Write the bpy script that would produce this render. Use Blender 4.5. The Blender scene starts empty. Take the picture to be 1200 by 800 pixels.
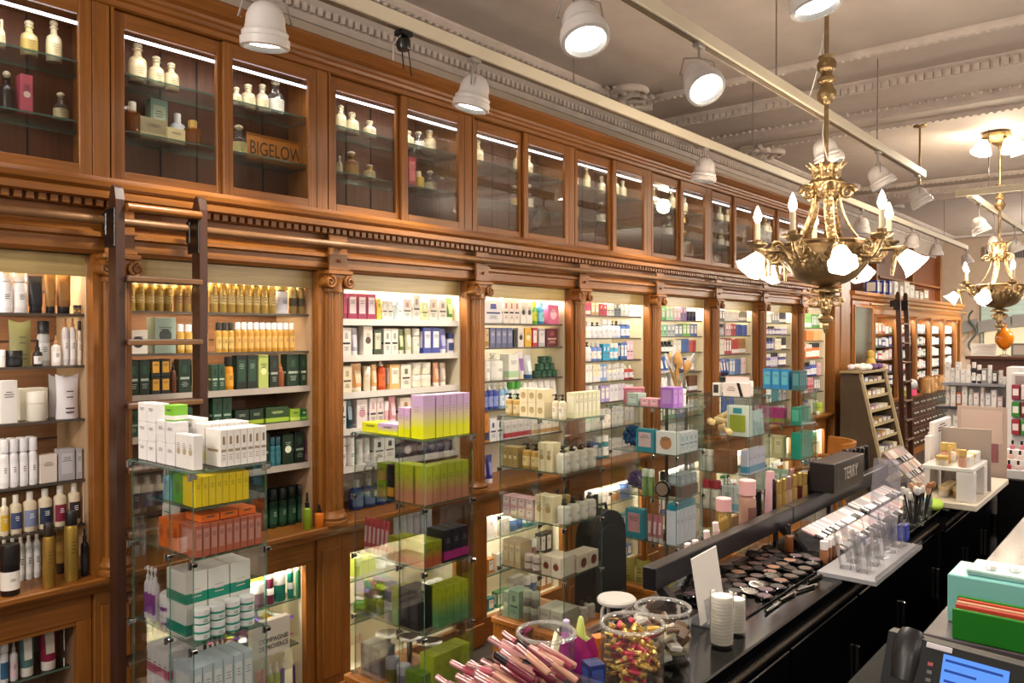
import bpy, math, random
from mathutils import Vector, Matrix, Euler
random.seed(7)
SC = bpy.context.scene
COL = SC.collection
R = math.radians
PI = math.pi

# ------------------------------------------------------------------ camera
EYE = 1.70
FPX = 933.0                      # focal length for a 1200 px wide frame
TH = R(40.1)
PITCH = math.atan(9.4 / 933)
FW = Vector((math.cos(TH) * math.cos(PITCH), math.sin(TH) * math.cos(PITCH), -math.sin(PITCH)))
RT = Vector((math.sin(TH), -math.cos(TH), 0))
UP = RT.cross(FW)
cam_d = bpy.data.cameras.new('camera')
cam = bpy.data.objects.new('camera', cam_d)
COL.objects.link(cam)
cam.location = (0, 0, EYE)
cam.rotation_euler = FW.to_track_quat('-Z', 'Y').to_euler()
cam_d.sensor_width = 36
cam_d.lens = FPX / 1200 * 36
cam_d.clip_start = 0.02
SC.camera = cam


def at(px, py, x=None, y=None, z=None):
    """the point of the shop seen at a pixel of the 1200x800 photograph, on the plane x=, y= or z="""
    d = FW + RT * ((px - 600) / FPX) - UP * ((py - 400) / FPX)
    t = x / d.x if x is not None else (y / d.y if y is not None else (z - EYE) / d.z)
    return Vector((t * d.x, t * d.y, EYE + t * d.z))


def ax(px, Y, py=450):
    return at(px, py, y=Y).x


def azz(px, py, Y):
    return at(px, py, y=Y).z


# ------------------------------------------------------------------ materials
def lin(c):
    c /= 255
    return c / 12.92 if c <= .04045 else ((c + .055) / 1.055) ** 2.4


def rgb(h):
    if isinstance(h, tuple):
        return h
    return tuple(lin(int(h[i:i + 2], 16)) for i in (0, 2, 4))


MATS = {}


def base_mat(name):
    m = bpy.data.materials.new(name)
    m.use_nodes = True
    nt = m.node_tree
    return m, nt, nt.nodes['Principled BSDF']


def M(col, rough=.45, metal=0, var=0.0, spec=.5):
    """a surface of one colour (hex), with a faint procedural unevenness"""
    k = (col, rough, metal, var, spec)
    if k in MATS:
        return MATS[k]
    m, nt, b = base_mat('surface_' + (col if isinstance(col, str) else 'c'))
    c = rgb(col)
    b.inputs['Roughness'].default_value = rough
    b.inputs['Metallic'].default_value = metal
    b.inputs['Specular IOR Level'].default_value = spec
    if var > 0:
        tc = nt.nodes.new('ShaderNodeTexCoord')
        n = nt.nodes.new('ShaderNodeTexNoise')
        n.inputs['Scale'].default_value = 9
        n.inputs['Detail'].default_value = 4
        r = nt.nodes.new('ShaderNodeValToRGB')
        r.color_ramp.elements[0].position = .3
        r.color_ramp.elements[1].position = .7
        r.color_ramp.elements[0].color = tuple(v * (1 - var) for v in c) + (1,)
        r.color_ramp.elements[1].color = tuple(min(1, v * (1 + var)) for v in c) + (1,)
        nt.links.new(tc.outputs['Object'], n.inputs['Vector'])
        nt.links.new(n.outputs['Fac'], r.inputs['Fac'])
        nt.links.new(r.outputs['Color'], b.inputs['Base Color'])
    else:
        b.inputs['Base Color'].default_value = c + (1,)
    MATS[k] = m
    return m


def grad(top, bot, lo=.3, hi=.7, rough=.4):
    k = ('grad', top, bot, lo, hi)
    if k in MATS:
        return MATS[k]
    m, nt, b = base_mat('printed_gradient')
    tc = nt.nodes.new('ShaderNodeTexCoord')
    s = nt.nodes.new('ShaderNodeSeparateXYZ')
    r = nt.nodes.new('ShaderNodeValToRGB')
    r.color_ramp.elements[0].position = lo
    r.color_ramp.elements[1].position = hi
    r.color_ramp.elements[0].color = rgb(bot) + (1,)
    r.color_ramp.elements[1].color = rgb(top) + (1,)
    nt.links.new(tc.outputs['Generated'], s.inputs[0])
    nt.links.new(s.outputs['Z'], r.inputs['Fac'])
    nt.links.new(r.outputs['Color'], b.inputs['Base Color'])
    b.inputs['Roughness'].default_value = rough
    MATS[k] = m
    return m


def wood(name, c0, c1, axis, rough=.38, scale=1.0):
    k = ('wood', name, axis)
    if k in MATS:
        return MATS[k]
    m, nt, b = base_mat(name + '_' + axis)
    tc = nt.nodes.new('ShaderNodeTexCoord')
    mp = nt.nodes.new('ShaderNodeMapping')
    sc = {'x': (1.6, 40, 40), 'y': (40, 1.6, 40), 'z': (40, 40, 1.6)}[axis]
    mp.inputs['Scale'].default_value = tuple(v * scale for v in sc)
    n = nt.nodes.new('ShaderNodeTexNoise')
    n.inputs['Scale'].default_value = 1.6
    n.inputs['Detail'].default_value = 7
    n.inputs['Roughness'].default_value = .62
    n.inputs['Distortion'].default_value = .6
    r = nt.nodes.new('ShaderNodeValToRGB')
    r.color_ramp.elements[0].position = .24
    r.color_ramp.elements[1].position = .76
    r.color_ramp.elements[0].color = rgb(c0) + (1,)
    r.color_ramp.elements[1].color = rgb(c1) + (1,)
    nt.links.new(tc.outputs['Object'], mp.inputs[0])
    nt.links.new(mp.outputs[0], n.inputs['Vector'])
    nt.links.new(n.outputs['Fac'], r.inputs['Fac'])
    nt.links.new(r.outputs['Color'], b.inputs['Base Color'])
    bu = nt.nodes.new('ShaderNodeBump')
    bu.inputs['Strength'].default_value = .03
    bu.inputs['Distance'].default_value = .004
    nt.links.new(n.outputs['Fac'], bu.inputs['Height'])
    nt.links.new(bu.outputs[0], b.inputs['Normal'])
    b.inputs['Roughness'].default_value = rough
    MATS[k] = m
    return m


def glow(col, strength):
    k = ('glow', col, strength)
    if k in MATS:
        return MATS[k]
    m = bpy.data.materials.new('lit_glass')
    m.use_nodes = True
    nt = m.node_tree
    b = nt.nodes['Principled BSDF']
    b.inputs['Base Color'].default_value = (.9, .88, .82, 1)
    b.inputs['Emission Color'].default_value = rgb(col) + (1,)
    b.inputs['Emission Strength'].default_value = strength
    MATS[k] = m
    return m


def clear(name, tint=(.93, .97, .95), ior=1.45, rough=.02, amount=1.0, solid=0.0, solid_col='FFFFFF'):
    """thin clear sheet: lets light through, mirrors at grazing angles; solid adds a share of a plain coloured surface"""
    k = ('clear', name)
    if k in MATS:
        return MATS[k]
    m = bpy.data.materials.new(name)
    m.use_nodes = True
    nt = m.node_tree
    nt.nodes.remove(nt.nodes['Principled BSDF'])
    out = nt.nodes['Material Output']
    t = nt.nodes.new('ShaderNodeBsdfTransparent')
    t.inputs[0].default_value = tint + (1,)
    g = nt.nodes.new('ShaderNodeBsdfGlossy')
    g.inputs['Roughness'].default_value = rough
    f = nt.nodes.new('ShaderNodeFresnel')
    f.inputs['IOR'].default_value = ior
    ml = nt.nodes.new('ShaderNodeMath')
    ml.operation = 'MULTIPLY'
    ml.inputs[1].default_value = amount
    x = nt.nodes.new('ShaderNodeMixShader')
    nt.links.new(f.outputs[0], ml.inputs[0])
    nt.links.new(ml.outputs[0], x.inputs[0])
    first = t.outputs[0]
    if solid > 0:
        d = nt.nodes.new('ShaderNodeBsdfDiffuse')
        d.inputs[0].default_value = rgb(solid_col) + (1,)
        y = nt.nodes.new('ShaderNodeMixShader')
        y.inputs[0].default_value = solid
        nt.links.new(t.outputs[0], y.inputs[1])
        nt.links.new(d.outputs[0], y.inputs[2])
        first = y.outputs[0]
    nt.links.new(first, x.inputs[1])
    nt.links.new(g.outputs[0], x.inputs[2])
    nt.links.new(x.outputs[0], out.inputs[0])
    MATS[k] = m
    return m


OAK0, OAK1 = '6C4014', '985E25'
OAK_X = wood('oak', OAK0, OAK1, 'x')
OAK_Y = wood('oak', OAK0, OAK1, 'y')
OAK_Z = wood('oak', OAK0, OAK1, 'z')
DARKW = wood('dark_wood', '2A1710', '4A2A1A', 'z', .4)
DARKW_X = wood('dark_wood', '2A1710', '4A2A1A', 'x', .4)
DARKW_Y = wood('dark_wood', '2A1710', '4A2A1A', 'y', .4)
HONEY_X = wood('honey_oak', '9A5A1E', 'B97830', 'x', .35)
HONEY_Y = wood('honey_oak', '9A5A1E', 'B97830', 'y', .35)
HONEY_Z = wood('honey_oak', '9A5A1E', 'B97830', 'z', .35)
GLASS = clear('clear_glass', (.965, .985, .975), 1.45, .02, .7)
GLASS_CASE = clear('case_glass', (.98, .992, .986), 1.4, .015, .42)
EDGE = clear('glass_edge', (.42, .62, .55), 1.45, .05, .8, .3, '7CA898')
JARGLASS = clear('jar_glass', (.97, .98, .97), 1.5, .02, .7, .02, 'F4F4F0')
ACRYL = clear('acrylic', (.97, .97, .98), 1.45, .03, .6, .05, 'F4F2F6')
PLASTICBAG = clear('film', (.85, .87, .9), 1.5, .15, 1.0, .25, 'CFD4DC')
AMBER = clear('amber_glass', (.75, .33, .05), 1.5, .04, 1.0, .25, 'B06A1C')
CHROME = M('C8C8C8', .15, 1)
BRASS = M('8E7850', .4, 1, .25)
GILT = M('A08864', .4, 1, .4)
_nt = GILT.node_tree                       # chased metal: a fine uneven relief
_n = _nt.nodes.new('ShaderNodeTexVoronoi')
_n.inputs['Scale'].default_value = 55
_tc = _nt.nodes.new('ShaderNodeTexCoord')
_b = _nt.nodes.new('ShaderNodeBump')
_b.inputs['Strength'].default_value = .7
_b.inputs['Distance'].default_value = .006
_nt.links.new(_tc.outputs['Object'], _n.inputs['Vector'])
_nt.links.new(_n.outputs['Distance'], _b.inputs['Height'])
_nt.links.new(_b.outputs[0], _nt.nodes['Principled BSDF'].inputs['Normal'])
BLACK = M('0C0B0D', .3)
BLACKGLOSS = M('070708', .12)
WHITE = M('E8E4DE', .45)
TEXT = M('3A3636', .6)


# ------------------------------------------------------------------ mesh builder
class MB:
    def __init__(s):
        s.v, s.f, s.fm, s.fs, s.mats = [], [], [], [], []
        s.T = None

    def mi(s, m):
        if m not in s.mats:
            s.mats.append(m)
        return s.mats.index(m)

    def add(s, vs, fs, m, smooth=False):
        o = len(s.v)
        if s.T is not None:
            vs = [s.T @ Vector(p) for p in vs]
        s.v.extend(tuple(p) for p in vs)
        i = s.mi(m)
        for f in fs:
            s.f.append(tuple(o + k for k in f))
            s.fm.append(i)
            s.fs.append(smooth)
        return s

    def box(s, x0, x1, y0, y1, z0, z1, m, c=0.0, edge=None, thin=None):
        """box; c = chamfer; edge/thin: another material on the faces that are not perpendicular to axis thin"""
        if c <= 0:
            vs = [(x, y, z) for x in (x0, x1) for y in (y0, y1) for z in (z0, z1)]
            q = {'x': [(0, 1, 3, 2), (4, 6, 7, 5)], 'y': [(0, 4, 5, 1), (2, 3, 7, 6)], 'z': [(0, 2, 6, 4), (1, 5, 7, 3)]}
            if thin:
                s.add(vs, q[thin], m)
                s.add(vs, [f for k in q if k != thin for f in q[k]], edge)
            else:
                s.add(vs, [f for k in q for f in q[k]], m)
            return s
        X, Y, Z = (x0, x1), (y0, y1), (z0, z1)
        vs, idx = [], {}
        for i in (0, 1):
            for j in (0, 1):
                for k in (0, 1):
                    si, sj, sk = (c if i == 0 else -c), (c if j == 0 else -c), (c if k == 0 else -c)
                    for a, p in enumerate(((X[i], Y[j] + sj, Z[k] + sk), (X[i] + si, Y[j], Z[k] + sk), (X[i] + si, Y[j] + sj, Z[k]))):
                        idx[(i, j, k, a)] = len(vs)
                        vs.append(p)
        fs = []
        g = lambda i, j, k, a: idx[(i, j, k, a)]
        for i in (0, 1):
            f = [g(i, 0, 0, 0), g(i, 0, 1, 0), g(i, 1, 1, 0), g(i, 1, 0, 0)]
            fs.append(f if i == 0 else f[::-1])
            f = [g(0, i, 0, 1), g(1, i, 0, 1), g(1, i, 1, 1), g(0, i, 1, 1)]
            fs.append(f if i == 0 else f[::-1])
            f = [g(0, 0, i, 2), g(0, 1, i, 2), g(1, 1, i, 2), g(1, 0, i, 2)]
            fs.append(f if i == 0 else f[::-1])
        for j in (0, 1):
            for k in (0, 1):
                fs.append([g(0, j, k, 1), g(0, j, k, 2), g(1, j, k, 2), g(1, j, k, 1)])
                fs.append([g(j, 0, k, 0), g(j, 0, k, 2), g(j, 1, k, 2), g(j, 1, k, 0)])
                fs.append([g(j, k, 0, 0), g(j, k, 0, 1), g(j, k, 1, 1), g(j, k, 1, 0)])
        for i in (0, 1):
            for j in (0, 1):
                for k in (0, 1):
                    fs.append([g(i, j, k, 0), g(i, j, k, 1), g(i, j, k, 2)])
        return s.add(vs, fs, m)

    def lathe(s, prof, m, n=14, c=(0, 0, 0), cap=True, sharp=38, squash=1.0, ripple=None):
        """solid of revolution round z; corners sharper than `sharp` degrees get a hard edge"""
        cx, cy, cz = c
        segs, cur = [], [prof[0]]
        for i in range(1, len(prof)):
            cur.append(prof[i])
            if i < len(prof) - 1:
                a = Vector((prof[i][0] - prof[i - 1][0], prof[i][1] - prof[i - 1][1]))
                b = Vector((prof[i + 1][0] - prof[i][0], prof[i + 1][1] - prof[i][1]))
                if a.length > 1e-9 and b.length > 1e-9 and a.angle(b) > R(sharp):
                    segs.append(cur)
                    cur = [prof[i]]
        segs.append(cur)
        for sg in segs:
            vs, fs = [], []
            for (r, z) in sg:
                for k in range(n):
                    t = 2 * PI * k / n
                    rr = r * (1 + (ripple(t, z) if ripple else 0))
                    vs.append((cx + rr * math.cos(t), cy + rr * math.sin(t) * squash, cz + z))
            for i in range(len(sg) - 1):
                for k in range(n):
                    k2 = (k + 1) % n
                    fs.append((i * n + k, i * n + k2, (i + 1) * n + k2, (i + 1) * n + k))
            s.add(vs, fs, m, True)
        if cap:
            for (r, z), up in ((prof[0], False), (prof[-1], True)):
                if r > 1e-5:
                    vs = [(cx + r * math.cos(2 * PI * k / n), cy + r * math.sin(2 * PI * k / n) * squash, cz + z) for k in range(n)]
                    s.add(vs, [tuple(range(n)) if up else tuple(range(n - 1, -1, -1))], m)
        return s

    def cyl(s, r, z0, z1, m, n=14, c=(0, 0)):
        return s.lathe([(r, z0), (r, z1)], m, n, (c[0], c[1], 0))

    def tube(s, pts, r, m, n=8, flat=None, closed_ends=True, ref=None):
        """round bar along points; r a number or one per point; flat=(a,b) an oval section"""
        pts = [Vector(p) for p in pts]
        vs, fs = [], []
        ref = Vector(ref) if ref is not None else None
        for i, p in enumerate(pts):
            d = (pts[min(i + 1, len(pts) - 1)] - pts[max(i - 1, 0)]).normalized()
            if ref is None:
                ref = Vector((0, 0, 1)) if abs(d.z) < .9 else Vector((0, 1, 0))
            u = (ref - d * ref.dot(d)).normalized()
            w = d.cross(u)
            ref = u
            rr = r[i] if isinstance(r, (list, tuple)) else r
            for k in range(n):
                t = 2 * PI * k / n
                a, b = (rr, rr) if flat is None else (rr * flat[0], rr * flat[1])
                vs.append(p + u * (a * math.cos(t)) + w * (b * math.sin(t)))
        for i in range(len(pts) - 1):
            for k in range(n):
                k2 = (k + 1) % n
                fs.append((i * n + k, i * n + k2, (i + 1) * n + k2, (i + 1) * n + k))
        s.add(vs, fs, m, n > 5)
        if closed_ends:
            e = (len(pts) - 1) * n
            s.add([vs[k] for k in range(n)], [tuple(range(n - 1, -1, -1))], m)
            s.add([vs[e + k] for k in range(n)], [tuple(range(n))], m)
        return s

    def prism(s, poly, axis, a0, a1, m):
        """a closed outline (two coordinates) pulled along axis from a0 to a1"""
        def P(u, v, a):
            return {'x': (a, u, v), 'y': (u, a, v), 'z': (u, v, a)}[axis]
        n = len(poly)
        vs = [P(u, v, a0) for u, v in poly] + [P(u, v, a1) for u, v in poly]
        fs = [(k, (k + 1) % n, n + (k + 1) % n, n + k) for k in range(n)]
        fs += [tuple(range(n - 1, -1, -1)), tuple(range(n, 2 * n))]
        return s.add(vs, fs, m)

    def quad(s, a, b, c, d, m):
        return s.add([a, b, c, d], [(0, 1, 2, 3)], m)

    def ball(s, r, c, m, n=12, sq=(1, 1, 1)):
        vs, fs = [], []
        h = max(5, n // 2)
        for i in range(h + 1):
            p = PI * i / h
            for k in range(n):
                t = 2 * PI * k / n
                vs.append((c[0] + r * sq[0] * math.sin(p) * math.cos(t), c[1] + r * sq[1] * math.sin(p) * math.sin(t), c[2] - r * sq[2] * math.cos(p)))
        for i in range(h):
            for k in range(n):
                k2 = (k + 1) % n
                fs.append((i * n + k, i * n + k2, (i + 1) * n + k2, (i + 1) * n + k))
        return s.add(vs, fs, m, True)

    def mesh(s, name):
        me = bpy.data.meshes.new(name)
        me.from_pydata(s.v, [], s.f)
        for m in s.mats:
            me.materials.append(m)
        me.polygons.foreach_set('material_index', s.fm)
        me.polygons.foreach_set('use_smooth', s.fs)
        me.validate()
        me.update()
        return me

    def obj(s, name, parent=None, loc=(0, 0, 0), rot=(0, 0, 0)):
        return put(s.mesh(name), name, parent, loc, rot)


def put(me, name, parent=None, loc=(0, 0, 0), rot=(0, 0, 0)):
    o = bpy.data.objects.new(name, me)
    COL.objects.link(o)
    o.location = loc
    o.rotation_euler = rot
    if parent is not None:
        o.parent = parent
    return o


USED = {}


def tag(o, label, cat, group=None, kind='thing'):
    w = len(label.split())
    if not 4 <= w <= 16:
        print('LABEL LENGTH', w, label)
    if label in USED and USED[label] != group or (label in USED and group is None):
        print('LABEL TWICE', label)
    USED[label] = group
    o['label'] = label
    o['category'] = cat
    if group:
        o['group'] = group
    if kind != 'thing':
        o['kind'] = kind
    else:
        o['kind'] = 'thing'
    return o


def struct(o, label=None, cat=None):
    o['kind'] = 'structure'
    if label:
        o['label'] = label
        o['category'] = cat or 'structure'
    return o


def empty(name, label, cat, loc=(0, 0, 0), rz=0, group=None):
    o = bpy.data.objects.new(name, None)
    COL.objects.link(o)
    o.location = loc
    o.rotation_euler = (0, 0, rz)
    o.empty_display_size = .05
    return tag(o, label, cat, group)


def lettering(text, size, mat, parent, loc, rot, name='lettering', depth=.0006, align='CENTER', xs=1.0):
    cu = bpy.data.curves.new(name, 'FONT')
    cu.body = text
    cu.size = size
    cu.extrude = depth
    cu.align_x = align
    cu.align_y = 'CENTER'
    cu.materials.append(mat)
    tmp = bpy.data.objects.new(name, cu)
    COL.objects.link(tmp)
    bpy.context.view_layer.update()
    me = bpy.data.meshes.new_from_object(tmp.evaluated_get(bpy.context.evaluated_depsgraph_get()))
    bpy.data.objects.remove(tmp)
    o = put(me, name, parent, loc, rot)
    o.scale = (xs, 1, 1)
    return o


ORD = ['first', 'second', 'third', 'fourth', 'fifth', 'sixth', 'seventh', 'eighth', 'ninth', 'tenth', 'eleventh', 'twelfth',
       'thirteenth', 'fourteenth', 'fifteenth', 'sixteenth', 'seventeenth', 'eighteenth', 'nineteenth', 'twentieth',
       'twenty-first', 'twenty-second', 'twenty-third', 'twenty-fourth', 'twenty-fifth', 'twenty-sixth']
NUM = ['zero', 'one', 'two', 'three', 'four', 'five', 'six', 'seven', 'eight', 'nine', 'ten', 'eleven', 'twelve', 'thirteen', 'fourteen', 'fifteen',
       'sixteen', 'seventeen', 'eighteen', 'nineteen', 'twenty', 'twenty-one', 'twenty-two', 'twenty-three', 'twenty-four']
# ------------------------------------------------------------------ goods: one mesh (and part meshes) per kind, shared by its copies
PROTO = {}


def lines(b, x0, x1, y, z, rows, m, h=.0022, gap=.006, seed=1):
    """printed lines of small type on a front face (plane y)"""
    rr = random.Random(seed)
    for i in range(rows):
        w = (x1 - x0) * rr.uniform(.55, 1)
        c = (x0 + x1) / 2
        zz = z - i * gap
        b.quad((c - w / 2, y, zz), (c + w / 2, y, zz), (c + w / 2, y, zz + h), (c - w / 2, y, zz + h), m)


def carton(w, d, h, col, style='plain', col2='FFFFFF', ink='4A4444', rough=.42):
    """printed folding carton standing with its front towards -y; flap seam on the lid"""
    b = MB()
    hw, hd = w / 2, d / 2
    c = min(.0012, w * .05)
    body = grad(col, col2, .25, .75) if style == 'grad' else M(col, rough)
    b.box(-hw, hw, -hd, hd, 0, h, body, c)
    e = .0005
    I = M(ink, .6)
    P = M(col2, .45)
    if style == 'band':           # a coloured band round the foot
        b.box(-hw - e, hw + e, -hd - e, hd + e, h * .08, h * .34, P)
    if style == 'wave':
        for z0, z1 in ((.03, .2), (.52, .68)):
            b.box(-hw - e, hw + e, -hd - e, hd + e, h * z0, h * z1, P)
    if style == 'panel':          # light label panel on front and side
        b.quad((-hw * .7, -hd - e, h * .22), (hw * .7, -hd - e, h * .22), (hw * .7, -hd - e, h * .86), (-hw * .7, -hd - e, h * .86), P)
        b.quad((-hw - e, hd * .7, h * .22), (-hw - e, -hd * .7, h * .22), (-hw - e, -hd * .7, h * .86), (-hw - e, hd * .7, h * .86), P)
    if style == 'bar':            # plain front with a dark name bar
        b.quad((-hw * .75, -hd - e, h * .4), (hw * .75, -hd - e, h * .4), (hw * .75, -hd - e, h * .47), (-hw * .75, -hd - e, h * .47), I)
        b.quad((-hw - e, hd * .7, h * .4), (-hw - e, -hd * .7, h * .4), (-hw - e, -hd * .7, h * .47), (-hw - e, hd * .7, h * .47), I)
        b.quad((-hw * .35, -hd - e, h * .6), (hw * .35, -hd - e, h * .6), (hw * .3, -hd - e, h * .82), (-hw * .3, -hd - e, h * .82), P)
    if style == 'round':          # a round printed emblem on the front
        n = 16
        r = min(w, h) * .3
        b.add([(r * math.cos(2 * PI * k / n), -hd - e, h * .5 + r * math.sin(2 * PI * k / n)) for k in range(n)], [tuple(range(n))], P)
    lines(b, -hw * .6, hw * .6, -hd - 2 * e, h * (.72 if style != 'bar' else .3), 3, I, max(.0014, h * .018), h * .055, int(w * 9999) + int(h * 777))
    b.quad((-hw * .96, -.0006, h + e), (hw * .96, -.0006, h + e), (hw * .96, .0006, h + e), (-hw * .96, .0006, h + e), M('A8A098', .6))
    return [(None, b.mesh('carton'))]


def bottle(r, h, col, cap='EEEEEE', lab=None, kind='screw', shoulder=.72, ink='4A4444', matl=None, sq=1.0, capm=None):
    """round bottle: body, printed label, and a cap / pump / spray / dropper as a part"""
    b = MB()
    hb = h * shoulder
    m = matl or M(col, .3)
    b.lathe([(r * .92, 0), (r, .004), (r, hb * .86), (r * .93, hb * .94), (r * .55, hb), (r * .42, hb + .004)], m, 14, squash=sq)
    if lab:
        L = M(lab, .5)
        n = 14
        pts = [(-PI / 2 + t) for t in [(-.34 + .68 * i / 6) * PI for i in range(7)]]
        z0, z1 = hb * .16, hb * .7
        vs = []
        for z in (z0, z1):
            vs += [((r + .0006) * math.cos(t), (r + .0006) * math.sin(t) * sq, z) for t in pts]
        b.add(vs, [(i, i + 1, 8 + i, 7 + i) for i in range(6)], L, True)
        lines(b, -r * .4, r * .4, -(r + .0012) * sq, hb * .56, 3, M(ink, .6), max(.0014, h * .016), h * .045, int(h * 999))
    C = MB()
    cm = capm or M(cap, .35)
    if kind == 'screw':
        C.lathe([(r * .45, hb), (r * .48, hb + .003), (r * .48, h * .985), (r * .4, h)], cm, 12)
    elif kind == 'wide':
        C.lathe([(r * .98, hb + .001), (r * .98, h * .985), (r * .9, h)], cm, 14, squash=sq)
    elif kind == 'can':
        C.lathe([(r * .8, hb), (r * .8, h * .97), (r * .6, h)], cm, 12)
    elif kind == 'pump':
        z = h
        C.lathe([(r * .46, hb), (r * .46, hb + (h - hb) * .35), (r * .2, hb + (h - hb) * .4), (r * .16, hb + (h - hb) * .7)], cm, 10)
        C.lathe([(r * .34, hb + (h - hb) * .68), (r * .38, hb + (h - hb) * .8), (r * .3, z)], cm, 10)
        C.tube([(0, 0, z - (h - hb) * .12), (-r * .7, -r * .3, z - (h - hb) * .12), (-r * .95, -r * .4, z - (h - hb) * .3)], r * .13, cm, 6)
    elif kind == 'dropper':
        C.lathe([(r * .5, hb), (r * .5, hb + (h - hb) * .35), (r * .3, hb + (h - hb) * .4), (r * .3, h * .97), (r * .15, h)], cm, 10)
    elif kind == 'spray':
        C.lathe([(r * .5, hb), (r * .5, hb + (h - hb) * .4), (r * .26, hb + (h - hb) * .5), (r * .26, h)], cm, 10)
    return [(None, b.mesh('bottle')), ('pump' if kind == 'pump' else 'cap', C.mesh('cap'))]


def jar(r, h, col, lid='EEEEEE', lab=None, ink='4A4444', matl=None):
    b = MB()
    hb = h * .6
    b.lathe([(r * .9, 0), (r, .004), (r, hb)], matl or M(col, .3), 16)
    if lab:
        b.lathe([(r + .0005, hb * .2), (r + .0005, hb * .8)], M(lab, .5), 16, cap=False)
        lines(b, -r * .4, r * .4, -r - .0012, hb * .55, 2, M(ink, .6), .0016, .005, 3)
    C = MB()
    C.lathe([(r * 1.03, hb + .001), (r * 1.03, h * .95), (r * .95, h)], M(lid, .35), 16)
    return [(None, b.mesh('jar')), ('lid', C.mesh('lid'))]


def tube_(w, h, col, cap='EEEEEE', lab=None, ink='4A4444', hi=True):
    """squeeze tube standing on its cap: round at the foot, crimped flat at the top"""
    r = w / 2
    hc = h * .16
    b = MB()
    vs, fs, n = [], [], 14
    st = [(hc, r * .82, r * .82), (hc + .006, r * .94, r * .86), (h * .5, r * .98, r * .6), (h * .85, r, r * .25), (h * .93, r, .0022), (h, r, .002)]
    for z, a, c in st:
        vs += [(a * math.cos(2 * PI * k / n), c * math.sin(2 * PI * k / n), z) for k in range(n)]
    for i in range(len(st) - 1):
        fs += [(i * n + k, i * n + (k + 1) % n, (i + 1) * n + (k + 1) % n, (i + 1) * n + k) for k in range(n)]
    b.add(vs, fs, M(col, .35), True)
    b.add(vs[-n:], [tuple(range(n))], M(col, .35))
    if lab:
        L = M(lab, .5)
        b.add([(-r * .5, -r * .78, h * .3), (r * .5, -r * .78, h * .3), (r * .55, -r * .42, h * .75), (-r * .55, -r * .42, h * .75)], [(0, 1, 2, 3)], L)
    C = MB()
    C.lathe([(r * .8, 0), (r * .84, hc * .1), (r * .84, hc)], M(cap, .35), 14)
    return [(None, b.mesh('tube')), ('cap', C.mesh('cap'))]


def can(r, h, col, cap='EEEEEE', band=None, metal=.55):
    b = MB()
    hb = h * .8
    b.lathe([(r * .95, 0), (r, .003), (r, hb - .012), (r * .85, hb - .002), (r * .7, hb)], M(col, .28, metal), 14)
    if band:
        b.lathe([(r + .0005, hb * .3), (r + .0005, hb * .62)], M(band, .4), 14, cap=False)
    lines(b, -r * .4, r * .4, -r - .001, hb * .7, 4, M('5A4020', .6), .002, .012, 5)
    C = MB()
    C.lathe([(r * .86, hb + .0005), (r * .86, h * .96), (r * .7, h)], M(cap, .3, metal if cap[0] in 'CBA' else 0), 14)
    return [(None, b.mesh('can')), ('cap', C.mesh('cap'))]


def pouch(w, h, col, ink='4A4444', t=.05):
    b = MB()
    vs, fs = [], []
    nx, nz = 6, 6
    for side in (-1, 1):
        for j in range(nz + 1):
            for i in range(nx + 1):
                u, v = i / nx, j / nz
                bul = (math.sin(PI * u) ** .6) * (1 - v) ** .7 * (.35 + .65 * min(1, (1 - v) * 3))
                zz = h * v - (.012 * math.sin(PI * u) if j == nz else 0)
                vs.append((w * (u - .5) * (1 - .06 * math.sin(PI * v)), side * (t / 2 * bul + .0015), zz))
    o = (nx + 1) * (nz + 1)
    for j in range(nz):
        for i in range(nx):
            a = j * (nx + 1) + i
            fs.append((a, a + 1, a + nx + 2, a + nx + 1))
            fs.append((o + a, o + a + nx + 1, o + a + nx + 2, o + a + 1))
    b.add(vs, fs, M(col, .4), True)
    lines(b, -w * .2, w * .2, -t / 2 - .004, h * .6, 2, M(ink, .6), .004, .02, 9)
    lines(b, -w * .3, w * .3, -t / 2 - .004, h * .22, 2, M(ink, .6), .005, .014, 4)
    return [(None, b.mesh('pouch'))]


def apothecary(r, h, col, cap='E6D9B8', lab='D8C79A', matl=None):
    """old chemist's bottle: shoulder, long neck with a lip, stopper"""
    b = MB()
    m = matl or M(col, .35, 0, .12)
    b.lathe([(r * .95, 0), (r, .004), (r, h * .5), (r * .9, h * .58), (r * .45, h * .66), (r * .4, h * .78), (r * .55, h * .8), (r * .55, h * .83)], m, 14)
    if lab:
        b.lathe([(r + .0006, h * .12), (r + .0006, h * .44)], M(lab, .55, 0, .15), 14, cap=False)
        lines(b, -r * .5, r * .5, -r - .001, h * .38, 4, M('6B5530', .6), .002, .009, 2)
    C = MB()
    C.lathe([(r * .35, h * .83), (r * .35, h * .86), (r * .55, h * .9), (r * .5, h * .96), (r * .2, h)], M(cap, .35), 12)
    return [(None, b.mesh('bottle')), ('stopper', C.mesh('stopper'))]


BUILD = {'carton': carton, 'bottle': bottle, 'jar': jar, 'tube': tube_, 'can': can, 'pouch': pouch, 'apothecary': apothecary}


def proto(what, /, *a, **k):
    key = (what, tuple(round(x, 4) if isinstance(x, float) else x for x in a), tuple(sorted((n, str(v)) for n, v in k.items())))
    if key not in PROTO:
        PROTO[key] = BUILD[what](*a, **k)
    return PROTO[key]


def good(pr, name, label, cat, loc, rz=0.0, group=None, rot=None):
    root = None
    for pn, me in pr:
        if root is None:
            root = put(me, name, None, loc, rot or (0, 0, rz))
            tag(root, label, cat, group)
        else:
            put(me, pn, root)
    return root


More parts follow.
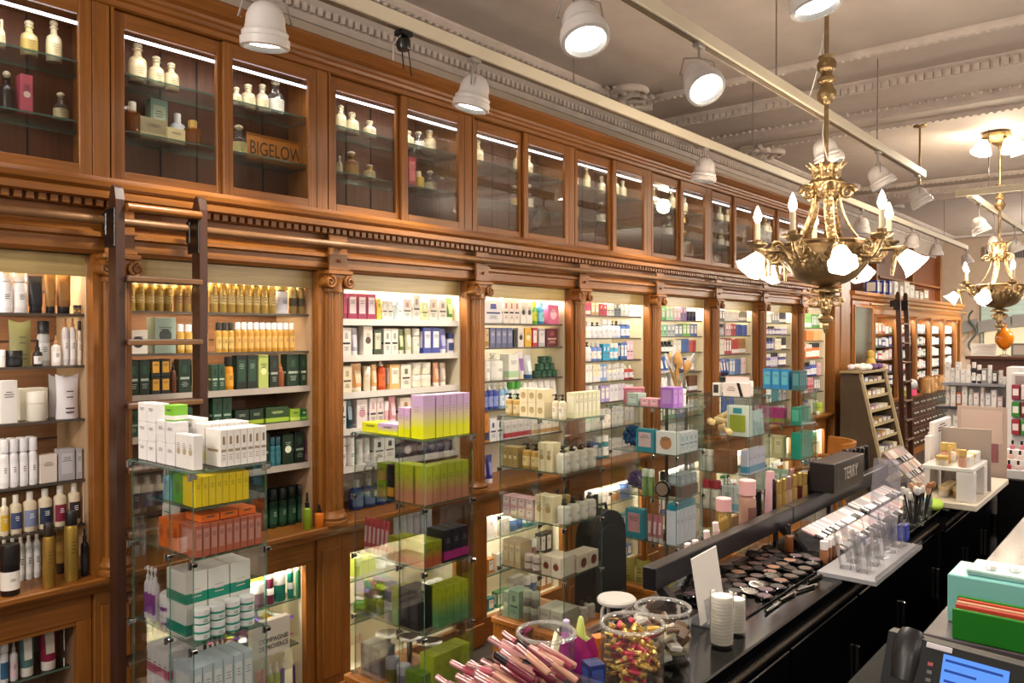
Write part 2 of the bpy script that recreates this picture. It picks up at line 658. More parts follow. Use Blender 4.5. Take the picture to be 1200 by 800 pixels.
# spec of a run of goods: (kind, name, category, description, maker(w,h)->prototype)
def mk(kind, **k):
    """how a run's kind is built from its width and height in metres"""
    def f(w, h):
        if kind == 'carton':
            kk = dict(k)
            d = kk.pop('d', None) or min(.075, max(.03, w * .8))
            return proto('carton', w, d, h, kk.pop('col'), **kk), d
        if kind in ('bottle', 'pump', 'spray', 'dropper', 'wide', 'canb'):
            kk = dict(k)
            kk.setdefault('kind', {'bottle': 'screw', 'canb': 'can'}.get(kind, kind))
            return proto('bottle', w / 2, h, kk.pop('col'), **kk), w
        if kind == 'jar':
            kk = dict(k)
            return proto('jar', w / 2, h, kk.pop('col'), **kk), w
        if kind == 'tube':
            kk = dict(k)
            return proto('tube', w, h, kk.pop('col'), **kk), w
        if kind == 'can':
            kk = dict(k)
            return proto('can', w / 2, h, kk.pop('col'), **kk), w
        if kind == 'pouch':
            kk = dict(k)
            return proto('pouch', w, h, kk.pop('col'), **kk), .06
        if kind == 'apothecary':
            kk = dict(k)
            return proto('apothecary', w / 2, h, kk.pop('col'), **kk), w
    return f


NAME = {'carton': ('carton', 'carton'), 'bottle': ('bottle', 'bottle'), 'pump': ('pump_bottle', 'bottle'), 'spray': ('spray_bottle', 'bottle'),
        'dropper': ('dropper_bottle', 'bottle'), 'wide': ('lotion_bottle', 'bottle'), 'canb': ('bottle', 'bottle'), 'jar': ('jar', 'jar'),
        'tube': ('squeeze_tube', 'tube'), 'can': ('spray_can', 'can'), 'pouch': ('refill_pouch', 'pouch'), 'apothecary': ('apothecary_bottle', 'bottle')}


def run(x0, x1, Y, z, h, n, kind, desc, where, stack=1, rows=1, jit=0.0, name=None, cat=None, ry=0.0, axis='x', **k):
    """n like goods side by side from x0 to x1, their fronts at depth Y (facing -y), standing at height z"""
    w = (x1 - x0) / n
    ww = w * .955 - .0004
    pr, d = mk(kind, **k)(ww, h)
    nm, ct = NAME[kind]
    nm, ct = name or nm, cat or ct
    tot = n * stack * rows
    if kind == 'carton':
        nm = name or ('flat_carton' if h < .6 * ww else 'square_carton' if h < 1.2 * ww else 'slim_carton' if h > 2.1 * ww else 'carton')
    for r_ in range(rows):
        for s in range(stack):
            for i in range(n):
                if tot == 1:
                    lab = f'{desc} {where}'
                    grp = None
                elif n <= 12:
                    o = f'{ORD[i]} from left' if n > 2 else ('left' if i == 0 else 'right') + ' one of two' if n == 2 else ''
                    st = ('' if stack == 1 else [' bottom layer', ' second layer', ' third layer'][s] if stack > 2 else [' lower layer', ' upper layer'][s])
                    rw = '' if rows == 1 else [' front row', ' back row', ' third row', ' fourth row'][r_]
                    lab = f'{desc},' + (f' {o}' if o else '') + st + rw + f', {where}'
                    grp = f'{desc} {where}'
                else:
                    lab = f'{desc} in the long row {where}'
                    grp = lab
                xx = x0 + w * (i + .5)
                yy = Y + d / 2 + r_ * (d + .003) + (random.uniform(0, jit) if jit else 0)
                if axis == 'y':       # along the room's depth, fronts towards -x; left is the far end
                    xx, yy = Y + d / 2 + r_ * (d + .003), x1 - w * (i + .5)
                good(pr, nm, lab, ct, (xx, yy, z + .0006 + s * (h + .0008)), group=grp, rz=(random.uniform(-ry, ry) if ry else 0) - (PI / 2 if axis == 'y' else 0))
# ------------------------------------------------------------------ room
CEIL = 3.50
XB = 17.2                         # far wall
PLASTER = M('C2B6AE', .8, 0, .04)
PLASTER_W = M('C9BDB0', .8, 0, .04)
TRIMW = M('D2C6BE', .7, 0, .08)


def floor_mat():
    m, nt, b = base_mat('dark_stone_tiles')
    tc = nt.nodes.new('ShaderNodeTexCoord')
    br = nt.nodes.new('ShaderNodeTexBrick')
    br.offset = 0
    br.inputs['Scale'].default_value = 3.2
    br.inputs['Color1'].default_value = rgb('2A2420') + (1,)
    br.inputs['Color2'].default_value = rgb('383029') + (1,)
    br.inputs['Mortar'].default_value = rgb('14110F') + (1,)
    br.inputs['Mortar Size'].default_value = .012
    br.inputs['Brick Width'].default_value = 1
    br.inputs['Row Height'].default_value = 1
    n = nt.nodes.new('ShaderNodeTexNoise')
    n.inputs['Scale'].default_value = 5
    n.inputs['Detail'].default_value = 8
    n.inputs['Distortion'].default_value = 1.5
    mx = nt.nodes.new('ShaderNodeMix')
    mx.data_type = 'RGBA'
    mx.blend_type = 'OVERLAY'
    mx.inputs[0].default_value = .7
    nt.links.new(tc.outputs['Object'], br.inputs['Vector'])
    nt.links.new(tc.outputs['Object'], n.inputs['Vector'])
    nt.links.new(br.outputs['Color'], mx.inputs[6])
    nt.links.new(n.outputs['Fac'], mx.inputs[7])
    nt.links.new(mx.outputs[2], b.inputs['Base Color'])
    b.inputs['Roughness'].default_value = .35
    return m


b = MB()
b.box(-3, XB + .2, -4.2, 3.8, -.1, 0, floor_mat())
struct(b.obj('floor'))
b = MB()
b.box(-3, XB + .2, -4.2, 3.8, CEIL, CEIL + .1, PLASTER)
struct(b.obj('ceiling'))
b = MB()
b.box(-3, XB, 3.6, 3.8, 0, CEIL, PLASTER_W)
struct(b.obj('wall_left'))
b = MB()
b.box(-3, XB, -4.2, -4.0, 0, CEIL, PLASTER_W)
struct(b.obj('wall_right'))
b = MB()
b.box(XB, XB + .2, -4.0, 3.6, 0, CEIL, M('C8B29C', .8, 0, .04))
struct(b.obj('wall_far'))


def cove(x0, x1, z, yw, name, d=.11, h=.11):
    """plaster cornice along the left wall with a dentil course"""
    b = MB()
    b.prism([(yw, z), (yw - .02, z), (yw - .03, z + .03), (yw - .035, z + .06), (yw - d * .75, z + h * .85), (yw - d, z + h), (yw - d, z + h + .02), (yw, z + h + .02)], 'x', x0, x1, TRIMW)
    n = int((x1 - x0) / .05)
    for i in range(n):
        x = x0 + .05 * i
        b.box(x, x + .028, yw - .062, yw - .03, z + .035, z + .075, TRIMW)
    return struct(b.obj(name))


def band(pts, name, w=.06, h=.03, z=CEIL, axis='x', bead=True):
    """raised ceiling moulding (along x or y) with a row of leaf beads"""
    (x0, y0), (x1, y1) = pts
    b = MB()
    pr = [(-w / 2, 0), (-w / 2, -h * .4), (-w * .2, -h), (w * .2, -h), (w / 2, -h * .4), (w / 2, 0)]
    if axis == 'x':
        b.prism([(y0 + u, z + v) for u, v in pr], 'x', x0, x1, TRIMW)
    else:
        b.prism([(x0 + u, z + v) for u, v in pr], 'y', y0, y1, TRIMW)
    if bead:
        L = (x1 - x0) if axis == 'x' else (y1 - y0)
        n = int(L / .055)
        for i in range(n):
            t = (i + .5) * L / n
            p = (x0 + t, y0, z - h) if axis == 'x' else (x0, y0 + t, z - h)
            b.ball(.017, p, TRIMW, 6, (1, 1, .6))
    return struct(b.obj(name))


tn = 0
def T():
    global tn
    tn += 1
    return f'trim_{tn}'


# coffers: (x0, x1); between them a plain beam strip with a dentil course either side
COFF = [(-2.6, 5.35), (7.35, 10.35), (11.7, 16.6)]
YIN, YOUT = 3.28, -3.4
for (x0, x1) in COFF:
    band(((x0, YIN), (x1, YIN)), T(), .09, .035)
    band(((x1, YOUT), (x1, YIN)), T(), .09, .035, axis='y')
    if x0 > 0:
        band(((x0, YOUT), (x0, YIN)), T(), .09, .035, axis='y')
cove(-2.8, XB, CEIL - .135, 3.6, T())


def cross_dentil(x, flip, name):
    b = MB()
    s = -1 if flip else 1
    b.prism([(x, CEIL), (x, CEIL - .09), (x + s * .05, CEIL - .075), (x + s * .1, CEIL - .03), (x + s * .12, CEIL)], 'y', -3.6, 3.46, TRIMW)
    n = int(7.0 / .055)
    for i in range(n):
        y = -3.6 + .055 * i
        b.box(min(x - s * .03, x), max(x - s * .03, x), y, y + .03, CEIL - .085, CEIL - .04, TRIMW)
    struct(b.obj(name))


for x, fl in ((5.95, False), (6.75, True), (10.85, False), (11.4, True)):
    cross_dentil(x, fl, T())
b = MB()
b.box(6.07, 6.63, -3.6, 3.46, CEIL - .045, CEIL, PLASTER)
for i in range(120):
    b.ball(.022, (6.62, -3.55 + .0585 * i, CEIL - .05), TRIMW, 6, (1, .8, .8))
struct(b.obj('beam'))


def ornament(x, y, sx, sy, name):
    """plaster leaf-scroll at the corner of a coffer"""
    b = MB()
    rr = random.Random(int(x * 10))
    for a in range(3):
        pts = []
        for i in range(16):
            t = i / 15
            ang = a * 1.1 + t * 5.2
            rad = .2 * (1 - t) + .016
            pts.append((x + sx * (.03 + .13 * a * .9) + rad * math.cos(ang) * .8, y + sy * (.02 + .05 * a) + rad * math.sin(ang) * .7, CEIL - .025 - .012 * t))
        b.tube(pts, [.036 - .018 * i / 15 for i in range(16)], TRIMW, 7)
    for i in range(22):
        t = rr.uniform(0, 1)
        b.ball(rr.uniform(.024, .05), (x + sx * (t * .52 - .06), y + sy * (rr.uniform(-.06, .14)), CEIL - .02), TRIMW, 8, (1.3, .7, .6))
    return struct(b.obj(name))


ornament(5.33, 3.2, -1, -1, T())
ornament(7.4, 3.2, 1, -1, T())
ornament(10.3, 3.2, -1, -1, T())
ornament(11.75, 3.2, 1, -1, T())

# far wall: pale green boarding with grey sloped panels, pale notice board, air grille
GREENP = M('BFD8CE', .6, 0, .05)
b = MB()
b.box(XB - .05, XB - .001, -3.9, 2.9, .02, 2.42, GREENP)
for i in range(28):
    b.box(XB - .056, XB - .05, -3.9, 2.9, .1 + i * .085, .104 + i * .085, M('8FA89E', .6))
struct(b.obj('trim_90'))
# ------------------------------------------------------------------ the panelled wall of shelves
S0, DS = 1.256, .944
def S(k):
    return S0 + DS * k            # shaft centre of pilaster k
NB = 8
LEDGE = .85
CREAM = M('D8CBB0', .55, 0, .05)
BACKW = M('D2C8B8', .55)
BACKB = wood('shelf_back', '6B4630', '8A6042', 'x', .5)
VAL = wood('valance', 'A08850', 'C8B078', 'x', .3)
TUBE = glow('FFF1D8', 9)
BAYN = ['leftmost bay', 'ladder bay', 'third bay', 'fourth bay', 'fifth bay', 'sixth bay', 'seventh bay', 'eighth bay', 'ninth bay']
BAYL = ['leftmost', 'second', 'third', 'fourth', 'fifth', 'sixth', 'seventh', 'eighth', 'ninth']
XL = .2                           # the wall starts left of the frame
XE = S(8) + .02                   # end of the run, at the big end pier


def area(name, loc, rot, sx, sy, power, col=(1, .86, .66)):
    d = bpy.data.lights.new(name, 'AREA')
    d.shape = 'RECTANGLE'
    d.size, d.size_y = sx, sy
    d.energy = power
    d.color = col
    o = bpy.data.objects.new(name, d)
    COL.objects.link(o)
    o.location = loc
    o.rotation_euler = rot
    return o


def profile_x(b, prof, x0, x1, m):
    """moulding run along the wall: prof = (y, z) front outline from bottom to top, closed at the back"""
    b.prism(list(prof), 'x', x0, x1, m)


# ---- entablature: architrave, frieze, dentils and cornice over the bays
b = MB()
YB = 3.22
profile_x(b, [(2.90, 1.978), (2.888, 1.99), (2.888, 2.03), (2.87, 2.036), (2.87, 2.05), (2.895, 2.058), (2.905, 2.07), (2.905, 2.135), (YB, 2.135), (YB, 1.978)], XL, XE, OAK_X)
ent = b.obj('entablature')
tag(ent, 'long carved oak frieze above the lit shelves', 'cornice')
b = MB()
profile_x(b, [(2.84, 2.158), (2.815, 2.163), (2.812, 2.185), (2.822, 2.19), (2.805, 2.2), (2.80, 2.215), (2.815, 2.222), (2.83, 2.236), (YB, 2.236), (YB, 2.1365), (2.87, 2.1365), (2.87, 2.158)], XL, XE, OAK_X)
b.obj('cornice', ent)
b = MB()
n = int((XE - XL) / .036)
for i in range(n):
    x = XL + i * .036
    b.box(x, x + .022, 2.845, 2.869, 2.137, 2.1575, OAK_X)
b.obj('dentil_course', ent)
for k in range(0, NB):
    b = MB()
    x = S(k)
    b.box(x - .05, x + .05, 2.852, 2.868, 1.98, 2.134, OAK_Z, .004)
    b.box(x - .056, x + .056, 2.846, 2.8515, 1.98, 2.0, OAK_X)
    b.box(x - .056, x + .056, 2.846, 2.8515, 2.045, 2.056, OAK_X)
    b.ball(.008, (x, 2.846, 2.02), OAK_X, 8)
    b.obj('frieze_block', ent)
# ladder rail
b = MB()
b.tube([(XL, 2.80, 2.084), (XE - .1, 2.80, 2.084)], .0155, M('7A5636', .45, .25, .2), 10)
rail = b.obj('ladder_rail')
tag(rail, 'long metal pipe rail for the rolling ladder along the frieze', 'rail')
for k in range(0, NB):
    b = MB()
    b.box(S(k) - .012, S(k) + .012, 2.80, 2.85, 2.072, 2.096, M('4A382A', .4, .6))
    b.obj('rail_bracket', rail)

# ---- ledge
b = MB()
profile_x(b, [(2.93, .79), (2.905, .79), (2.90, .8), (2.89, .812), (2.872, .82), (2.862, .832), (2.862, .846), (2.868, .85), (3.24, .85), (3.24, .79)], XL, XE - .001, OAK_X)
tag(b.obj('oak_ledge'), 'long oak ledge below the shelf bays', 'ledge')

# ---- pilasters
pil_meshes = None
def pilaster_meshes():
    r = []
    b = MB()                      # fluted shaft
    n, z0, z1 = 36, .915, 1.88
    vs, fs = [], []
    for z in (z0, z1):
        for i in range(n + 1):
            t = PI + PI * i / n
            rr = .046 * (1 - .0 * i)
            rr -= .0035 * (math.cos(i * 2 * PI / 4) > -.5)
            vs.append((rr * math.cos(t), rr * math.sin(t) * .9, z))
    for i in range(n):
        fs.append((i, i + 1, n + 2 + i, n + 1 + i))
    b.add(vs, fs, OAK_Z)
    r.append(('shaft', b.mesh('shaft')))
    b = MB()                      # moulded base
    b.lathe([(.062, .8515), (.062, .868), (.056, .872), (.06, .885), (.054, .895), (.05, .902), (.048, .9145)], OAK_X, 20)
    r.append(('base', b.mesh('base')))
    b = MB()                      # ionic capital: abacus, echinus, two scrolls
    b.box(-.066, .066, -.062, .045, 1.958, 1.977, OAK_X, .004)
    b.box(-.058, .058, -.05, .045, 1.945, 1.9575, OAK_X)
    b.lathe([(.047, 1.8805), (.05, 1.89), (.047, 1.9), (.05, 1.925), (.056, 1.9445)], OAK_X, 20, cap=False)
    for sx in (-1, 1):
        pts = []
        for i in range(22):
            t = i / 21
            a = PI / 2 - sx * t * 3.6 * PI * -1
            rr = .026 * (1 - t) + .003
            pts.append((sx * .052 + rr * math.cos(a) * 1, -.054, 1.925 + rr * math.sin(a)))
        b.tube(pts, [.0075 - .004 * i / 21 for i in range(22)], OAK_X, 6)
        b.tube([(sx * .052, -.052, 1.925), (sx * .052, .03, 1.925)], .024, OAK_X, 14)
    r.append(('capital', b.mesh('capital')))
    b = MB()                      # flat board behind
    b.box(-.075, .058, .004, .05, .8515, 1.977, OAK_Z)
    r.append(('backing_board', b.mesh('backing_board')))
    b = MB()                      # pedestal under the ledge
    b.box(-.07, .07, .02, .06, .002, .789, OAK_Z, .003)
    b.box(-.05, .05, .012, .0195, .16, .74, OAK_Z, .004)
    b.box(-.074, .074, .008, .0195, .002, .12, OAK_X, .003)
    r.append(('pedestal', b.mesh('pedestal')))
    return r


PM = pilaster_meshes()
PW = ['at the left, behind the ladder foot', 'between the ladder bay and the bay of cream boxes', 'third from left', 'fourth from left', 'fifth from left', 'sixth from left', 'seventh from left', 'eighth from left']
PW[0] = 'first from left, beside the ladder'
PW[1] = 'second from left, right of the ladder bay'
for k in range(NB):
    p = empty('pilaster', f'fluted oak pilaster with scrolled capital, {PW[k]}', 'pilaster', (S(k), 2.895, 0), group='fluted oak pilasters')
    for nme, me in PM:
        put(me, nme, p)
# the plain end pier
p = empty('end_pier', 'broad plain oak pier ending the long wall of shelves', 'pier', (S(8) + .14, 2.9, 0))
b = MB(); b.box(-.12, .05, -.03, .32, .0, 2.98, OAK_Z, .004); b.obj('post', p)
b = MB(); b.box(.052, .36, -.04, .32, .0, 2.30, OAK_Z, .004); b.obj('side_panel', p)

# ---- bays: carcass, shelves, valance, light
SHELVES = {0: [1.769, 1.588, 1.401, 1.187, 1.03], 1: [1.785, 1.623, 1.469, 1.315, 1.131], 2: [1.766, 1.597, 1.425, 1.255, 1.08],
           3: [1.757, 1.619, 1.432, 1.27, 1.09], 4: [1.82, 1.669, 1.517, 1.378, 1.238, 1.06], 5: [1.801, 1.678, 1.554, 1.40, 1.24, 1.05],
           6: [1.807, 1.682, 1.52, 1.343, 1.19, 1.03], 7: [1.801, 1.689, 1.544, 1.383, 1.237, 1.05], 8: [1.759, 1.625, 1.439, 1.252, 1.083]}
SHELVES = {k: v for k, v in SHELVES.items()}
YF, YBK = 2.962, 3.215
GREYSH = M('4A443E', .4)
WSH = M('DAD6D0', .35)
for k in range(0, 9):
    x0 = (S(k - 1) if k else XL) + .06
    x1 = S(k) - .078
    bay = empty('shelf_bay', f'lit oak shelf bay, {BAYL[k]} from the left of the long wall' if k else 'lit oak shelf bay cut by the left edge of the photo', 'shelving', (x0, YF, LEDGE), group='lit shelf bays')
    L = x1 - x0
    dz = lambda z: z - LEDGE
    b = MB()
    back = BACKB if k in (0, 1) else BACKW
    b.box(0, L, YBK - YF, YBK - YF + .02, .002, 1.1255, back)
    if k in (0, 1):
        for i in range(6):
            b.box(0, L, YBK - YF - .003, YBK - YF, .1 + .18 * i, .106 + .18 * i, M('3A2418', .6))
    b.obj('back_panel', bay)
    for nm, xa, xb in (('side_panel', -.012, 0), ('side_panel', L, L + .018)):
        b = MB()
        b.box(xa, xb, -.012, YBK - YF, .002, 1.1255, CREAM if k > 1 else M('B89878', .5))
        b.obj(nm, bay)
    b = MB(); b.box(0, L, .0, .245, 1.1, 1.1255, CREAM); b.obj('top_panel', bay)
    b = MB()                      # glass-fronted valance hiding the lamp
    b.box(0.002, L - .002, -.012, -.006, dz(1.9), dz(1.975), VAL)
    b.obj('valance', bay)
    b = MB(); b.tube([(.03, .06, dz(1.945)), (L - .03, .06, dz(1.945))], .012, TUBE, 8); b.obj('light_tube', bay)
    for j, z in enumerate(SHELVES[k]):
        b = MB()
        if k == 2:
            b.box(.002, L - .002, .0, .25, dz(z) - .016, dz(z) - .0002, WSH)
            b.box(.002, L - .002, -.006, -.0005, dz(z) - .028, dz(z) + .002, WSH)
        elif k == 1 and j >= 2:
            b.box(.002, L - .002, .0, .25, dz(z) - .012, dz(z) - .0002, M('8A8078', .3))
            b.box(.002, L - .002, -.006, -.0005, dz(z) - .024, dz(z) + .002, M('B0A69C', .25))
        else:
            b.box(.002, L - .002, .0, .25, dz(z) - .008, dz(z) - .0002, GLASS, edge=GREYSH, thin='z')
        b.obj('shelf', bay)
    p = {0: 5, 1: 8, 2: 10}.get(k, 8)
    area('bay_lamp', ((x0 + x1) / 2, YF + .045, 1.925), (R(14), 0, 0), L * .9, .05, p)
    # lower case under the ledge
    low = empty('lower_case', f'low lit oak case under the ledge, {BAYL[k]} from left' if k else 'low oak case under the ledge at the left edge', 'case', (x0 - .06 + .0725, 2.93, 0), group='low oak cases')
    LL = (x1 + .078) - (x0 - .06) - .145
    b = MB()
    b.box(0, LL, .0, .03, .7, .785, OAK_X, .002)
    b.box(0, LL, .0, .03, .0, .13, OAK_X, .002)
    b.box(0, .05, .0, .03, .1305, .6995, OAK_Z, .002)
    b.box(LL - .05, LL, .0, .03, .1305, .6995, OAK_Z, .002)
    b.box(.05, LL - .05, .006, .03, .685, .6995, OAK_X)
    b.obj('face_frame', low)
    b = MB()
    inner = CREAM if k not in (0,) else M('7A5C44', .6)
    b.box(0, LL, .28, .29, .0, .785, inner)
    b.box(0.03, .05, .031, .28, .1, .785, inner)
    b.box(LL - .05, LL - .03, .031, .28, .1, .785, inner)
    b.box(0.05, LL - .05, .031, .28, .1, .12, inner)
    b.box(0.05, LL - .05, .031, .28, .765, .785, inner)
    b.obj('lining', low)
    for z in (.535, .335):
        b = MB(); b.box(.052, LL - .052, .05, .275, z - .007, z - .0002, GLASS, edge=EDGE, thin='z'); b.obj('glass_shelf', low)
    if k:
        b = MB(); b.tube([(.07, .06, .745), (LL - .07, .06, .745)], .011, TUBE, 8); b.obj('light_tube', low)
        area('case_lamp', (x0 + LL / 2, 2.93 + .07, .73), (R(10), 0, 0), LL * .8, .05, 5 if k != 1 else 4, (1, .93, .78))

# ---- upper glazed cabinets
ST = glow('F4F2FF', 5)
UZ0, UZ1 = 2.238, 2.99
for k in range(0, 9):
    x0 = (S(k - 1) if k else XL) + .0
    x1 = S(k) - .002 if k < 8 else S(8)
    c = empty('wall_cabinet', f'glazed oak cabinet high on the wall, {BAYL[k]} from the left' if k else 'glazed oak cabinet high on the wall, cut by the left edge', 'cabinet', (x0, 2.93, UZ0), group='high glazed cabinets')
    L = x1 - x0
    H = 2.865 - UZ0
    b = MB()
    b.box(0, L, .27, .285, 0, H, wood('cabinet_back', '4A2A16', '6E4024', 'z', .5))
    for i in range(1, 6):
        b.box(L * i / 6 - .003, L * i / 6 + .003, .266, .27, 0, H, M('1C100A', .6))
    b.box(0, .02, .03, .27, 0, H, OAK_Z)
    b.box(L - .02, L, .03, .27, 0, H, OAK_Z)
    b.box(.02, L - .02, .03, .27, 0, .03, wood('cabinet_back', '4A2A16', '6E4024', 'x', .5))
    b.box(.02, L - .02, .03, .27, H - .015, H, OAK_X)
    b.obj('carcass', c)
    b = MB()                      # face frame posts between cabinets
    b.box(L - .062, L - .001, -.006, .03, 0, H, OAK_Z, .003)
    b.obj('frame_post', c)
    b = MB(); b.box(0.001, .012, -.006, .03, 0, H, OAK_Z); b.obj('frame_strip', c)
    xa, xb = .014, L - .064
    mid = (xa + xb) / 2
    for s, (da, db, yo) in enumerate(((xa, mid + .012, .012), (mid - .012, xb, -.008))):
        d = None
        b = MB()
        t, w = .018, .042
        b.box(da, da + w, yo, yo + t, .003, H - .003, OAK_Z, .002)
        b.box(db - w, db, yo, yo + t, .003, H - .003, OAK_Z, .002)
        b.box(da + w, db - w, yo, yo + t, .003, .05, OAK_X, .002)
        b.box(da + w, db - w, yo, yo + t, H - .06, H - .003, OAK_X, .002)
        d = b.obj('sliding_door', c)
        b = MB()
        b.box(da + w - .002, db - w + .002, yo + .007, yo + .011, .048, H - .058, GLASS_CASE, edge=EDGE, thin='y')
        b.obj('glass_pane', d)
    for z in (2.452, 2.662):
        b = MB(); b.box(.022, L - .022, .06, .262, z - UZ0 - .007, z - UZ0 - .0002, GLASS, edge=EDGE, thin='z'); b.obj('glass_shelf', c)
    b = MB(); b.box(.03, L - .07, .036, .046, H - .082, H - .074, ST); b.obj('light_strip', c)
    area('cabinet_strip', (x0 + L / 2 - .02, 2.93 + .05, UZ0 + H - .086), (R(24), 0, 0), L * .85, .02, 1.5, (1, .95, .9))
# crown over the cabinets
b = MB()
profile_x(b, [(2.928, 2.866), (2.918, 2.87), (2.916, 2.888), (2.9, 2.893), (2.895, 2.905), (2.885, 2.912), (2.882, 2.925), (2.86, 2.935), (2.838, 2.952), (2.83, 2.958), (2.83, 2.974), (2.84, 2.98), (3.23, 2.98), (3.23, 2.866)], XL, XE, OAK_X)
tag(b.obj('crown_moulding'), 'long stepped oak crown moulding on top of the glazed cabinets', 'moulding', kind='thing')
# ------------------------------------------------------------------ tracks and spotlights
TRACKW = M('DDD3BC', .4)
LAMPW = M('D8D2D0', .4)
LAMPG = M('9A928C', .45)
TZ = 2.90


def spot(loc, dirv, power, cone=80, col=(1, .9, .77), r=.05):
    d = bpy.data.lights.new('spot_beam', 'SPOT')
    d.energy = power
    d.spot_size = R(cone)
    d.spot_blend = .6
    d.color = col
    d.shadow_soft_size = r
    o = bpy.data.objects.new('spot_beam', d)
    COL.objects.link(o)
    o.location = loc
    o.rotation_euler = Vector(dirv).to_track_quat('-Z', 'Y').to_euler()
    return o


def point(loc, power, col=(1, .82, .6), r=.03):
    d = bpy.data.lights.new('lamp_bulb', 'POINT')
    d.energy = power
    d.color = col
    d.shadow_soft_size = r
    o = bpy.data.objects.new('lamp_bulb', d)
    COL.objects.link(o)
    o.location = loc
    return o


def track(name, x0, x1, y0, y1, label, rods):
    t = empty(name, label, 'track', (x0, y0, TZ))
    b = MB()
    if y0 == y1:
        b.box(0, x1 - x0, -.024, .024, 0, .055, TRACKW, .003)
        b.box(0, x1 - x0, -.012, .012, -.004, -.0002, M('6A5A48', .4))
    else:
        b.box(-.024, .024, 0, y1 - y0, 0, .055, TRACKW, .003)
    b.obj('bar', t)
    for p in rods:
        b = MB()
        q = (p - x0, 0) if y0 == y1 else (0, p - y0)
        b.cyl(.0035, .0555, CEIL - TZ - .001, M('8A8078', .4, .5), 6, q)
        b.obj('hanging_rod', t)
    return t


Y1, Y2 = 2.37, 1.54
track('lighting_track', 1.0, 12.9, Y1, Y1, 'long pale lighting track hung along the glazed cabinets', (1.9, 3.3, 5.5, 8.5, 11.5))
track('lighting_track', 1.2, 6.75, Y2, Y2, 'pale lighting track over the counters, ending above the chandelier arms', (2.2, 3.85, 5.55))
HEAD = None


def head_meshes():
    b = MB()                      # bell housing, mouth at z=0, beam towards -z
    b.lathe([(.070, 0), (.082, .004), (.083, .03), (.076, .036), (.078, .05), (.07, .058), (.066, .075), (.064, .1), (.056, .122), (.042, .14), (.024, .15), (.004, .153)], LAMPW, 22, cap=False)
    b.lathe([(.0695, .0), (.064, .03)], M('2A2826', .5), 22, cap=False)
    a = ('housing', b.mesh('housing'))
    b = MB()
    b.lathe([(.0635, .018), (.0635, .024)], glow('FFF6E6', 14), 22)
    l = ('lens', b.mesh('lens'))
    return a, l


HOUS, LENS = head_meshes()


def track_head(px, py, Y, aim, label, power=30, size=1.0, cone=85, tz=TZ):
    """px,py: where the housing's middle is seen; it hangs under the track at y=Y"""
    p = at(px, py, y=Y)
    drop = Vector((0, 0, 0))
    a = Vector(aim).normalized()
    e = empty('track_spotlight', label, 'spotlight', (p.x, Y, tz - .002), group=None)
    q = (-a).to_track_quat('Z', 'Y').to_euler()
    cen = Vector((0, 0, min(-.05, p.z - tz)))
    mouth = cen + a * .09
    for nm, me in (HOUS, LENS):
        o = put(me, nm, e, mouth, q)
    b = MB()
    top = cen - a * .02
    b.cyl(.006, min(-.02, cen.z + .075), -.0002, LAMPG, 8)
    b.box(-.03, .03, -.016, .016, -.018, -.0002, LAMPG, .003)
    side = a.cross(Vector((0, 0, 1)))
    side = side.normalized() if side.length > .05 else Vector((1, 0, 0))
    up = Vector((0, 0, min(-.02, cen.z + .08)))
    pts = [up]
    for t in (0, 1, 2, 3, 4):
        pts.append(up.lerp(cen + side * .088, t / 4) + side * .03 * math.sin(PI * t / 4))
    b.tube([up, up + side * .07 + Vector((0, 0, -.01)), cen + side * .088, cen + side * .079], .004, LAMPG, 6)
    b.tube([up, up - side * .07 + Vector((0, 0, -.01)), cen - side * .088, cen - side * .079], .004, LAMPG, 6)
    b.obj('yoke', e)
    spot(Vector((p.x, Y, tz)) + mouth + a * .02, a, power, cone)
    return e


dn = (0, .12, -1)
track_head(311, 24, Y1, (.05, .12, -1), 'white track spotlight at the top of the photo, nearest on the cabinet-side track', 46, cone=110)
track_head(556, 104, Y1, (-.12, .18, -1), 'white track spotlight on the cabinet-side track above the fourth glazed cabinet', 46, cone=110)
track_head(826, 196, Y1, (.0, .15, -1), 'white track spotlight on the cabinet-side track before the big chandelier', 46, cone=110)
track_head(1010, 262, Y1, (.0, .1, -1), 'white track spotlight seen between the big chandelier shades and pier', 46, cone=110)
track_head(1069, 280, Y1, (.2, .2, -.9), 'grey-white track spotlight turned away, right of the big chandelier', 40)
track_head(1097, 291, Y1, (.0, .0, -1), 'white track spotlight, second from far end of the cabinet-side track', 40)
track_head(1132, 302, Y1, (.1, -.3, -1), 'small white track spotlight at the far end of the cabinet-side track', 40)
track_head(681, 24, Y2, (-.2, -.35, -.9), 'white track spotlight with lit lens at the top edge, nearest over the counters', 42)
track_head(819, 90, Y2, (-.35, -.55, -.75), 'white track spotlight turned towards the viewer with its round lens showing', 42)
track_head(967, 174, Y2, (.1, -.3, -1), 'white track spotlight behind the chandelier rod', 42)
track_head(1029, 204, Y2, (.2, -.45, -.9), 'grey-white track spotlight tilted right of the chandelier rod', 42)
track_head(1075, 228, Y2, (.2, -.45, -.9), 'grey-white track spotlight at the far end of the counter track', 42)
q9 = at(951, -20, z=2.835)
track_head(951, -20, q9.y, (0, -.2, -1), 'lit track spotlight cut off by the top of the photo', 42)

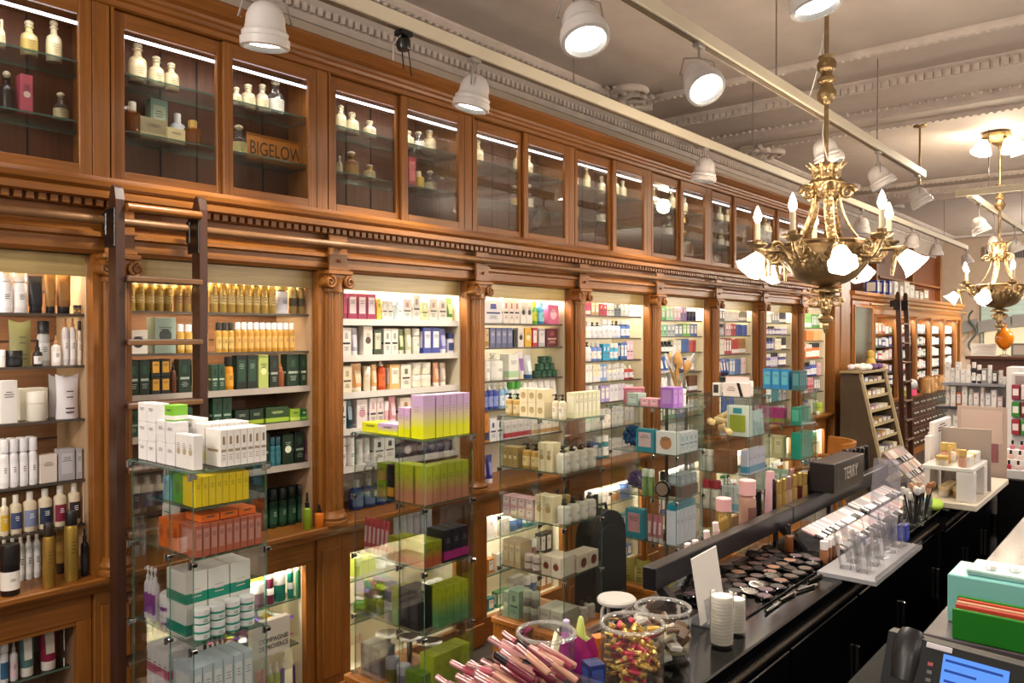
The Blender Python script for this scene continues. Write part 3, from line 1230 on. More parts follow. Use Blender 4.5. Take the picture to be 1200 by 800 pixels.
# small black camera clipped below the track
e = empty('hanging_camera', 'small black clip camera hanging on the track by cables', 'camera', (*at(473, 58, y=Y1).xy, TZ - .002))
b = MB(); b.box(-.03, .03, -.025, .025, -.022, -.0002, BLACK, .003); b.lathe([(.024, -.075), (.03, -.06), (.028, -.035), (.015, -.0225)], BLACK, 12); b.obj('body', e)
b = MB()
for i, s in enumerate((-.045, .0, .035)):
    b.tube([(s * .3, 0, -.02), (s, .01, -.06), (s * 1.2, 0, -.13 - .02 * i)], .0028, BLACK if i else M('C8C0B8', .4), 6)
b.obj('cable', e)

# further tracks past the big chandelier: a cross bar and a bar running away from it
pz = at(1120, 228, z=TZ + .02)
track('lighting_track', pz.x, pz.x, -1.6, pz.y, 'pale crosswise lighting track beyond the big chandelier', (pz.y - .25, -1.0))
Y3 = at(1136, 238, x=pz.x + .12).y
track('lighting_track', pz.x + .1, 12.5, Y3, Y3, 'pale lighting track running from the crosswise bar to the far wall', (9.5, 11))
track_head(1147, 262, Y3, (.1, -.35, -1), 'white track spotlight left of the far chandelier rod', 40)
track_head(1166, 283, Y3, (.1, -.2, -1), 'small white track spotlight right behind the far chandelier rod', 40)
track_head(1189, 286, Y3, (.15, -.35, -1), 'grey-white track spotlight right of the far chandelier rod', 40)

# ceiling lamp with three frosted globes
p = at(1168, 166, z=CEIL - .09)
e = empty('ceiling_lamp', 'brass ceiling lamp with three white bell shades by the plaster beam', 'lamp', (p.x, p.y, CEIL))
b = MB(); b.lathe([(.02, -.09), (.1, -.075), (.12, -.05), (.11, -.02), (.06, -.001)], BRASS, 20); b.obj('base', e)
for a in (200, 275, 340):
    ca, sa = math.cos(R(a) + TH - PI / 2), math.sin(R(a) + TH - PI / 2)
    ar = MB(); ar.tube([(ca * .06, sa * .06, -.06), (ca * .12, sa * .12, -.08), (ca * .15, sa * .15, -.12)], .012, BRASS, 8); ao = ar.obj('arm', e)
    s = MB(); s.lathe([(.03, .0), (.05, -.03), (.072, -.08), (.085, -.11), (.0, -.125)], glow('FFEFD2', 9), 16)
    s.obj('shade', e, (ca * .15, sa * .15, -.10), (R(22) * sa, -R(22) * ca, 0))
point((p.x, p.y, CEIL - .32), 25, r=.08)
e = empty('pendant_stem', 'thin brass pipe with round cap hanging from the ceiling plaster', 'pipe', (*at(1078, 146, z=CEIL).xy, CEIL))
b = MB(); b.lathe([(.012, -.03), (.05, -.02), (.055, -.008), (.05, -.001)], BRASS, 16); b.obj('cap', e)
b = MB(); b.cyl(.009, -.52, -.03, BRASS, 8); b.obj('pipe', e)

# ------------------------------------------------------------------ chandeliers
BULB = glow('FFF3DA', 22)
SHADE = glow('FFF1DC', 10)
CANDLE = M('E4D2B4', .5)


def acanthus(b, r, z0, z1, a, m, wid=.09, out=.03, curl=.035):
    """a ribbed leaf lying on a bowl and curling off at the tip"""
    n, k = 9, 5
    vs = []
    for i in range(n + 1):
        t = i / n
        z = z0 + (z1 - z0) * t
        w = wid * (math.sin(PI * min(1, .15 + t * .85)) ** .7) * (1 - .35 * abs(math.sin(t * 9)))
        rr = r(z) + .006 + (curl * max(0, t - .7) / .3)
        for j in range(k):
            u = (j - 2) / 2
            aa = a + u * w / max(.05, rr) / 2
            q = rr + .008 * (1 - abs(u)) + (.004 if j in (1, 3) else 0)
            vs.append((q * math.cos(aa), q * math.sin(aa), z))
    fs = [(i * k + j, i * k + j + 1, (i + 1) * k + j + 1, (i + 1) * k + j) for i in range(n) for j in range(k - 1)]
    b.add(vs, fs, m, True)


def scroll(b, c, u, w, r, m, turns=1.6, th=.012, sgn=1, n=26):
    pts = []
    for i in range(n):
        t = i / (n - 1)
        a = sgn * t * turns * 2 * PI
        rr = r * (1 - .86 * t)
        pts.append(Vector(c) + u * (rr * math.cos(a)) + w * (rr * math.sin(a)))
    b.tube(pts, [th * (1 - .5 * i / n) for i in range(n)], m, 7)


def chandelier(x, y, label, phase, power, ph2):
    e = empty('chandelier', label, 'chandelier', (x, y, 0))
    Z = Vector((0, 0, 1))
    b = MB()
    b.cyl(.011, 2.54, CEIL - .001, GILT, 10)
    b.lathe([(.012, CEIL - .06), (.07, CEIL - .03), (.075, CEIL - .002)], GILT, 18)
    b.obj('rod', e)
    b = MB()
    b.lathe([(.013, 2.845), (.022, 2.85), (.04, 2.875), (.044, 2.905), (.03, 2.93), (.026, 2.945), (.04, 2.955), (.042, 2.975), (.026, 2.99), (.024, 3.0), (.042, 3.02), (.044, 3.05), (.034, 3.07), (.04, 3.085), (.012, 3.09)], GILT, 18, ripple=lambda t, z: .07 * math.sin(8 * t))
    b.obj('rod_knops', e)
    b = MB()                      # crown collar with scrolls
    b.lathe([(.012, 2.56), (.05, 2.55), (.075, 2.53), (.05, 2.51), (.06, 2.48), (.085, 2.45), (.075, 2.42), (.06, 2.38), (.05, 2.37)], GILT, 20, ripple=lambda t, z: .09 * math.sin(7 * t))
    for i in range(10):
        acanthus(b, lambda z: .055, 2.44, 2.55, i * PI / 5, GILT, .05, curl=.03)
    for i in range(5):
        a = phase + i * 2 * PI / 5
        u = Vector((math.cos(a), math.sin(a), 0))
        scroll(b, u * .1 + Z * 2.40, u, Z, .038, GILT, 1.5, .013)
    b.obj('collar', e)
    for i in range(5):            # flat straps from the collar to the bowl
        a = phase + i * 2 * PI / 5
        u = Vector((math.cos(a), math.sin(a), 0))
        b = MB()
        pts = []
        for j in range(13):
            t = j / 12
            rad = .062 + .012 * math.sin(PI * t * .7) + .115 * t ** 2.4
            pts.append(u * rad + Z * (2.39 - .26 * t))
        b.tube(pts, .024, GILT, 8, flat=(1.0, .28), ref=(-math.sin(a), math.cos(a), 0))
        b.obj('strap', e)
    bowl_r = lambda z: .205 * math.sqrt(max(0, 1 - ((2.14 - z) / .2) ** 2)) if z < 2.14 else .205 - .4 * (z - 2.14)
    b = MB()
    prof = [(.03, 1.935), (.09, 1.95), (.14, 1.975), (.178, 2.02), (.2, 2.07), (.207, 2.11), (.2, 2.135), (.207, 2.15), (.19, 2.16), (.12, 2.15)]
    b.lathe(prof, M('8C7250', .4, .9, .3), 32)
    for i in range(10):
        acanthus(b, bowl_r, 1.96, 2.15, i * PI / 5 + phase, GILT, .12, curl=.04)
    for i in range(10):
        acanthus(b, bowl_r, 1.95, 2.08, i * PI / 5 + phase + PI / 10, GILT, .07, curl=.02)
    b.obj('bowl', e)
    b = MB()                      # lower gallery, scrolls, pendant finial
    b.lathe([(.02, 1.90), (.075, 1.905), (.078, 1.918), (.06, 1.926), (.03, 1.934)], GILT, 24)
    b.lathe([(.014, 1.79), (.02, 1.80), (.03, 1.84), (.022, 1.87), (.03, 1.89), (.02, 1.90)], GILT, 16)
    for i in range(4):
        a = phase + i * PI / 2
        u = Vector((math.cos(a), math.sin(a), 0))
        scroll(b, u * .055 + Z * 1.855, u, Z, .028, GILT, 1.4, .008)
        b.tube([u * .02 + Z * 1.9, u * .05 + Z * 1.885, u * .07 + Z * 1.86], .006, GILT, 6)
    b.lathe([(.006, 1.70), (.012, 1.72), (.016, 1.735), (.014, 1.75), (.03, 1.758), (.036, 1.775), (.028, 1.785), (.02, 1.79)], GILT, 18, ripple=lambda t, z: .1 * math.sin(9 * t))
    b.obj('finial', e)
    for i in range(5):
        # candle arm
        a = phase + ph2 + i * 2 * PI / 5
        u = Vector((math.cos(a), math.sin(a), 0))
        b = MB()
        pts = [u * .19 + Z * 2.09, u * .235 + Z * 2.065, u * .285 + Z * 2.065, u * .32 + Z * 2.105, u * .335 + Z * 2.145]
        b.tube(pts, [.015, .014, .012, .01, .009], GILT, 8)
        scroll(b, u * .265 + Z * 2.115, u, Z, .045, GILT, 1.5, .012, -1)
        b.lathe([(.012, 2.135), (.03, 2.145), (.052, 2.16), (.05, 2.167), (.02, 2.169), (.022, 2.185), (.017, 2.187)], GILT, 16, (u.x * .335, u.y * .335, 0), ripple=lambda t, z: .12 * math.sin(6 * t))
        b.obj('arm', e)
        b = MB(); b.cyl(.0135, 2.1855, 2.275, CANDLE, 12, (u.x * .335, u.y * .335)); c = b.obj('candle', e)
        b = MB(); b.lathe([(.008, 2.276), (.018, 2.292), (.021, 2.308), (.014, 2.335), (.005, 2.358), (.001, 2.365)], BULB, 12, (u.x * .335, u.y * .335, 0)); b.obj('bulb', c)
        point((u.x * .335 + x, u.y * .335 + y, 2.41), power, r=.02)
        # shade arm
        a = phase + i * 2 * PI / 5
        u = Vector((math.cos(a), math.sin(a), 0))
        b = MB()
        pts = [u * .19 + Z * 2.06, u * .23 + Z * 2.11, u * .29 + Z * 2.11, u * .33 + Z * 2.11]
        b.tube(pts, [.013, .012, .011, .011], GILT, 8)
        scroll(b, u * .25 + Z * 2.125, u, Z, .035, GILT, 1.5, .009)
        side = u.cross(Z)
        for s in (-1, 1):
            b.tube([u * .33 + Z * 2.11, u * .31 + side * s * .03 + Z * 2.06, u * .30 + side * s * .02 + Z * 1.98], [.01, .012, .006], GILT, 6)
        dirv = (u * .75 - Z * .8).normalized()
        q = (-dirv).to_track_quat('Z', 'Y').to_matrix().to_4x4()
        b.T = Matrix.Translation(u * .325 + Z * 2.105) @ q
        b.lathe([(.034, -.03), (.036, -.012), (.028, .0), (.012, .012)], GILT, 14, ripple=lambda t, z: .1 * math.sin(7 * t))
        b.T = None
        b.obj('arm', e)
        b = MB()
        b.T = Matrix.Translation(u * .34 + Z * 2.088) @ q
        b.lathe([(.026, 0), (.036, -.02), (.043, -.05), (.052, -.08), (.066, -.102)], SHADE, 24, cap=False, ripple=lambda t, z: .06 * math.sin(6 * t) * min(1, -z * 10))
        b.T = None
        sh = b.obj('shade', e)
        b = MB(); b.ball(.024, tuple(u * .34 + Z * 2.088 + dirv * .045), BULB, 10); b.obj('bulb', sh)
        pp = u * .34 + Z * 2.088 + dirv * .14
        point((pp.x + x, pp.y + y, pp.z), power * 1.3, r=.04)
    return e


# arms stand at 8 degrees (shades) from the picture's right-hand direction
base = math.atan2(1.37, 4.07) - PI / 2
base2 = math.atan2(1.31, 8.62) - PI / 2
c1 = chandelier(4.07, 1.37, 'large gilt chandelier with candle bulbs and glass shades, nearer of the two', base + R(8) * -1, 4.0, R(36))
c2 = chandelier(8.62, 1.31, 'smaller looking gilt chandelier farther off, beside the right edge', base2 - R(36), 3.5, R(36))

b = MB()                          # white flex tied round the rod, running to the track
pts = []
for i in range(46):
    t = i / 45
    pts.append((4.07 + .017 * math.cos(t * 12), 1.37 + .017 * math.sin(t * 12), 3.28 - .85 * t))
b.tube(pts, .003, WHITE, 6)
p0, p1 = Vector((4.07, 1.385, 3.2)), Vector((4.28, Y2, TZ + .05))
b.tube([p0.lerp(p1, t / 8) + Vector((0, 0, -.05 * math.sin(PI * t / 8))) for t in range(9)], .003, WHITE, 6)
tag(b.obj('flex_cord'), 'white flex cord wound round the chandelier rod', 'cord')

# added fill lights, unseen, round the viewer and far end to brighten the shop
for (x, y, pw) in ((-1.2, .8, 60), (.6, -1.2, 26), (3.2, -1.4, 55), (6, -1.4, 90), (9.5, -1.2, 110), (13, -.8, 170), (14.5, 1.5, 170), (15.5, -.5, 230)):
    spot((x, y, 2.85), (.05, .35, -1), pw, 140, (1, .9, .78), .08)
for (x, y, z, pw) in ((-.7, -.4, 2.3, 26), (1.6, -1.5, 2.2, 16), (4.6, -1.8, 2.2, 45), (8, -1.8, 2.3, 60), (12, -1.5, 2.4, 70), (14.6, .6, 2.6, 150), (-1.9, 1.6, 2.3, 75), (-.4, 1.9, 2.7, 45)):  # soft points added in place of light bounced off the room
    point((x, y, z), pw, (1, .9, .79), .08)
# ------------------------------------------------------------------ goods on the wall shelves
SHN = ['top shelf', 'second shelf', 'third shelf', 'fourth shelf', 'fifth shelf', 'sixth shelf']
YG = 2.972


def bay_lim(k):
    return (S(k - 1) if k else XL) + .066, S(k) - .084


def P(k, j, px0, px1, pyt, n, kind, desc, Y=YG, z=None, h=None, where=None, **kw):
    """a run of goods in bay k on shelf j (0 = top, -1 = on the ledge), seen from px0 to px1 with its top at pyt"""
    zz = z if z is not None else (SHELVES[k][j] if j >= 0 else LEDGE)
    a, c = bay_lim(k)
    x0, x1 = max(a, ax(px0, Y)), min(c, ax(px1, Y))
    if j < 0:
        x0, x1 = ax(px0, Y), ax(px1, Y)
    hh = h or max(.03, azz((px0 + px1) / 2, pyt, Y) - zz)
    if j > 0:
        hh = min(hh, SHELVES[k][j - 1] - zz - .014)
    elif j == 0:
        hh = min(hh, 1.895 + .03 - zz)
    run(x0, x1, Y, zz, hh, n, kind, desc, where or ((SHN[j] if j >= 0 else 'ledge') + ', ' + BAYN[k]), **kw)


# --- leftmost bay
P(0, 0, 0, 35, 316, 2, 'wide', 'tall white bottle', col='EDEBEE', cap='E4E2E6', lab='F4F2F4')
P(0, 0, 36, 54, 323, 1, 'tube', 'black tube with pale cap', col='15161C', cap='1A1A1E', lab='20222A')
P(0, 0, 55, 68, 318, 1, 'tube', 'bronze tube with black foot', col='9A6C32', cap='141210', lab='A87C40')
P(0, 0, 69, 87, 318, 1, 'tube', 'wider brown bronze tube', col='8A5E2C', cap='141210', lab='9A6E38')
P(0, 0, 87, 108, 358, 2, 'jar', 'low black jar with gold band', col='18110C', lid='18110C', lab='C09858')
P(0, 1, 0, 8, 410, 1, 'jar', 'white jar at the edge', col='ECEAE4', lid='F2F0EA')
P(0, 1, 9, 30, 411, 1, 'jar', 'wide black jar', col='17171C', lid='101014', lab='202028')
P(0, 1, 13, 41, 374, 1, 'pouch', 'olive bag with black top', Y=3.06, col='6E6A44')
P(0, 1, 46, 61, 376, 1, 'wide', 'grey bottle with black cap', Y=3.0, col='B0B0B2', cap='151515', lab='D8D8D8')
P(0, 1, 40, 52, 398, 1, 'dropper', 'small dark dropper bottle', Y=2.966, col='2A1E18', cap='101010', lab='E4E2E2', shoulder=.55)
P(0, 1, 62, 73, 393, 1, 'spray', 'short white spray bottle with copper neck', col='E2DCDA', cap='C08860', lab='EFEBEA', shoulder=.68)
P(0, 1, 74, 91, 373, 2, 'spray', 'tall white spray bottle with copper neck', Y=2.985, col='D9D3D6', cap='B87E50', lab='EAE6E6', shoulder=.8)
P(0, 1, 92, 105, 376, 1, 'wide', 'white bottle with tall black cap', col='D8CFC6', cap='17120F', lab='E6DED6', shoulder=.78)
P(0, 2, 0, 21, 446, 1, 'carton', 'large white square carton', col='E4E0DE', col2='EFEDEC')
P(0, 2, 22, 57, 455, 1, 'carton', 'wide cream carton behind a round tub', Y=3.05, col='E2DACE', col2='EFE9E0')
P(0, 2, 34, 58, 473, 1, 'jar', 'round cream tub lying before a carton', col='EAE4DA', lid='EFEAE0', h=.10)
P(0, 2, 60, 80, 438, 1, 'pouch', 'grey translucent refill pouch', Y=3.07, col='B4B2BC')
P(0, 2, 68, 110, 438, 1, 'pouch', 'large white refill pouch with small print', col='D9D5DC')
P(0, 3, 0, 45, 514, 4, 'wide', 'white shampoo bottle', col='E6E4E8', cap='DCDADF', lab='EEECF0', rows=2)
P(0, 3, 46, 67, 533, 1, 'carton', 'cream square carton', col='DCD0C8', col2='E8E0D8')
P(0, 3, 68, 88, 526, 1, 'carton', 'silver grey carton, left of a pair', col='A8A6AC', style='panel', col2='BFBDC4')
P(0, 3, 89, 111, 525, 1, 'carton', 'silver grey carton, right of a pair', col='A8A6AC', style='panel', col2='BFBDC4')
for i, (c_, d_) in enumerate((('C8A020', 'yellow'), ('3A4870', 'navy'), ('7A86A8', 'slate blue'), ('202C48', 'dark blue'), ('7A1838', 'crimson'), ('2A1420', 'plum'), ('8A2038', 'wine red'))):
    p0, p1 = [(0, 11), (12, 27), (28, 45), (46, 63), (64, 80), (81, 96), (97, 112)][i]
    P(0, 4, p0, p1, 584 - i * 3.5, 1, 'bottle', f'cream bottle with {d_} label', col='D8CBB0', cap='E8E4DC', lab=c_, ink='F0F0F0', shoulder=.78)
P(0, -1, 2, 26, 632, 1, 'jar', 'big black jar with white label', Y=2.885, col='141214', lid='181414', lab='E4E0D8', h=.165, where='ledge front, leftmost bay')
P(0, -1, 51, 66, 622, 1, 'can', 'gold can with bare nozzle', Y=2.882, col='A8843C', cap='2A2018', h=.215, where='ledge front, leftmost bay')
P(0, -1, 77, 94, 610, 1, 'can', 'gold can with black cap', Y=2.90, col='A88A40', cap='151210', h=.24, where='ledge front, leftmost bay')
P(0, -1, 95, 104, 630, 1, 'spray', 'slim black spray bottle', Y=2.93, col='161418', cap='101010', lab='2A2A30', h=.165, where='ledge, leftmost bay')
P(0, -1, 106, 115, 612, 1, 'spray', 'black bottle with gold neck', Y=2.98, col='1A1614', cap='B89848', lab='D8D0C8', h=.235, where='ledge, leftmost bay')
P(0, -1, 115, 127, 618, 1, 'spray', 'silver grey mist bottle with white nozzle', Y=2.93, col='B0B4BC', cap='ECECEC', lab='C0C4CC', h=.205, where='ledge end, leftmost bay', shoulder=.85)
P(0, -1, 0, 48, 620, 5, 'spray', 'clear bottle with white spray top', Y=3.04, col='D8DADC', cap='F0F0F0', lab='ECECEC', h=.18)
P(0, -1, 66, 77, 612, 1, 'tube', 'bronze tube behind gold cans', Y=3.02, col='A07C3C', cap='2A2018', h=.24)

# --- bay behind the ladder
P(1, 0, 150, 205, 327, 5, 'can', 'dull gold can with pale cap', col='A88C48', cap='D8CFA8', band='C8B070')
P(1, 0, 206, 247, 328, 4, 'can', 'old gold can with floral print', col='B09050', cap='D0C090', band='A88050')
P(1, 0, 248, 326, 327, 8, 'can', 'bright gold can with pale cap', col='C0A058', cap='E0D0A0', band='D8C080')
P(1, 0, 327, 341, 328, 1, 'wide', 'white can with gold cap', col='DCDAE0', cap='C0A860', lab='C8C8D4')
P(1, 0, 342, 361, 330, 2, 'can', 'gold can with dark band', col='A8905C', cap='CFC8A8', band='5A5038')
P(1, 1, 150, 174, 387, 1, 'carton', 'white carton with a black portrait', col='DAD4CC', style='round', col2='2E2A2C')
P(1, 1, 181, 207, 372, 1, 'carton', 'sage green carton with dark emblem', col='8FA294', style='round', col2='3A4440')
P(1, 1, 209, 246, 380, 4, 'canb', 'gold bottle with white cap', col='C89A40', cap='ECEAE6', lab='D8B468', shoulder=.74)
P(1, 1, 254, 276, 378, 3, 'canb', 'gold bottle with black cap', col='C89A40', cap='1C2420', lab='D8B468', shoulder=.74)
P(1, 1, 277, 347, 378, 10, 'canb', 'amber gold bottle with white cap', col='C8943C', cap='F0EEEA', lab='DCAE60', shoulder=.76)
DG, DG2 = '12281C', '1E4430'
P(1, 2, 150, 176, 422, 2, 'carton', 'dark green carton', col=DG, col2=DG2, style='bar', ink='9AA89A')
P(1, 2, 177, 200, 422, 2, 'carton', 'black carton with yellow picture', col='16221A', col2='D8A030', style='panel', stack=2, h=.066)
P(1, 2, 201, 208, 424, 1, 'spray', 'brown glass bottle between cartons', col='5A3018', cap='101010')
P(1, 2, 209, 224, 421, 1, 'carton', 'deep green carton beside brown bottle', col=DG, col2=DG2, style='bar', ink='9AA89A')
P(1, 2, 225, 234, 422, 1, 'carton', 'cream and green slim carton behind ladder rail', col='C8B880', col2=DG, style='panel')
P(1, 2, 248, 264, 427, 2, 'carton', 'short dark green carton', col=DG2, col2=DG, style='bar', ink='B0BCA8')
P(1, 2, 265, 276, 418, 1, 'canb', 'orange bottle with black cap', col='C8861C', cap='1A1A1A', lab='D89830')
P(1, 2, 277, 302, 416, 2, 'carton', 'tall blackish green carton', col='101C16', col2=DG2, style='panel', ink='90A090')
P(1, 2, 303, 315, 414, 1, 'carton', 'carton with bright lime picture', col='A8B860', col2='D8DC98', style='round')
P(1, 2, 316, 327, 416, 1, 'carton', 'black green carton with fine print', col='121C16', col2='26342A', style='bar', ink='A0A89C')
P(1, 2, 327, 335, 428, 1, 'spray', 'small copper brown spray bottle', Y=2.966, col='8A4A28', cap='B06A40', h=.10)
P(1, 2, 336, 351, 413, 1, 'carton', 'wide green carton near right end', col='143020', col2='2A5038', style='bar', ink='A8B4A0')
P(1, 2, 352, 362, 413, 1, 'carton', 'narrow green carton at right end', col='143020', col2='2A5038', style='bar', ink='A8B4A0')
P(1, 3, 150, 200, 480, 4, 'carton', 'green carton behind white packs', col=DG2, col2=DG, style='bar', ink='90A898')
P(1, 3, 205, 236, 478, 3, 'carton', 'green carton behind the ladder', col=DG2, col2=DG, style='bar', ink='90A898')
P(1, 3, 249, 272, 466, 2, 'carton', 'tall bottle green carton', col='17402C', col2=DG, style='bar', ink='90A898')
P(1, 3, 275, 309, 480, 2, 'carton', 'low green carton with lime stripe', col=DG, col2='9AB030', style='band', ink='A0B090')
P(1, 3, 311, 339, 477, 1, 'carton', 'wide green carton with lime lid', col='24401C', col2='9AB838', style='band', ink='C8D890')
P(1, 3, 340, 352, 479, 1, 'carton', 'lime green carton', col='8CB030', col2='B8D060', style='band')
P(1, 3, 353, 365, 479, 1, 'carton', 'emerald carton at right end', col='1C6030', col2='6AB040', style='band', ink='D8E8C0')
P(1, 4, 302, 316, 508, 1, 'carton', 'dark green carton', col=DG, col2=DG2, style='bar', ink='8AA090')
P(1, 4, 317, 330, 512, 2, 'wide', 'teal blue bottle', col='2A6470', cap='1A4450', lab='3A7884')
P(1, 4, 331, 344, 509, 1, 'carton', 'green carton with a white figure', col='1C2E20', col2='E4E8D0', style='round', ink='90A898')
P(1, 4, 345, 357, 506, 1, 'carton', 'nearly black green carton', col='10201A', col2=DG2, style='bar', ink='8AA090')
P(1, 4, 358, 365, 514, 1, 'carton', 'slim plum carton at right end', col='4A2438', col2='7A4A5A', style='band')
P(1, 4, 250, 300, 520, 5, 'jar', 'small low dark jar', col='2A3A30', lid='4A3A4A')
P(1, -1, 230, 360, 560, 11, 'wide', 'dark green bottle with black cap', Y=3.02, col='123A28', cap='14201A', lab='1E5038', h=.17, ink='A0C0A8')
P(1, -1, 358, 367, 560, 1, 'dropper', 'lime green dropper bottle with tall black top', Y=2.885, col='7C9420', cap='141414', h=.16, where='ledge edge, ladder bay', shoulder=.58)
P(1, -1, 372, 382, 580, 1, 'dropper', 'orange dropper bottle with black top', Y=2.875, col='C86A18', cap='141414', h=.10, where='ledge edge before the pilaster', shoulder=.62)

# --- third bay: pale cartons in colour order
P(2, 0, 398, 407, 343, 2, 'carton', 'narrow magenta carton', col='8E1848', col2='C04070', style='panel')
P(2, 0, 408, 441, 344, 3, 'carton', 'magenta carton with white panel', col='98184C', col2='EADCE4', style='panel')
P(2, 0, 442, 447, 350, 1, 'carton', 'thin yellow carton', col='D8C840', col2='E8E0A0')
P(2, 0, 448, 461, 352, 2, 'carton', 'white carton with dark bar', col='E6E4DC', style='bar', ink='5A5A54')
P(2, 0, 462, 470, 352, 1, 'wide', 'pale blue bottle', col='C8DCE0', cap='E0ECEE')
P(2, 0, 472, 483, 350, 1, 'carton', 'white carton with red sign', col='E6E2DC', style='bar', col2='C89890', ink='6A6460')
P(2, 0, 484, 493, 345, 1, 'carton', 'taller white carton', col='E4DFDA', style='bar', col2='B09890', ink='6A6460')
P(2, 0, 494, 502, 354, 1, 'carton', 'pale yellow green carton', col='DCE0A8', style='bar', ink='606050')
P(2, 0, 503, 513, 350, 1, 'carton', 'beige white carton', col='E0DAD0', style='bar', col2='C0A898', ink='6A6058')
P(2, 0, 514, 524, 351, 1, 'carton', 'two storey white carton', col='E4DED4', style='bar', col2='A09088', ink='5A5450')
P(2, 0, 525, 534, 349, 1, 'tube', 'green tube', col='5A9038', cap='D8DCC8', lab='C8D8B0')
P(2, 1, 400, 412, 384, 1, 'carton', 'white carton with name bar', col='E2DED8', style='bar', col2='B0A8A8', ink='26262C')
P(2, 1, 413, 422, 384, 1, 'tube', 'grey lilac tube', col='A8A4B4', cap='ECEAE8', lab='C8C4D0')
P(2, 1, 426, 437, 382, 1, 'carton', 'white carton with brown spots', col='E2D8CC', style='round', col2='4A3A34')
P(2, 1, 438, 448, 386, 1, 'carton', 'dark green and white carton', col='35452A', col2='D0CCB8', style='panel')
P(2, 1, 450, 467, 385, 2, 'carton', 'white carton with black side bar', col='E4DFD8', style='bar', col2='A0988C', ink='1E1E1E')
P(2, 1, 468, 476, 386, 1, 'tube', 'olive green tube', col='5C6E30', cap='D8D4C0', lab='C0C8A0')
P(2, 1, 477, 485, 385, 1, 'tube', 'white and olive tube', col='C4C49C', cap='E4E0D0', lab='E4E4D0')
P(2, 1, 486, 494, 385, 1, 'wide', 'cream bottle', col='D8D2C4', cap='E8E4DC', lab='E4DED4')
P(2, 1, 496, 516, 384, 2, 'carton', 'white carton with cobalt edges', col='3C4AA0', col2='E4E2EA', style='panel')
P(2, 1, 517, 526, 385, 1, 'tube', 'periwinkle tube', col='7A7CC0', cap='E0DEE8', lab='B8B8DC')
P(2, 1, 527, 536, 390, 1, 'wide', 'navy and white bottle', col='D0CED8', cap='2A3060', lab='34407A')
P(2, 2, 401, 413, 429, 1, 'carton', 'cream carton with bar', col='E8DCC4', style='bar', col2='B8A880', ink='5A5040')
P(2, 2, 415, 428, 426, 1, 'tube', 'wide apricot tube', col='D8A060', cap='E8DCC8', lab='DCC0A0')
P(2, 2, 429, 436, 429, 1, 'jar', 'cream stacked jar', col='E6D8BC', lid='ECE4D0')
P(2, 2, 437, 444, 427, 1, 'tube', 'peach tube', col='E0A868', cap='EAE0D0', lab='E8D0B0')
P(2, 2, 445, 454, 422, 1, 'spray', 'red orange spray bottle', col='C04A1C', cap='E8DCC8', lab='D86A30', shoulder=.78)
P(2, 2, 457, 469, 427, 1, 'carton', 'white carton with tan side', col='D8B070', col2='ECE6DA', style='panel', ink='3A362E')
P(2, 2, 470, 482, 427, 1, 'carton', 'ivory carton with leaf print', col='E8E0D0', style='bar', col2='7A7058', ink='3A362E')
P(2, 2, 484, 508, 430, 2, 'jar', 'flat ivory jar', col='E8E0CC', lid='EEE8DC', stack=2, h=.062)
P(2, 2, 510, 517, 425, 1, 'tube', 'salmon tube', col='D09068', cap='E8DCD0', lab='E0B8A0')
P(2, 2, 518, 525, 425, 1, 'tube', 'grey beige tube', col='B8A898', cap='E8E0D8', lab='D0C8C0')
P(2, 3, 397, 406, 470, 1, 'carton', 'white carton with dark leaf', col='DADAD4', style='bar', col2='1E5040', ink='2A3A38')
P(2, 3, 407, 416, 468, 1, 'tube', 'dark teal tube', col='1E3848', cap='28485A', lab='8AA0B0')
P(2, 3, 418, 431, 468, 1, 'carton', 'white carton with pink flower', col='E0D4D4', style='round', col2='C890A0')
P(2, 3, 433, 450, 466, 2, 'carton', 'blush white carton', col='E4D6D4', style='bar', col2='C8A0A4', ink='4A4444')
P(2, 3, 451, 457, 470, 1, 'jar', 'small pink jar', col='E0B8BC', lid='ECE0E0')
P(2, 3, 458, 467, 464, 1, 'tube', 'rose pink tube', col='D890A0', cap='ECDCE0', lab='E8C4CC')
P(2, 3, 469, 482, 466, 1, 'carton', 'white carton with brown edge', col='DCCFC0', style='bar', col2='9A7050', ink='3A3430')
P(2, 3, 483, 500, 466, 2, 'carton', 'cream carton half hidden', col='E0D8C8', style='bar', col2='A89878', ink='3A3430')
P(2, 4, 398, 418, 512, 2, 'wide', 'cloudy white bottle', col='D4D0CC', cap='E4E2E0', lab='E0DEDC')
P(2, 4, 420, 436, 514, 2, 'tube', 'whitish tube', col='CFCBC8', cap='E8E6E4', lab='DEDCDA')
P(2, 4, 438, 463, 512, 2, 'carton', 'white carton with black leaf print', col='DEDAD4', style='bar', col2='2A2A2E', ink='3A3A40')
P(2, 4, 466, 489, 518, 1, 'carton', 'wide navy carton with white oval', col='23233E', style='round', col2='E0DEE4', ink='6A6A8A')
P(2, 4, 490, 530, 518, 4, 'carton', 'dark navy carton', col='2A2A40', col2='4A4A68', style='panel', ink='8A8AA8')
P(2, -1, 415, 470, 560, 4, 'bottle', 'mixed blue and cream bottle', Y=3.03, col='34489A', cap='E0DED8', lab='8090C8', h=.14)

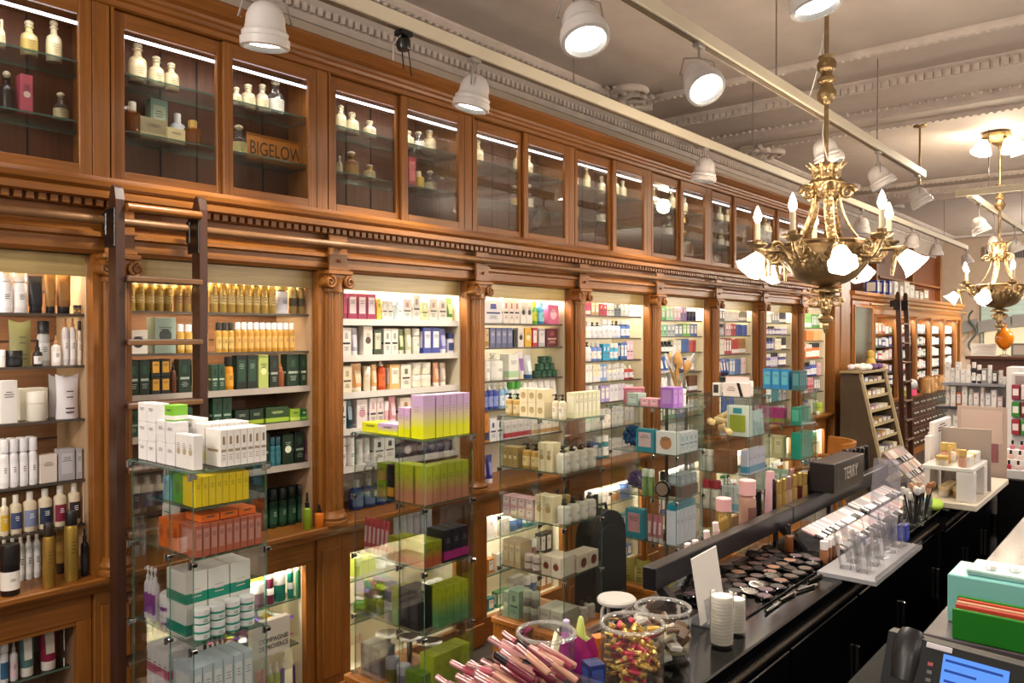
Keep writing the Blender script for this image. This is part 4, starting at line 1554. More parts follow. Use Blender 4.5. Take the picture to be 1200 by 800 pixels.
# --- fourth bay
P(3, 0, 567, 589, 351, 1, 'carton', 'wide white carton with blue print', col='E4E4EC', style='bar', col2='3A48A8', ink='2A3478')
P(3, 0, 590, 609, 350, 3, 'carton', 'white carton with red rules', col='EAE0DC', style='bar', col2='C06050', ink='2A2424')
P(3, 0, 610, 624, 353, 2, 'carton', 'white carton with dark dots', col='E4E0DC', style='round', col2='38343C')
P(3, 0, 625, 632, 352, 1, 'canb', 'green and yellow bottle', col='5AA838', cap='D8D040', lab='C8D038')
P(3, 0, 632.5, 640, 353, 1, 'canb', 'sky blue bottle', col='3A88C0', cap='70B8DC', lab='88C8E0')
P(3, 0, 642, 655, 357, 1, 'carton', 'rounded pink pack', col='CC6890', col2='E8C0D0', style='round')
P(3, 1, 565, 573, 385, 2, 'carton', 'white and ochre carton', col='D0B890', col2='A08038', style='band')
P(3, 1, 574, 601, 384, 4, 'carton', 'slate blue carton', col='5A6088', col2='7A80A4', style='panel', ink='C8CCE0')
P(3, 1, 602, 606, 386, 1, 'carton', 'thin black carton', col='1C1C20', col2='38383C')
P(3, 1, 607, 614, 384, 1, 'carton', 'white carton with black crest', col='D8D2CC', style='round', col2='2A262A')
P(3, 1, 615, 623, 384, 1, 'carton', 'golden yellow carton', col='D8A828', style='round', col2='E8DCC0')
P(3, 1, 624, 630, 384, 1, 'carton', 'red carton with white face', col='A82038', col2='E0D0D0', style='panel')
P(3, 1, 631, 639, 385, 1, 'carton', 'silver carton', col='A8A4A8', col2='D0CCD0', style='panel')
P(3, 1, 640, 654, 385, 1, 'carton', 'dark red carton', col='5A1A24', col2='904048', style='bar', ink='D8B0A8')
P(3, 2, 566, 578, 413, 1, 'pump', 'squat white pump bottle', col='D8D8D2', cap='E4E4E0', lab='E8E8E4', shoulder=.74)
P(3, 2, 579, 594, 414, 1, 'pump', 'broad white pump bottle', col='D8D8D2', cap='E4E4E0', lab='E8E8E4', shoulder=.76)
P(3, 2, 596, 608, 415, 1, 'carton', 'white carton with green leaf', col='E4E4E0', col2='A8C8A0', style='band')
P(3, 2, 609, 617, 412, 1, 'tube', 'white tube with violet top', col='D8D0DC', cap='E8D8C0', lab='8A5AA0')
P(3, 2, 618, 627, 416, 1, 'tube', 'white tube with blue foot', col='C8D0D8', cap='2A5A90', lab='E0E4E8')
a3 = ax(629, YG), ax(655, YG)
for lv, n_ in enumerate((4, 3, 2)):
    w_ = (a3[1] - a3[0]) / 4
    m_ = (a3[0] + a3[1]) / 2
    run(m_ - n_ * w_ / 2, m_ + n_ * w_ / 2, YG, SHELVES[3][2] + lv * .0428, .042, n_, 'jar', ['dark green tin in the bottom', 'dark green tin in the middle', 'dark green tin in the top'][lv] + ' tier', 'third shelf, fourth bay', col='1E4030', lid='24503C', lab='2E5A44', name='tin', cat='tin')
P(3, 3, 567, 586, 446, 3, 'pump', 'cobalt and white pump bottle', col='3A4A9C', cap='E0E4EC', lab='8A98D0')
P(3, 3, 587, 598, 448, 2, 'pump', 'pale blue pump bottle', col='8AB0D4', cap='E8EEF2', lab='DCE6F0')
P(3, 3, 599, 612, 447, 2, 'wide', 'white bottle with green cap', col='E0E4DC', cap='58A848', lab='C8E0C0')
P(3, 3, 613, 626, 448, 2, 'wide', 'white bottle with plum mark', col='DCDCD8', cap='E8E8E4', lab='8A5078')
P(3, 3, 627, 655, 444, 4, 'tube', 'tall white tube', col='D6D2D0', cap='E0DEDC', lab='E4E2E0')
P(3, 4, 567, 573, 482, 1, 'carton', 'orange and navy carton', col='C88028', col2='303A5A', style='band')
P(3, 4, 574, 590, 490, 2, 'carton', 'white carton with fish print', col='D4D4D8', style='bar', col2='404868', ink='2A3058')
P(3, 4, 591, 622, 492, 4, 'carton', 'white and red low carton', col='DCD4D4', col2='B82038', style='band')
P(3, 4, 623, 655, 490, 4, 'carton', 'white and tan low carton', col='DCD4C8', col2='B08858', style='band')
P(3, -1, 566, 580, 520, 2, 'tube', 'indigo tube at the ledge', Y=2.99, col='3A3A80', cap='E0DEE8', lab='8080B8', h=.16)

# --- the bays farther along: mixed goods, each shelf with its own range of colours
GEN = {
    4: [[('teal', '2A8AA0', 'carton'), ('pink', 'C04080', 'carton'), ('gold', 'C0A068', 'carton'), ('rose red', 'C03858', 'carton'), ('white', 'E4E4E4', 'carton'), ('grey blue', '6A7A88', 'carton'), ('ice white', 'DCE6EA', 'wide')],
        [('ivory', 'E0D8CC', 'carton'), ('white', 'E8E8EC', 'wide'), ('milk white', 'DCDCE4', 'pump'), ('snow white', 'ECECF0', 'wide'), ('white and blue', 'C8D4EC', 'pump'), ('blue labelled', '4A6CB8', 'wide')],
        [('light grey', 'D0D0D4', 'carton'), ('white', 'E6E6EA', 'pump'), ('blue and white', '6A86C8', 'pump'), ('cyan', '2A98C0', 'carton'), ('azure', '38A8D0', 'wide'), ('deep blue', '2A5A98', 'carton'), ('pink topped white', 'E0B8C8', 'carton')],
        [('pink striped', 'D8A0B0', 'tube'), ('white', 'E4E0D8', 'carton'), ('cream', 'E8DEC0', 'carton'), ('blue panelled', '7A9CD0', 'carton'), ('tall ivory', 'E8E0C8', 'wide'), ('off-white', 'DCDCDC', 'wide'), ('red', 'B03028', 'spray')],
        [('violet', '4A3890', 'wide'), ('white and violet', 'C8C0E0', 'wide'), ('lavender', 'A898D0', 'carton'), ('white', 'E4E2E6', 'carton'), ('plum printed', 'D0C0D0', 'carton'), ('chalk white', 'E0E0E0', 'carton')],
        [('white', 'E4E4E0', 'carton'), ('pale green', 'C8DCC0', 'carton'), ('cream', 'E8E0D0', 'wide'), ('chalk white', 'D8D8DC', 'wide'), ('beige', 'D0C0A8', 'carton')]],
    5: [[('grass green', '3A9038', 'carton'), ('bright green', '4AA848', 'carton'), ('mint', '9AD0A8', 'carton'), ('white and pink', 'D8B0C8', 'carton'), ('lilac', '8A70B0', 'carton'), ('navy', '2A3058', 'jar')],
        [('forest green', '1E6030', 'carton'), ('green and white', '7AB890', 'carton'), ('silver', 'A0A8B0', 'carton'), ('steel blue', '607890', 'carton'), ('apple green', '68B048', 'carton'), ('blue', '3A64A8', 'carton')],
        [('black and green', '1C3424', 'bottle'), ('dark', '26282C', 'bottle'), ('cream paper', 'D0C8A8', 'carton'), ('blue', '2A5AA0', 'carton'), ('red edged', 'B84848', 'carton')],
        [('white', 'DCDCE0', 'wide'), ('blue', '3060A8', 'tube'), ('silver', 'B0B0B8', 'tube'), ('navy', '2A3468', 'carton'), ('grey', '8A8A92', 'wide')],
        [('clear grey', 'A8B0B4', 'wide'), ('white', 'E0E0E0', 'tube'), ('teal', '3A8088', 'tube'), ('brown', '6A4428', 'carton')],
        [('white', 'DCDCDC', 'carton'), ('green', '4A8850', 'carton'), ('blue', '4068A0', 'carton'), ('tan', 'B09068', 'carton')]],
    6: [[('dark blue', '2A3460', 'carton'), ('charcoal', '303038', 'carton'), ('white', 'E0DEE0', 'carton'), ('white lined', 'D8D4D8', 'carton'), ('grey', '8A8888', 'carton')],
        [('aqua grey', '8AA8A8', 'wide'), ('silver', 'B8B8BC', 'wide'), ('pink and white', 'D8B0B8', 'carton'), ('red', 'B83038', 'carton'), ('royal blue', '2A48A0', 'carton'), ('cobalt', '3A58B0', 'carton')],
        [('pale striped', 'D8D4CC', 'carton'), ('cream', 'DCD6C8', 'carton'), ('crimson', 'A8203C', 'carton'), ('scarlet', 'B83028', 'carton'), ('ochre', '9A7030', 'carton')],
        [('navy', '2A3878', 'carton'), ('red and blue', '8A2848', 'carton'), ('blue', '3858A8', 'tube'), ('light blue', '80A0D0', 'carton'), ('steel blue', '5870A8', 'carton'), ('white and red', 'DCC8C8', 'carton')],
        [('grey', '8A8480', 'carton'), ('white', 'DEDCD8', 'wide'), ('sand', 'C0A880', 'carton'), ('rust', '8A4428', 'carton')],
        [('white', 'DCDCDC', 'carton'), ('blue', '4060A0', 'carton'), ('grey', '9A9890', 'carton')]],
    7: [[('sky blue', '88B8DC', 'carton'), ('white', 'E4E8EC', 'carton'), ('grey photo', '7A8488', 'carton'), ('navy', '303C58', 'carton')],
        [('pink', 'D088A0', 'wide'), ('rose', 'C06888', 'wide'), ('mauve', '9A78A8', 'wide'), ('violet', '6A5090', 'wide'), ('lilac', 'B098C8', 'wide')],
        [('indigo topped', 'C8C0D0', 'canb'), ('blue topped', '5058A0', 'canb'), ('cream', 'D8D0C0', 'carton'), ('black', '2A2A34', 'carton')],
        [('white and purple', 'B0A0CC', 'jar'), ('purple', '7060A0', 'wide'), ('pale violet', 'C0B0D8', 'wide'), ('dark violet', '4A4088', 'wide')],
        [('aqua', '88B8B8', 'wide'), ('yellow', 'D8B830', 'canb'), ('golden yellow', 'E0C038', 'canb'), ('lemon', 'D8C858', 'canb')],
        [('purple', '5A4888', 'carton'), ('white', 'DCDCE0', 'carton'), ('teal', '3A7880', 'carton'), ('grey', '9A98A0', 'carton')]],
    8: [[('leaf green', '4A9838', 'carton'), ('light green', '88C870', 'carton'), ('green', '38882C', 'carton')],
        [('amber', 'D08828', 'wide'), ('orange', 'D87828', 'carton'), ('pale orange', 'E0A868', 'carton')],
        [('white and violet', 'C8B8D8', 'carton'), ('orange red', 'D05020', 'carton'), ('bright orange', 'E07020', 'wide'), ('deep orange', 'D86018', 'wide')],
        [('grey', 'A8A8A8', 'bottle'), ('white', 'D8D8DC', 'bottle'), ('navy', '2A3870', 'bottle'), ('blue', '3A50A0', 'bottle'), ('pink', 'C8A0A8', 'carton')],
        [('silver', 'B8BCC4', 'carton'), ('white', 'DCDEE4', 'carton'), ('red and white', 'C07078', 'carton'), ('grey', '8A8C94', 'carton')]],
}
CAPC = ['E8E6E2', '2A2A30', 'D0CCC8', 'E0DEDC']
LABC = ['E8E4E0', 'D8D8E0', 'F0ECE4']
for k, rows_ in GEN.items():
    a, c = bay_lim(k)
    for j, pal in enumerate(rows_):
        z = SHELVES[k][j]
        top = SHELVES[k][j - 1] if j else 1.94
        room = top - z - .022
        rr = random.Random(k * 31 + j)
        x = a + .008
        end = c - (.05 if k in (4,) and j < 4 else .03 if k < 7 else .015) - rr.uniform(0, .05)
        tot = sum(2 if kk != 'carton' else 1.4 for _, _, kk in pal)
        unit = (end - x) / tot
        for q, (cn, col, kind) in enumerate(pal):
            wid = unit * (2 if kind != 'carton' else 1.4)
            n_ = max(1, min(4, round(wid / (.062 if kind != 'carton' else .055))))
            h_ = min(room, room * rr.uniform(.8, 1.0)) if kind != 'jar' else min(room, .075)
            h_ = min(h_, .2)
            noun = {'carton': 'carton', 'wide': 'bottle', 'pump': 'pump bottle', 'tube': 'tube', 'jar': 'jar', 'spray': 'spray bottle', 'bottle': 'bottle', 'canb': 'capped bottle'}[kind]
            kw = dict(col=col)
            if kind == 'carton':
                kw['name'] = 'goods_carton'  # cartons of mixed goods, contents unknown
                kw.update(style=rr.choice(['panel', 'bar', 'band', 'plain', 'panel']), col2=rr.choice(LABC), ink=rr.choice(['4A4444', '38384A', '2A2A2A']))
            else:
                kw.update(cap=rr.choice(CAPC) if kind != 'canb' else '28306A' if k == 7 and j == 2 else 'E0C030' if k == 7 else 'D8D8D8')
                if kind != 'jar':
                    kw.update(lab=rr.choice(LABC))
                else:
                    kw['lid'] = kw.pop('cap')
            run(x, x + wid, YG + rr.uniform(0, .012), z, h_, n_, kind, f'{cn} {noun}', f'{SHN[j]}, {BAYN[k]}', **kw)
            x += wid
    
for k in range(4, 9):
    a, c = bay_lim(k)
    rr = random.Random(70 + k)
    opts = [('white', 'DEDCD8', 'carton'), ('teal', '3A8088', 'wide'), ('cream', 'DCD2BC', 'carton'), ('blue', '4868A8', 'carton'), ('rose', 'C08090', 'wide'), ('silver', 'B0B2B8', 'carton'), ('green', '58885C', 'wide')]
    rr.shuffle(opts)
    w_ = (c - a - .06) / 5
    for q, (cn, col, kind) in enumerate(opts[:5]):
        kw = dict(col=col, style='panel', col2='E4E0DC') if kind == 'carton' else dict(col=col, cap='E4E2DE', lab='E8E4E0')
        run(a + .02 + w_ * q, a + .02 + w_ * (q + 1), 3.0, LEDGE, rr.uniform(.11, .16), 2, kind, f'{cn} {"carton" if kind == "carton" else "bottle"}', f'ledge, {BAYN[k]}', **kw)

# green caddy at the end of the ledge
e = at(938, 478, y=2.97)
good(proto('jar', .05, .12, '8AA028', lid='98B030', lab='A8B848'), 'tin', 'lime green tin on the oak ledge by the end pier', 'tin', (8.56, 2.96, LEDGE + .0006))
good(proto('jar', .022, .035, 'E4E0D8', lid='F0EEE8'), 'jar', 'tiny white jar on the oak ledge beside the lime tin', 'jar', (8.42, 2.915, LEDGE + .0006))

# --- low cases
LZ = [.535, .335, .121]
def L(k, j, px0, px1, pyt, n, kind, desc, Y=2.985, h=None, **kw):
    z = LZ[j]
    x0, x1 = ax(px0, Y, 700), ax(px1, Y, 700)
    x0, x1 = max(x0, (S(k - 1) if k else XL) + .142), min(x1, S(k) - .14)
    hh = h or azz((px0 + px1) / 2, pyt, Y) - z
    run(x0, x1, Y, z, min(hh, (.215 if j == 0 else .19)), n, kind, desc, ['upper', 'lower', 'bottom'][j] + ' shelf, ' + ['leftmost', 'second', 'third', 'fourth', 'fifth', 'sixth', 'seventh', 'eighth', 'ninth'][k] + ' low case', **kw)


L(0, 0, 0, 11, 752, 1, 'wide', 'white bottle with blue label', col='CFD0D4', cap='E0E0E0', lab='2A5A80')
L(0, 0, 12, 22, 765, 1, 'spray', 'small white bottle with pink label', col='C8C4C4', cap='B0B0B0', lab='D0B0B8', h=.13)
L(0, 0, 24, 43, 738, 1, 'tube', 'sage teal tube with white label', col='4A6E6C', cap='C8C4BC', lab='D0CCC4', h=.19)
L(0, 0, 49, 70, 732, 1, 'tube', 'crimson tube with pale label', col='7A1C38', cap='C8C0B8', lab='C0B8A8', h=.19)
L(0, 0, 74, 95, 727, 1, 'tube', 'midnight blue tube with white label', col='22243C', cap='C8C0B8', lab='D8D4D0', h=.19)
L(0, 1, 10, 50, 790, 3, 'jar', 'low pale jar', col='B8B4AC', lid='C8C4BC', h=.06)
L(0, 1, 82, 104, 795, 1, 'carton', 'pink carton seen from above', col='A85A60', col2='C89090', h=.07)
L(1, 0, 296, 308, 670, 1, 'carton', 'yellow pack', Y=3.04, col='D8B030', col2='E8D080', h=.17)
L(1, 0, 309, 340, 664, 2, 'carton', 'aqua pack with light', Y=3.08, col='7ACAB8', col2='A8E0D0', h=.19)
L(1, 0, 341, 362, 662, 2, 'canb', 'white tall bottle', Y=3.05, col='DCE0DC', cap='ECECEC', h=.19)
L(1, 0, 298, 313, 692, 1, 'jar', 'big white lidded purple jar', col='6A3858', lid='E8E4E0', h=.10)
L(1, 0, 314, 323, 683, 1, 'jar', 'white lidded plum jar', col='7A3050', lid='E8E4E0', stack=2, h=.068)
L(1, 0, 324, 338, 684, 1, 'jar', 'big white lidded teal jar', col='1E8A78', lid='E8E8E4', h=.12)
L(1, 0, 339, 348, 676, 1, 'jar', 'white lidded jade jar', col='20907C', lid='E8E8E4', stack=2, h=.07)
L(1, 0, 350, 356, 668, 1, 'wide', 'green glass bottle', col='2A6A4C', cap='D8DCD4', h=.17)
rr = random.Random(5)
for i in range(72):
    cn, c_ = rr.choice([('purple', '5A3080'), ('violet', '6A48A0'), ('white', 'E0DEDC'), ('plum', '6A1C48'), ('lime', '9AB030'), ('yellow', 'D0A828'), ('teal', '2A7A78'), ('pink', 'C05080')])
    sx, sy = rr.uniform(S(0) + .42, S(1) - .23), rr.uniform(3.05, 3.11)
    ly = i % 6
    good(proto('tube', .034, rr.choice([.11, .13]), c_, cap='E4E2E0', hi=True), 'squeeze_tube', f'{cn} tube lying in the jumbled pile, second low case', 'tube', (sx, sy, LZ[1] + .018 + ly * .026), group=f'{cn} tubes in the jumbled pile of the second low case', rot=(PI / 2, rr.uniform(-.2, .2), rr.uniform(-1.3, 1.3)))
L(1, 2, 300, 314, 770, 2, 'canb', 'orange red bottle', Y=2.97, col='C04A18', cap='D86A30', h=.15)
L(1, 2, 315, 330, 768, 2, 'spray', 'lime bottle with white top', Y=2.97, col='90A830', cap='E8E8E4', lab='B0C050', h=.16)
L(1, 2, 331, 352, 764, 2, 'spray', 'purple bottle with white top', Y=2.97, col='4A2A80', cap='E8E6EC', lab='5A3A98', h=.17)
L(2, 0, 415, 440, 650, 3, 'carton', 'small lime carton', Y=3.02, col='8A9A30', col2='A8B048', h=.09)
L(2, 0, 445, 500, 640, 5, 'tube', 'silvery clear tube', Y=3.02, col='C0C4C8', cap='D8DCE0', h=.16)
L(2, 0, 500, 543, 640, 4, 'wide', 'white bottle at the back', Y=3.06, col='E0E0DC', cap='D8D8D8', h=.15)
L(2, 1, 470, 545, 680, 6, 'jar', 'white jar with round lid', Y=3.0, col='D8D4CC', lid='E8E4DC', h=.06, stack=1)
L(2, 1, 420, 466, 680, 4, 'jar', 'green lidded jar', Y=3.0, col='6A8A38', lid='4A7030', h=.07)
for k in range(3, 9):
    rr = random.Random(k)
    for j in (0, 1, 2):
        x = S(k - 1) + .15
        q = 0
        names = [('white', 'E0DED8'), ('green', '4A8858'), ('teal', '2A7A7A'), ('rose', 'C07888'), ('amber', 'B87830'), ('cream', 'DDD2B8'), ('black', '26262A'), ('blue', '4A6AA8')]
        rr.shuffle(names)
        for cn, c_ in names[:5]:
            w_ = .115
            kind = rr.choice(['carton', 'wide', 'jar', 'carton'])
            run(x, x + w_, 3.0, LZ[j], rr.uniform(.07, .16), 2, kind, f'{cn} {"bottle" if kind == "wide" else kind}', f'{["upper", "lower", "bottom"][j]} shelf, {BAYL[k]} low case', **({'col': c_, 'col2': 'E8E4E0', 'style': 'panel'} if kind == 'carton' else {'col': c_}))
            x += w_ + .02

# --- old bottles in the glazed cabinets
def dusty(c):
    return ''.join('%02X' % int(int(c[i:i + 2], 16) * .86) for i in (0, 2, 4))


CRM, AMB, GRN = 'C8B68A', '5A3416', '6E7A68'
def U(k, j, px0, px1, pyt, cn, col, desc, kind='apothecary', Y=3.05, lab='D2C296', **kw):
    z = (2.662, 2.452, UZ0 + .031)[j]
    x0, x1 = ax(px0, Y, 150), ax(px1, Y, 150)
    h = max(.06, azz((px0 + px1) / 2, pyt, Y) - z)
    h = min(h, .178)
    w_ = x1 - x0
    lb = f'{desc}, {["top", "middle", "bottom"][j]} shelf of {BAYL[k]} glazed cabinet'
    c_ = ((x0 + x1) / 2, Y + w_ / 2, z + .0006)
    if kind == 'carton':
        good(proto('carton', w_, .05, h, col, **kw), 'carton', lb, 'carton', c_)
    elif kind == 'apothecary':
        good(proto('apothecary', w_ / 2, h, dusty(col), cap='B8AC90', lab=dusty(lab) if lab else None, **kw), 'apothecary_bottle', lb, 'bottle', c_)
    else:
        good(proto('bottle', w_ / 2, h, col, **kw), 'perfume_bottle', lb, 'bottle', c_)


U(0, 0, 0, 8, 22, '', 'CFC29C', 'cream bottle cut by the photo edge')
U(0, 0, 28, 48, 22, '', 'C2AE78', 'broad cream bottle with yellow label', lab='B89A48')
U(0, 0, 58, 76, 22, '', 'CFC0A0', 'slender cream bottle with small stopper')
U(0, 1, 2, 20, 82, '', '2A1A14', 'dark brown bottle with pale cap', lab=None)
U(0, 1, 24, 38, 88, '', 'A84A58', 'red card pack with a round seal', 'carton', style='round', col2='C8B8A8')
U(0, 1, 66, 83, 107, '', '5A5448', 'clear flask with dark stopper', lab='C0B088', matl=JARGLASS)
U(1, 0, 156, 176, 48, '', 'C0AC86', 'tall cream bottle, first of three')
U(1, 0, 179, 196, 64, '', 'C8B590', 'cream bottle, middle of three')
U(1, 0, 197, 213, 72, '', 'CBB48C', 'shorter cream bottle, third of three')
U(1, 1, 150, 168, 118, '', 'C89030', 'amber perfume flask with white stopper', 'bottle', matl=AMBER, cap='E8E0D0')
U(1, 1, 168, 201, 137, '', '9A8A68', 'low beige carton', 'carton', style='band', col2='B8A478')
U(1, 1, 178, 198, 116, '', '7A9488', 'pale blue green card behind a low carton', 'carton', Y=3.11, style='panel', col2='A8B098')
U(1, 1, 198, 219, 150, '', 'CDBB8C', 'small tan carton', 'carton', style='plain')
U(1, 1, 204, 220, 132, '', 'D8D8DC', 'white bottle with blue arch', 'bottle', Y=3.12, cap='E8E8E8', lab='5A6080')
U(1, 1, 221, 241, 140, '', 'A06A20', 'square amber scent bottle with gold cap', 'bottle', matl=AMBER, cap='C8A050')
U(1, 0, 275, 286, 101, '', 'BFB49A', 'grey cream bottle right of the door stile')
U(1, 0, 288, 303, 97, '', 'C0AA84', 'cream bottle beside a clear flask')
U(1, 0, 305, 318, 97, '', 'B8A890', 'cream bottle with round lip')
U(1, 0, 320, 337, 92, '', 'A8A49C', 'clear flask with tall stopper', matl=JARGLASS, lab='CFC8B8')
U(1, 1, 276, 293, 145, '', 'A8A078', 'yellowish clear flask', matl=JARGLASS, lab='C8B878')
# number plate with the shop's name, standing on the middle shelf
p0, p1 = at(289, 188, y=3.12), at(356, 190, y=3.12)
e = empty('number_plate', 'old orange metal plate with embossed dark letters in the second cabinet', 'plate', ((p0.x + p1.x) / 2, 3.12, 2.4525))
wpl = p1.x - p0.x
b = MB()
b.box(-wpl / 2, wpl / 2, 0, .002, 0, .125, M('B8742A', .45, .2, .15), .0008)
for z_ in (.004, .119):
    b.box(-wpl / 2, wpl / 2, -.002, -.0002, z_ - .003, z_ + .003, M('8A5018', .45, .2))
b.obj('plate', e)
lettering('BIGELOW', .085, M('3A2410', .5), e, (.0, -.001, .06), (PI / 2, 0, 0), xs=.72)
U(2, 0, 398, 409, 122, '', 'CDBE98', 'cream bottle beside the pilaster post')
U(2, 0, 411, 424, 130, '', 'CBB890', 'cream bottle, second along')
U(2, 0, 432, 444, 140, '', 'D6CBA8', 'pale lit cream bottle')
U(2, 1, 397, 403, 182, '', 'B8A888', 'slim beige bottle')
U(2, 1, 410, 424, 176, '', '8A5A28', 'amber bottle with long neck', lab='A8803C')
U(2, 1, 432, 443, 192, '', 'C8A868', 'yellow labelled little bottle')
U(2, 0, 478, 488, 152, '', 'CCB88C', 'squat cream bottle right of the stile')
U(2, 0, 490, 501, 153, '', 'C8C4B4', 'clear bottle with white label', matl=JARGLASS, lab='DCD8D0')
U(2, 0, 503, 514, 151, '', 'C8AC74', 'tan bottle with gold label')
U(2, 1, 479, 488, 184, '', '8A2430', 'red pack', 'carton', style='panel', col2='B86060')
U(2, 1, 490, 500, 200, '', 'B89838', 'yellow bottle', 'bottle', cap='D8D0B0')
U(2, 1, 504, 515, 199, '', '6A6460', 'grey flask with stopper', matl=JARGLASS)
U(2, 1, 518, 525, 207, '', '8A4028', 'tiny red brown phial', lab=None)
for k in range(3, 9):
    rr = random.Random(40 + k)
    x0, x1 = S(k - 1) + .05, S(k) - .09
    mid = (x0 + x1) / 2
    for half, (xa, xb) in enumerate(((x0, mid - .04), (mid + .05, x1))):
        hn = ('left door', 'right door')[half]
        for j in (0, 1):
            n_ = rr.choice([2, 3, 3]) if j == 0 else rr.choice([1, 2, 2])
            for i in range(n_):
                w_ = rr.uniform(.05, .066)
                cn, c_ = rr.choice([('cream', CRM), ('ivory', 'D4C8A8'), ('tan', 'BFA070')]) if j == 0 else rr.choice([('amber', AMB), ('cream', CRM), ('grey green', GRN)])
                lb = f'{cn} old bottle, {ORD[i]} behind the {hn}, {["top", "middle"][j]} shelf, {BAYL[k]} glazed cabinet'
                good(proto('apothecary', round(w_, 3) / 2, round(rr.uniform(.12, .172), 2), dusty(c_), cap='B8AC90', lab='B4A680' if j == 0 else rr.choice(['C0A060', 'D8D0B8'])), 'apothecary_bottle', lb, 'bottle', (xa + (xb - xa) * (i + .35) / 3.0, 3.05 + rr.uniform(0, .06), (2.662, 2.452)[j] + .0006))
# ------------------------------------------------------------------ free-standing glass display towers
TBASE = .26
TZS = [1.285, 1.025, .775, .52]


def tower(x0, x1, y0, y1, label, zs=TZS, half=None):
    t = empty('glass_tower', label, 'display case', (0, 0, 0), group=None)
    b = MB()
    b.box(x0 - .03, x1 + .03, y0 - .03, y1 + .02, .02, TBASE - .03, HONEY_X, .003)
    b.box(x0 - .038, x1 + .038, y0 - .038, y1 + .028, TBASE - .0298, TBASE - .0008, HONEY_X, .004)
    b.box(x0 - .02, x1 + .02, y0 - .02, y1 + .01, .0, .0198, BLACK)
    n = 24
    for i in range(n):
        yy = y0 - .028 + (y1 - y0 + .044) * i / n
        b.box(x0 - .034, x0 - .0302, yy, yy + .01, TBASE - .046, TBASE - .031, HONEY_X)
        xx = x0 - .028 + (x1 - x0 + .056) * i / n
        b.box(xx, xx + .008, y0 - .034, y0 - .0302, TBASE - .046, TBASE - .031, HONEY_X)
    b.obj('base', t)
    zt = zs[0] - .004
    g = .004
    for nm, bb, th in (('side_pane', (x0, x0 + g, y0 + .15, y1), 'x'), ('side_pane', (x0, x0 + g, y0 + g + .001, y0 + .148), 'x'), ('side_pane', (x1 - g, x1, y0 + g + .001, y1), 'x'),
                       ('front_pane', (x0, x1, y0, y0 + g), 'y'), ('back_pane', (x0 + g + .001, x1 - g - .001, y1 - g, y1), 'y')):
        b = MB(); b.box(*bb, TBASE, zt - .003, GLASS_CASE, edge=EDGE, thin=th); b.obj(nm, t)
    for i, z in enumerate(zs):
        e = .012 if i == 0 else -.006
        b = MB(); b.box(x0 - e, x1 + e, y0 - e, y1 + min(e, 0), z - .0050, z - .0004, GLASS, edge=EDGE, thin='z'); b.obj('glass_shelf', t)
    if half:
        hz, hx, hy = half
        b = MB(); b.box(x0 + .006, hx, y0 + .006, hy, hz - .0062, hz - .0004, GLASS, edge=EDGE, thin='z'); b.obj('glass_shelf', t)
    for z in zs + [TBASE + .02]:
        for (cx, cy) in ((x0, y0), (x1, y0), (x0, y1), (x0, y0 + .149)):
            b = MB()
            b.box(cx - .009, cx + .009, cy - .009, cy + .009, z - .022, z - .008, CHROME, .002)
            b.cyl(.006, z - .026, z - .004, CHROME, 8, (cx - .012, cy))
            b.obj('clip', t)
    return t


def TX(t, j, x0, x1, Y, h, n, kind, desc, **kw):
    """run along a tower's front; t = (name, shelf heights)"""
    nm, zs = t
    z = kw.pop('z', zs[j] if j < len(zs) else TBASE)
    run(x0, x1, Y, z, h, n, kind, desc, f'{SHT[j]}, {nm}', **kw)


SHT = ['top', 'second tier', 'third tier', 'fourth tier', 'base tier', 'half shelf']
# --- nearest tower
X0, X1, Y0, Y1 = 1.205, 1.455, 2.262, 2.665
Z1 = [1.285, 1.02, .76, .50]
tower(X0, X1, Y0, Y1, 'nearest glass tower, with white cartons on top and yellow ones below', Z1, (1.172, X0 + .2, Y0 + .30))
t = ('nearest tower', Z1)
TX(t, 0, Y0 + .26, Y1 - .02, X0 + .012, .062, 2, 'carton', 'white carton of the taller pile', axis='y', col='E6E4E6', col2='EEECEE', stack=3, ry=.06)
TX(t, 0, Y0 + .135, Y0 + .255, X0 + .012, .068, 2, 'carton', 'white carton of the lower pile', axis='y', col='E2E0E2', col2='EEECEE', stack=2, ry=.05)
TX(t, 0, Y0 + .16, Y1 - .05, X0 + .09, .07, 3, 'carton', 'white carton behind the piles', axis='y', col='E6E4E6', col2='EEECEE', stack=2, ry=.05)
TX(t, 0, Y0 + .02, Y0 + .13, X0 + .012, .105, 3, 'carton', 'white carton with gold print', axis='y', col='E2DFDC', col2='B0A080', style='round', ink='7A7468')
good(proto('carton', .05, .05, .05, '7CC030', col2='E4E4E0', style='band'), 'carton', 'small lime topped carton above the white carton stack', 'carton', (X0 + .045, Y0 + .19, Z1[0] + .1386), rz=-PI / 2 + .1)
TX(t, 0, X0 + .095, X1 + .008, Y0 + .012, .115, 7, 'carton', 'slim white carton with brown figure', col='E4E0DC', style='bar', col2='8A7050', ink='9A8A70', d=.09)
TX(t, 0, X0 + .095, X1 + .005, Y0 + .11, .125, 6, 'carton', 'slim white carton with yellow edge', col='E4E0DC', style='band', col2='E0D890', ink='9A8A70', d=.09)
TX(t, 5, X0 + .012, X0 + .195, Y0 + .014, .092, 8, 'carton', 'yellow narrow carton', z=1.172, col='E4C81A', style='plain', col2='F0DC60', ink='8A7A20', d=.075)
TX(t, 5, Y0 + .095, Y0 + .155, X0 + .014, .09, 1, 'carton', 'green carton with emblem', z=1.172, axis='y', col='5AA030', style='round', col2='40802A', d=.15)
TX(t, 5, Y0 + .158, Y0 + .22, X0 + .014, .09, 1, 'carton', 'sky blue carton with emblem', z=1.172, axis='y', col='58A8C0', style='round', col2='38809A', d=.15)
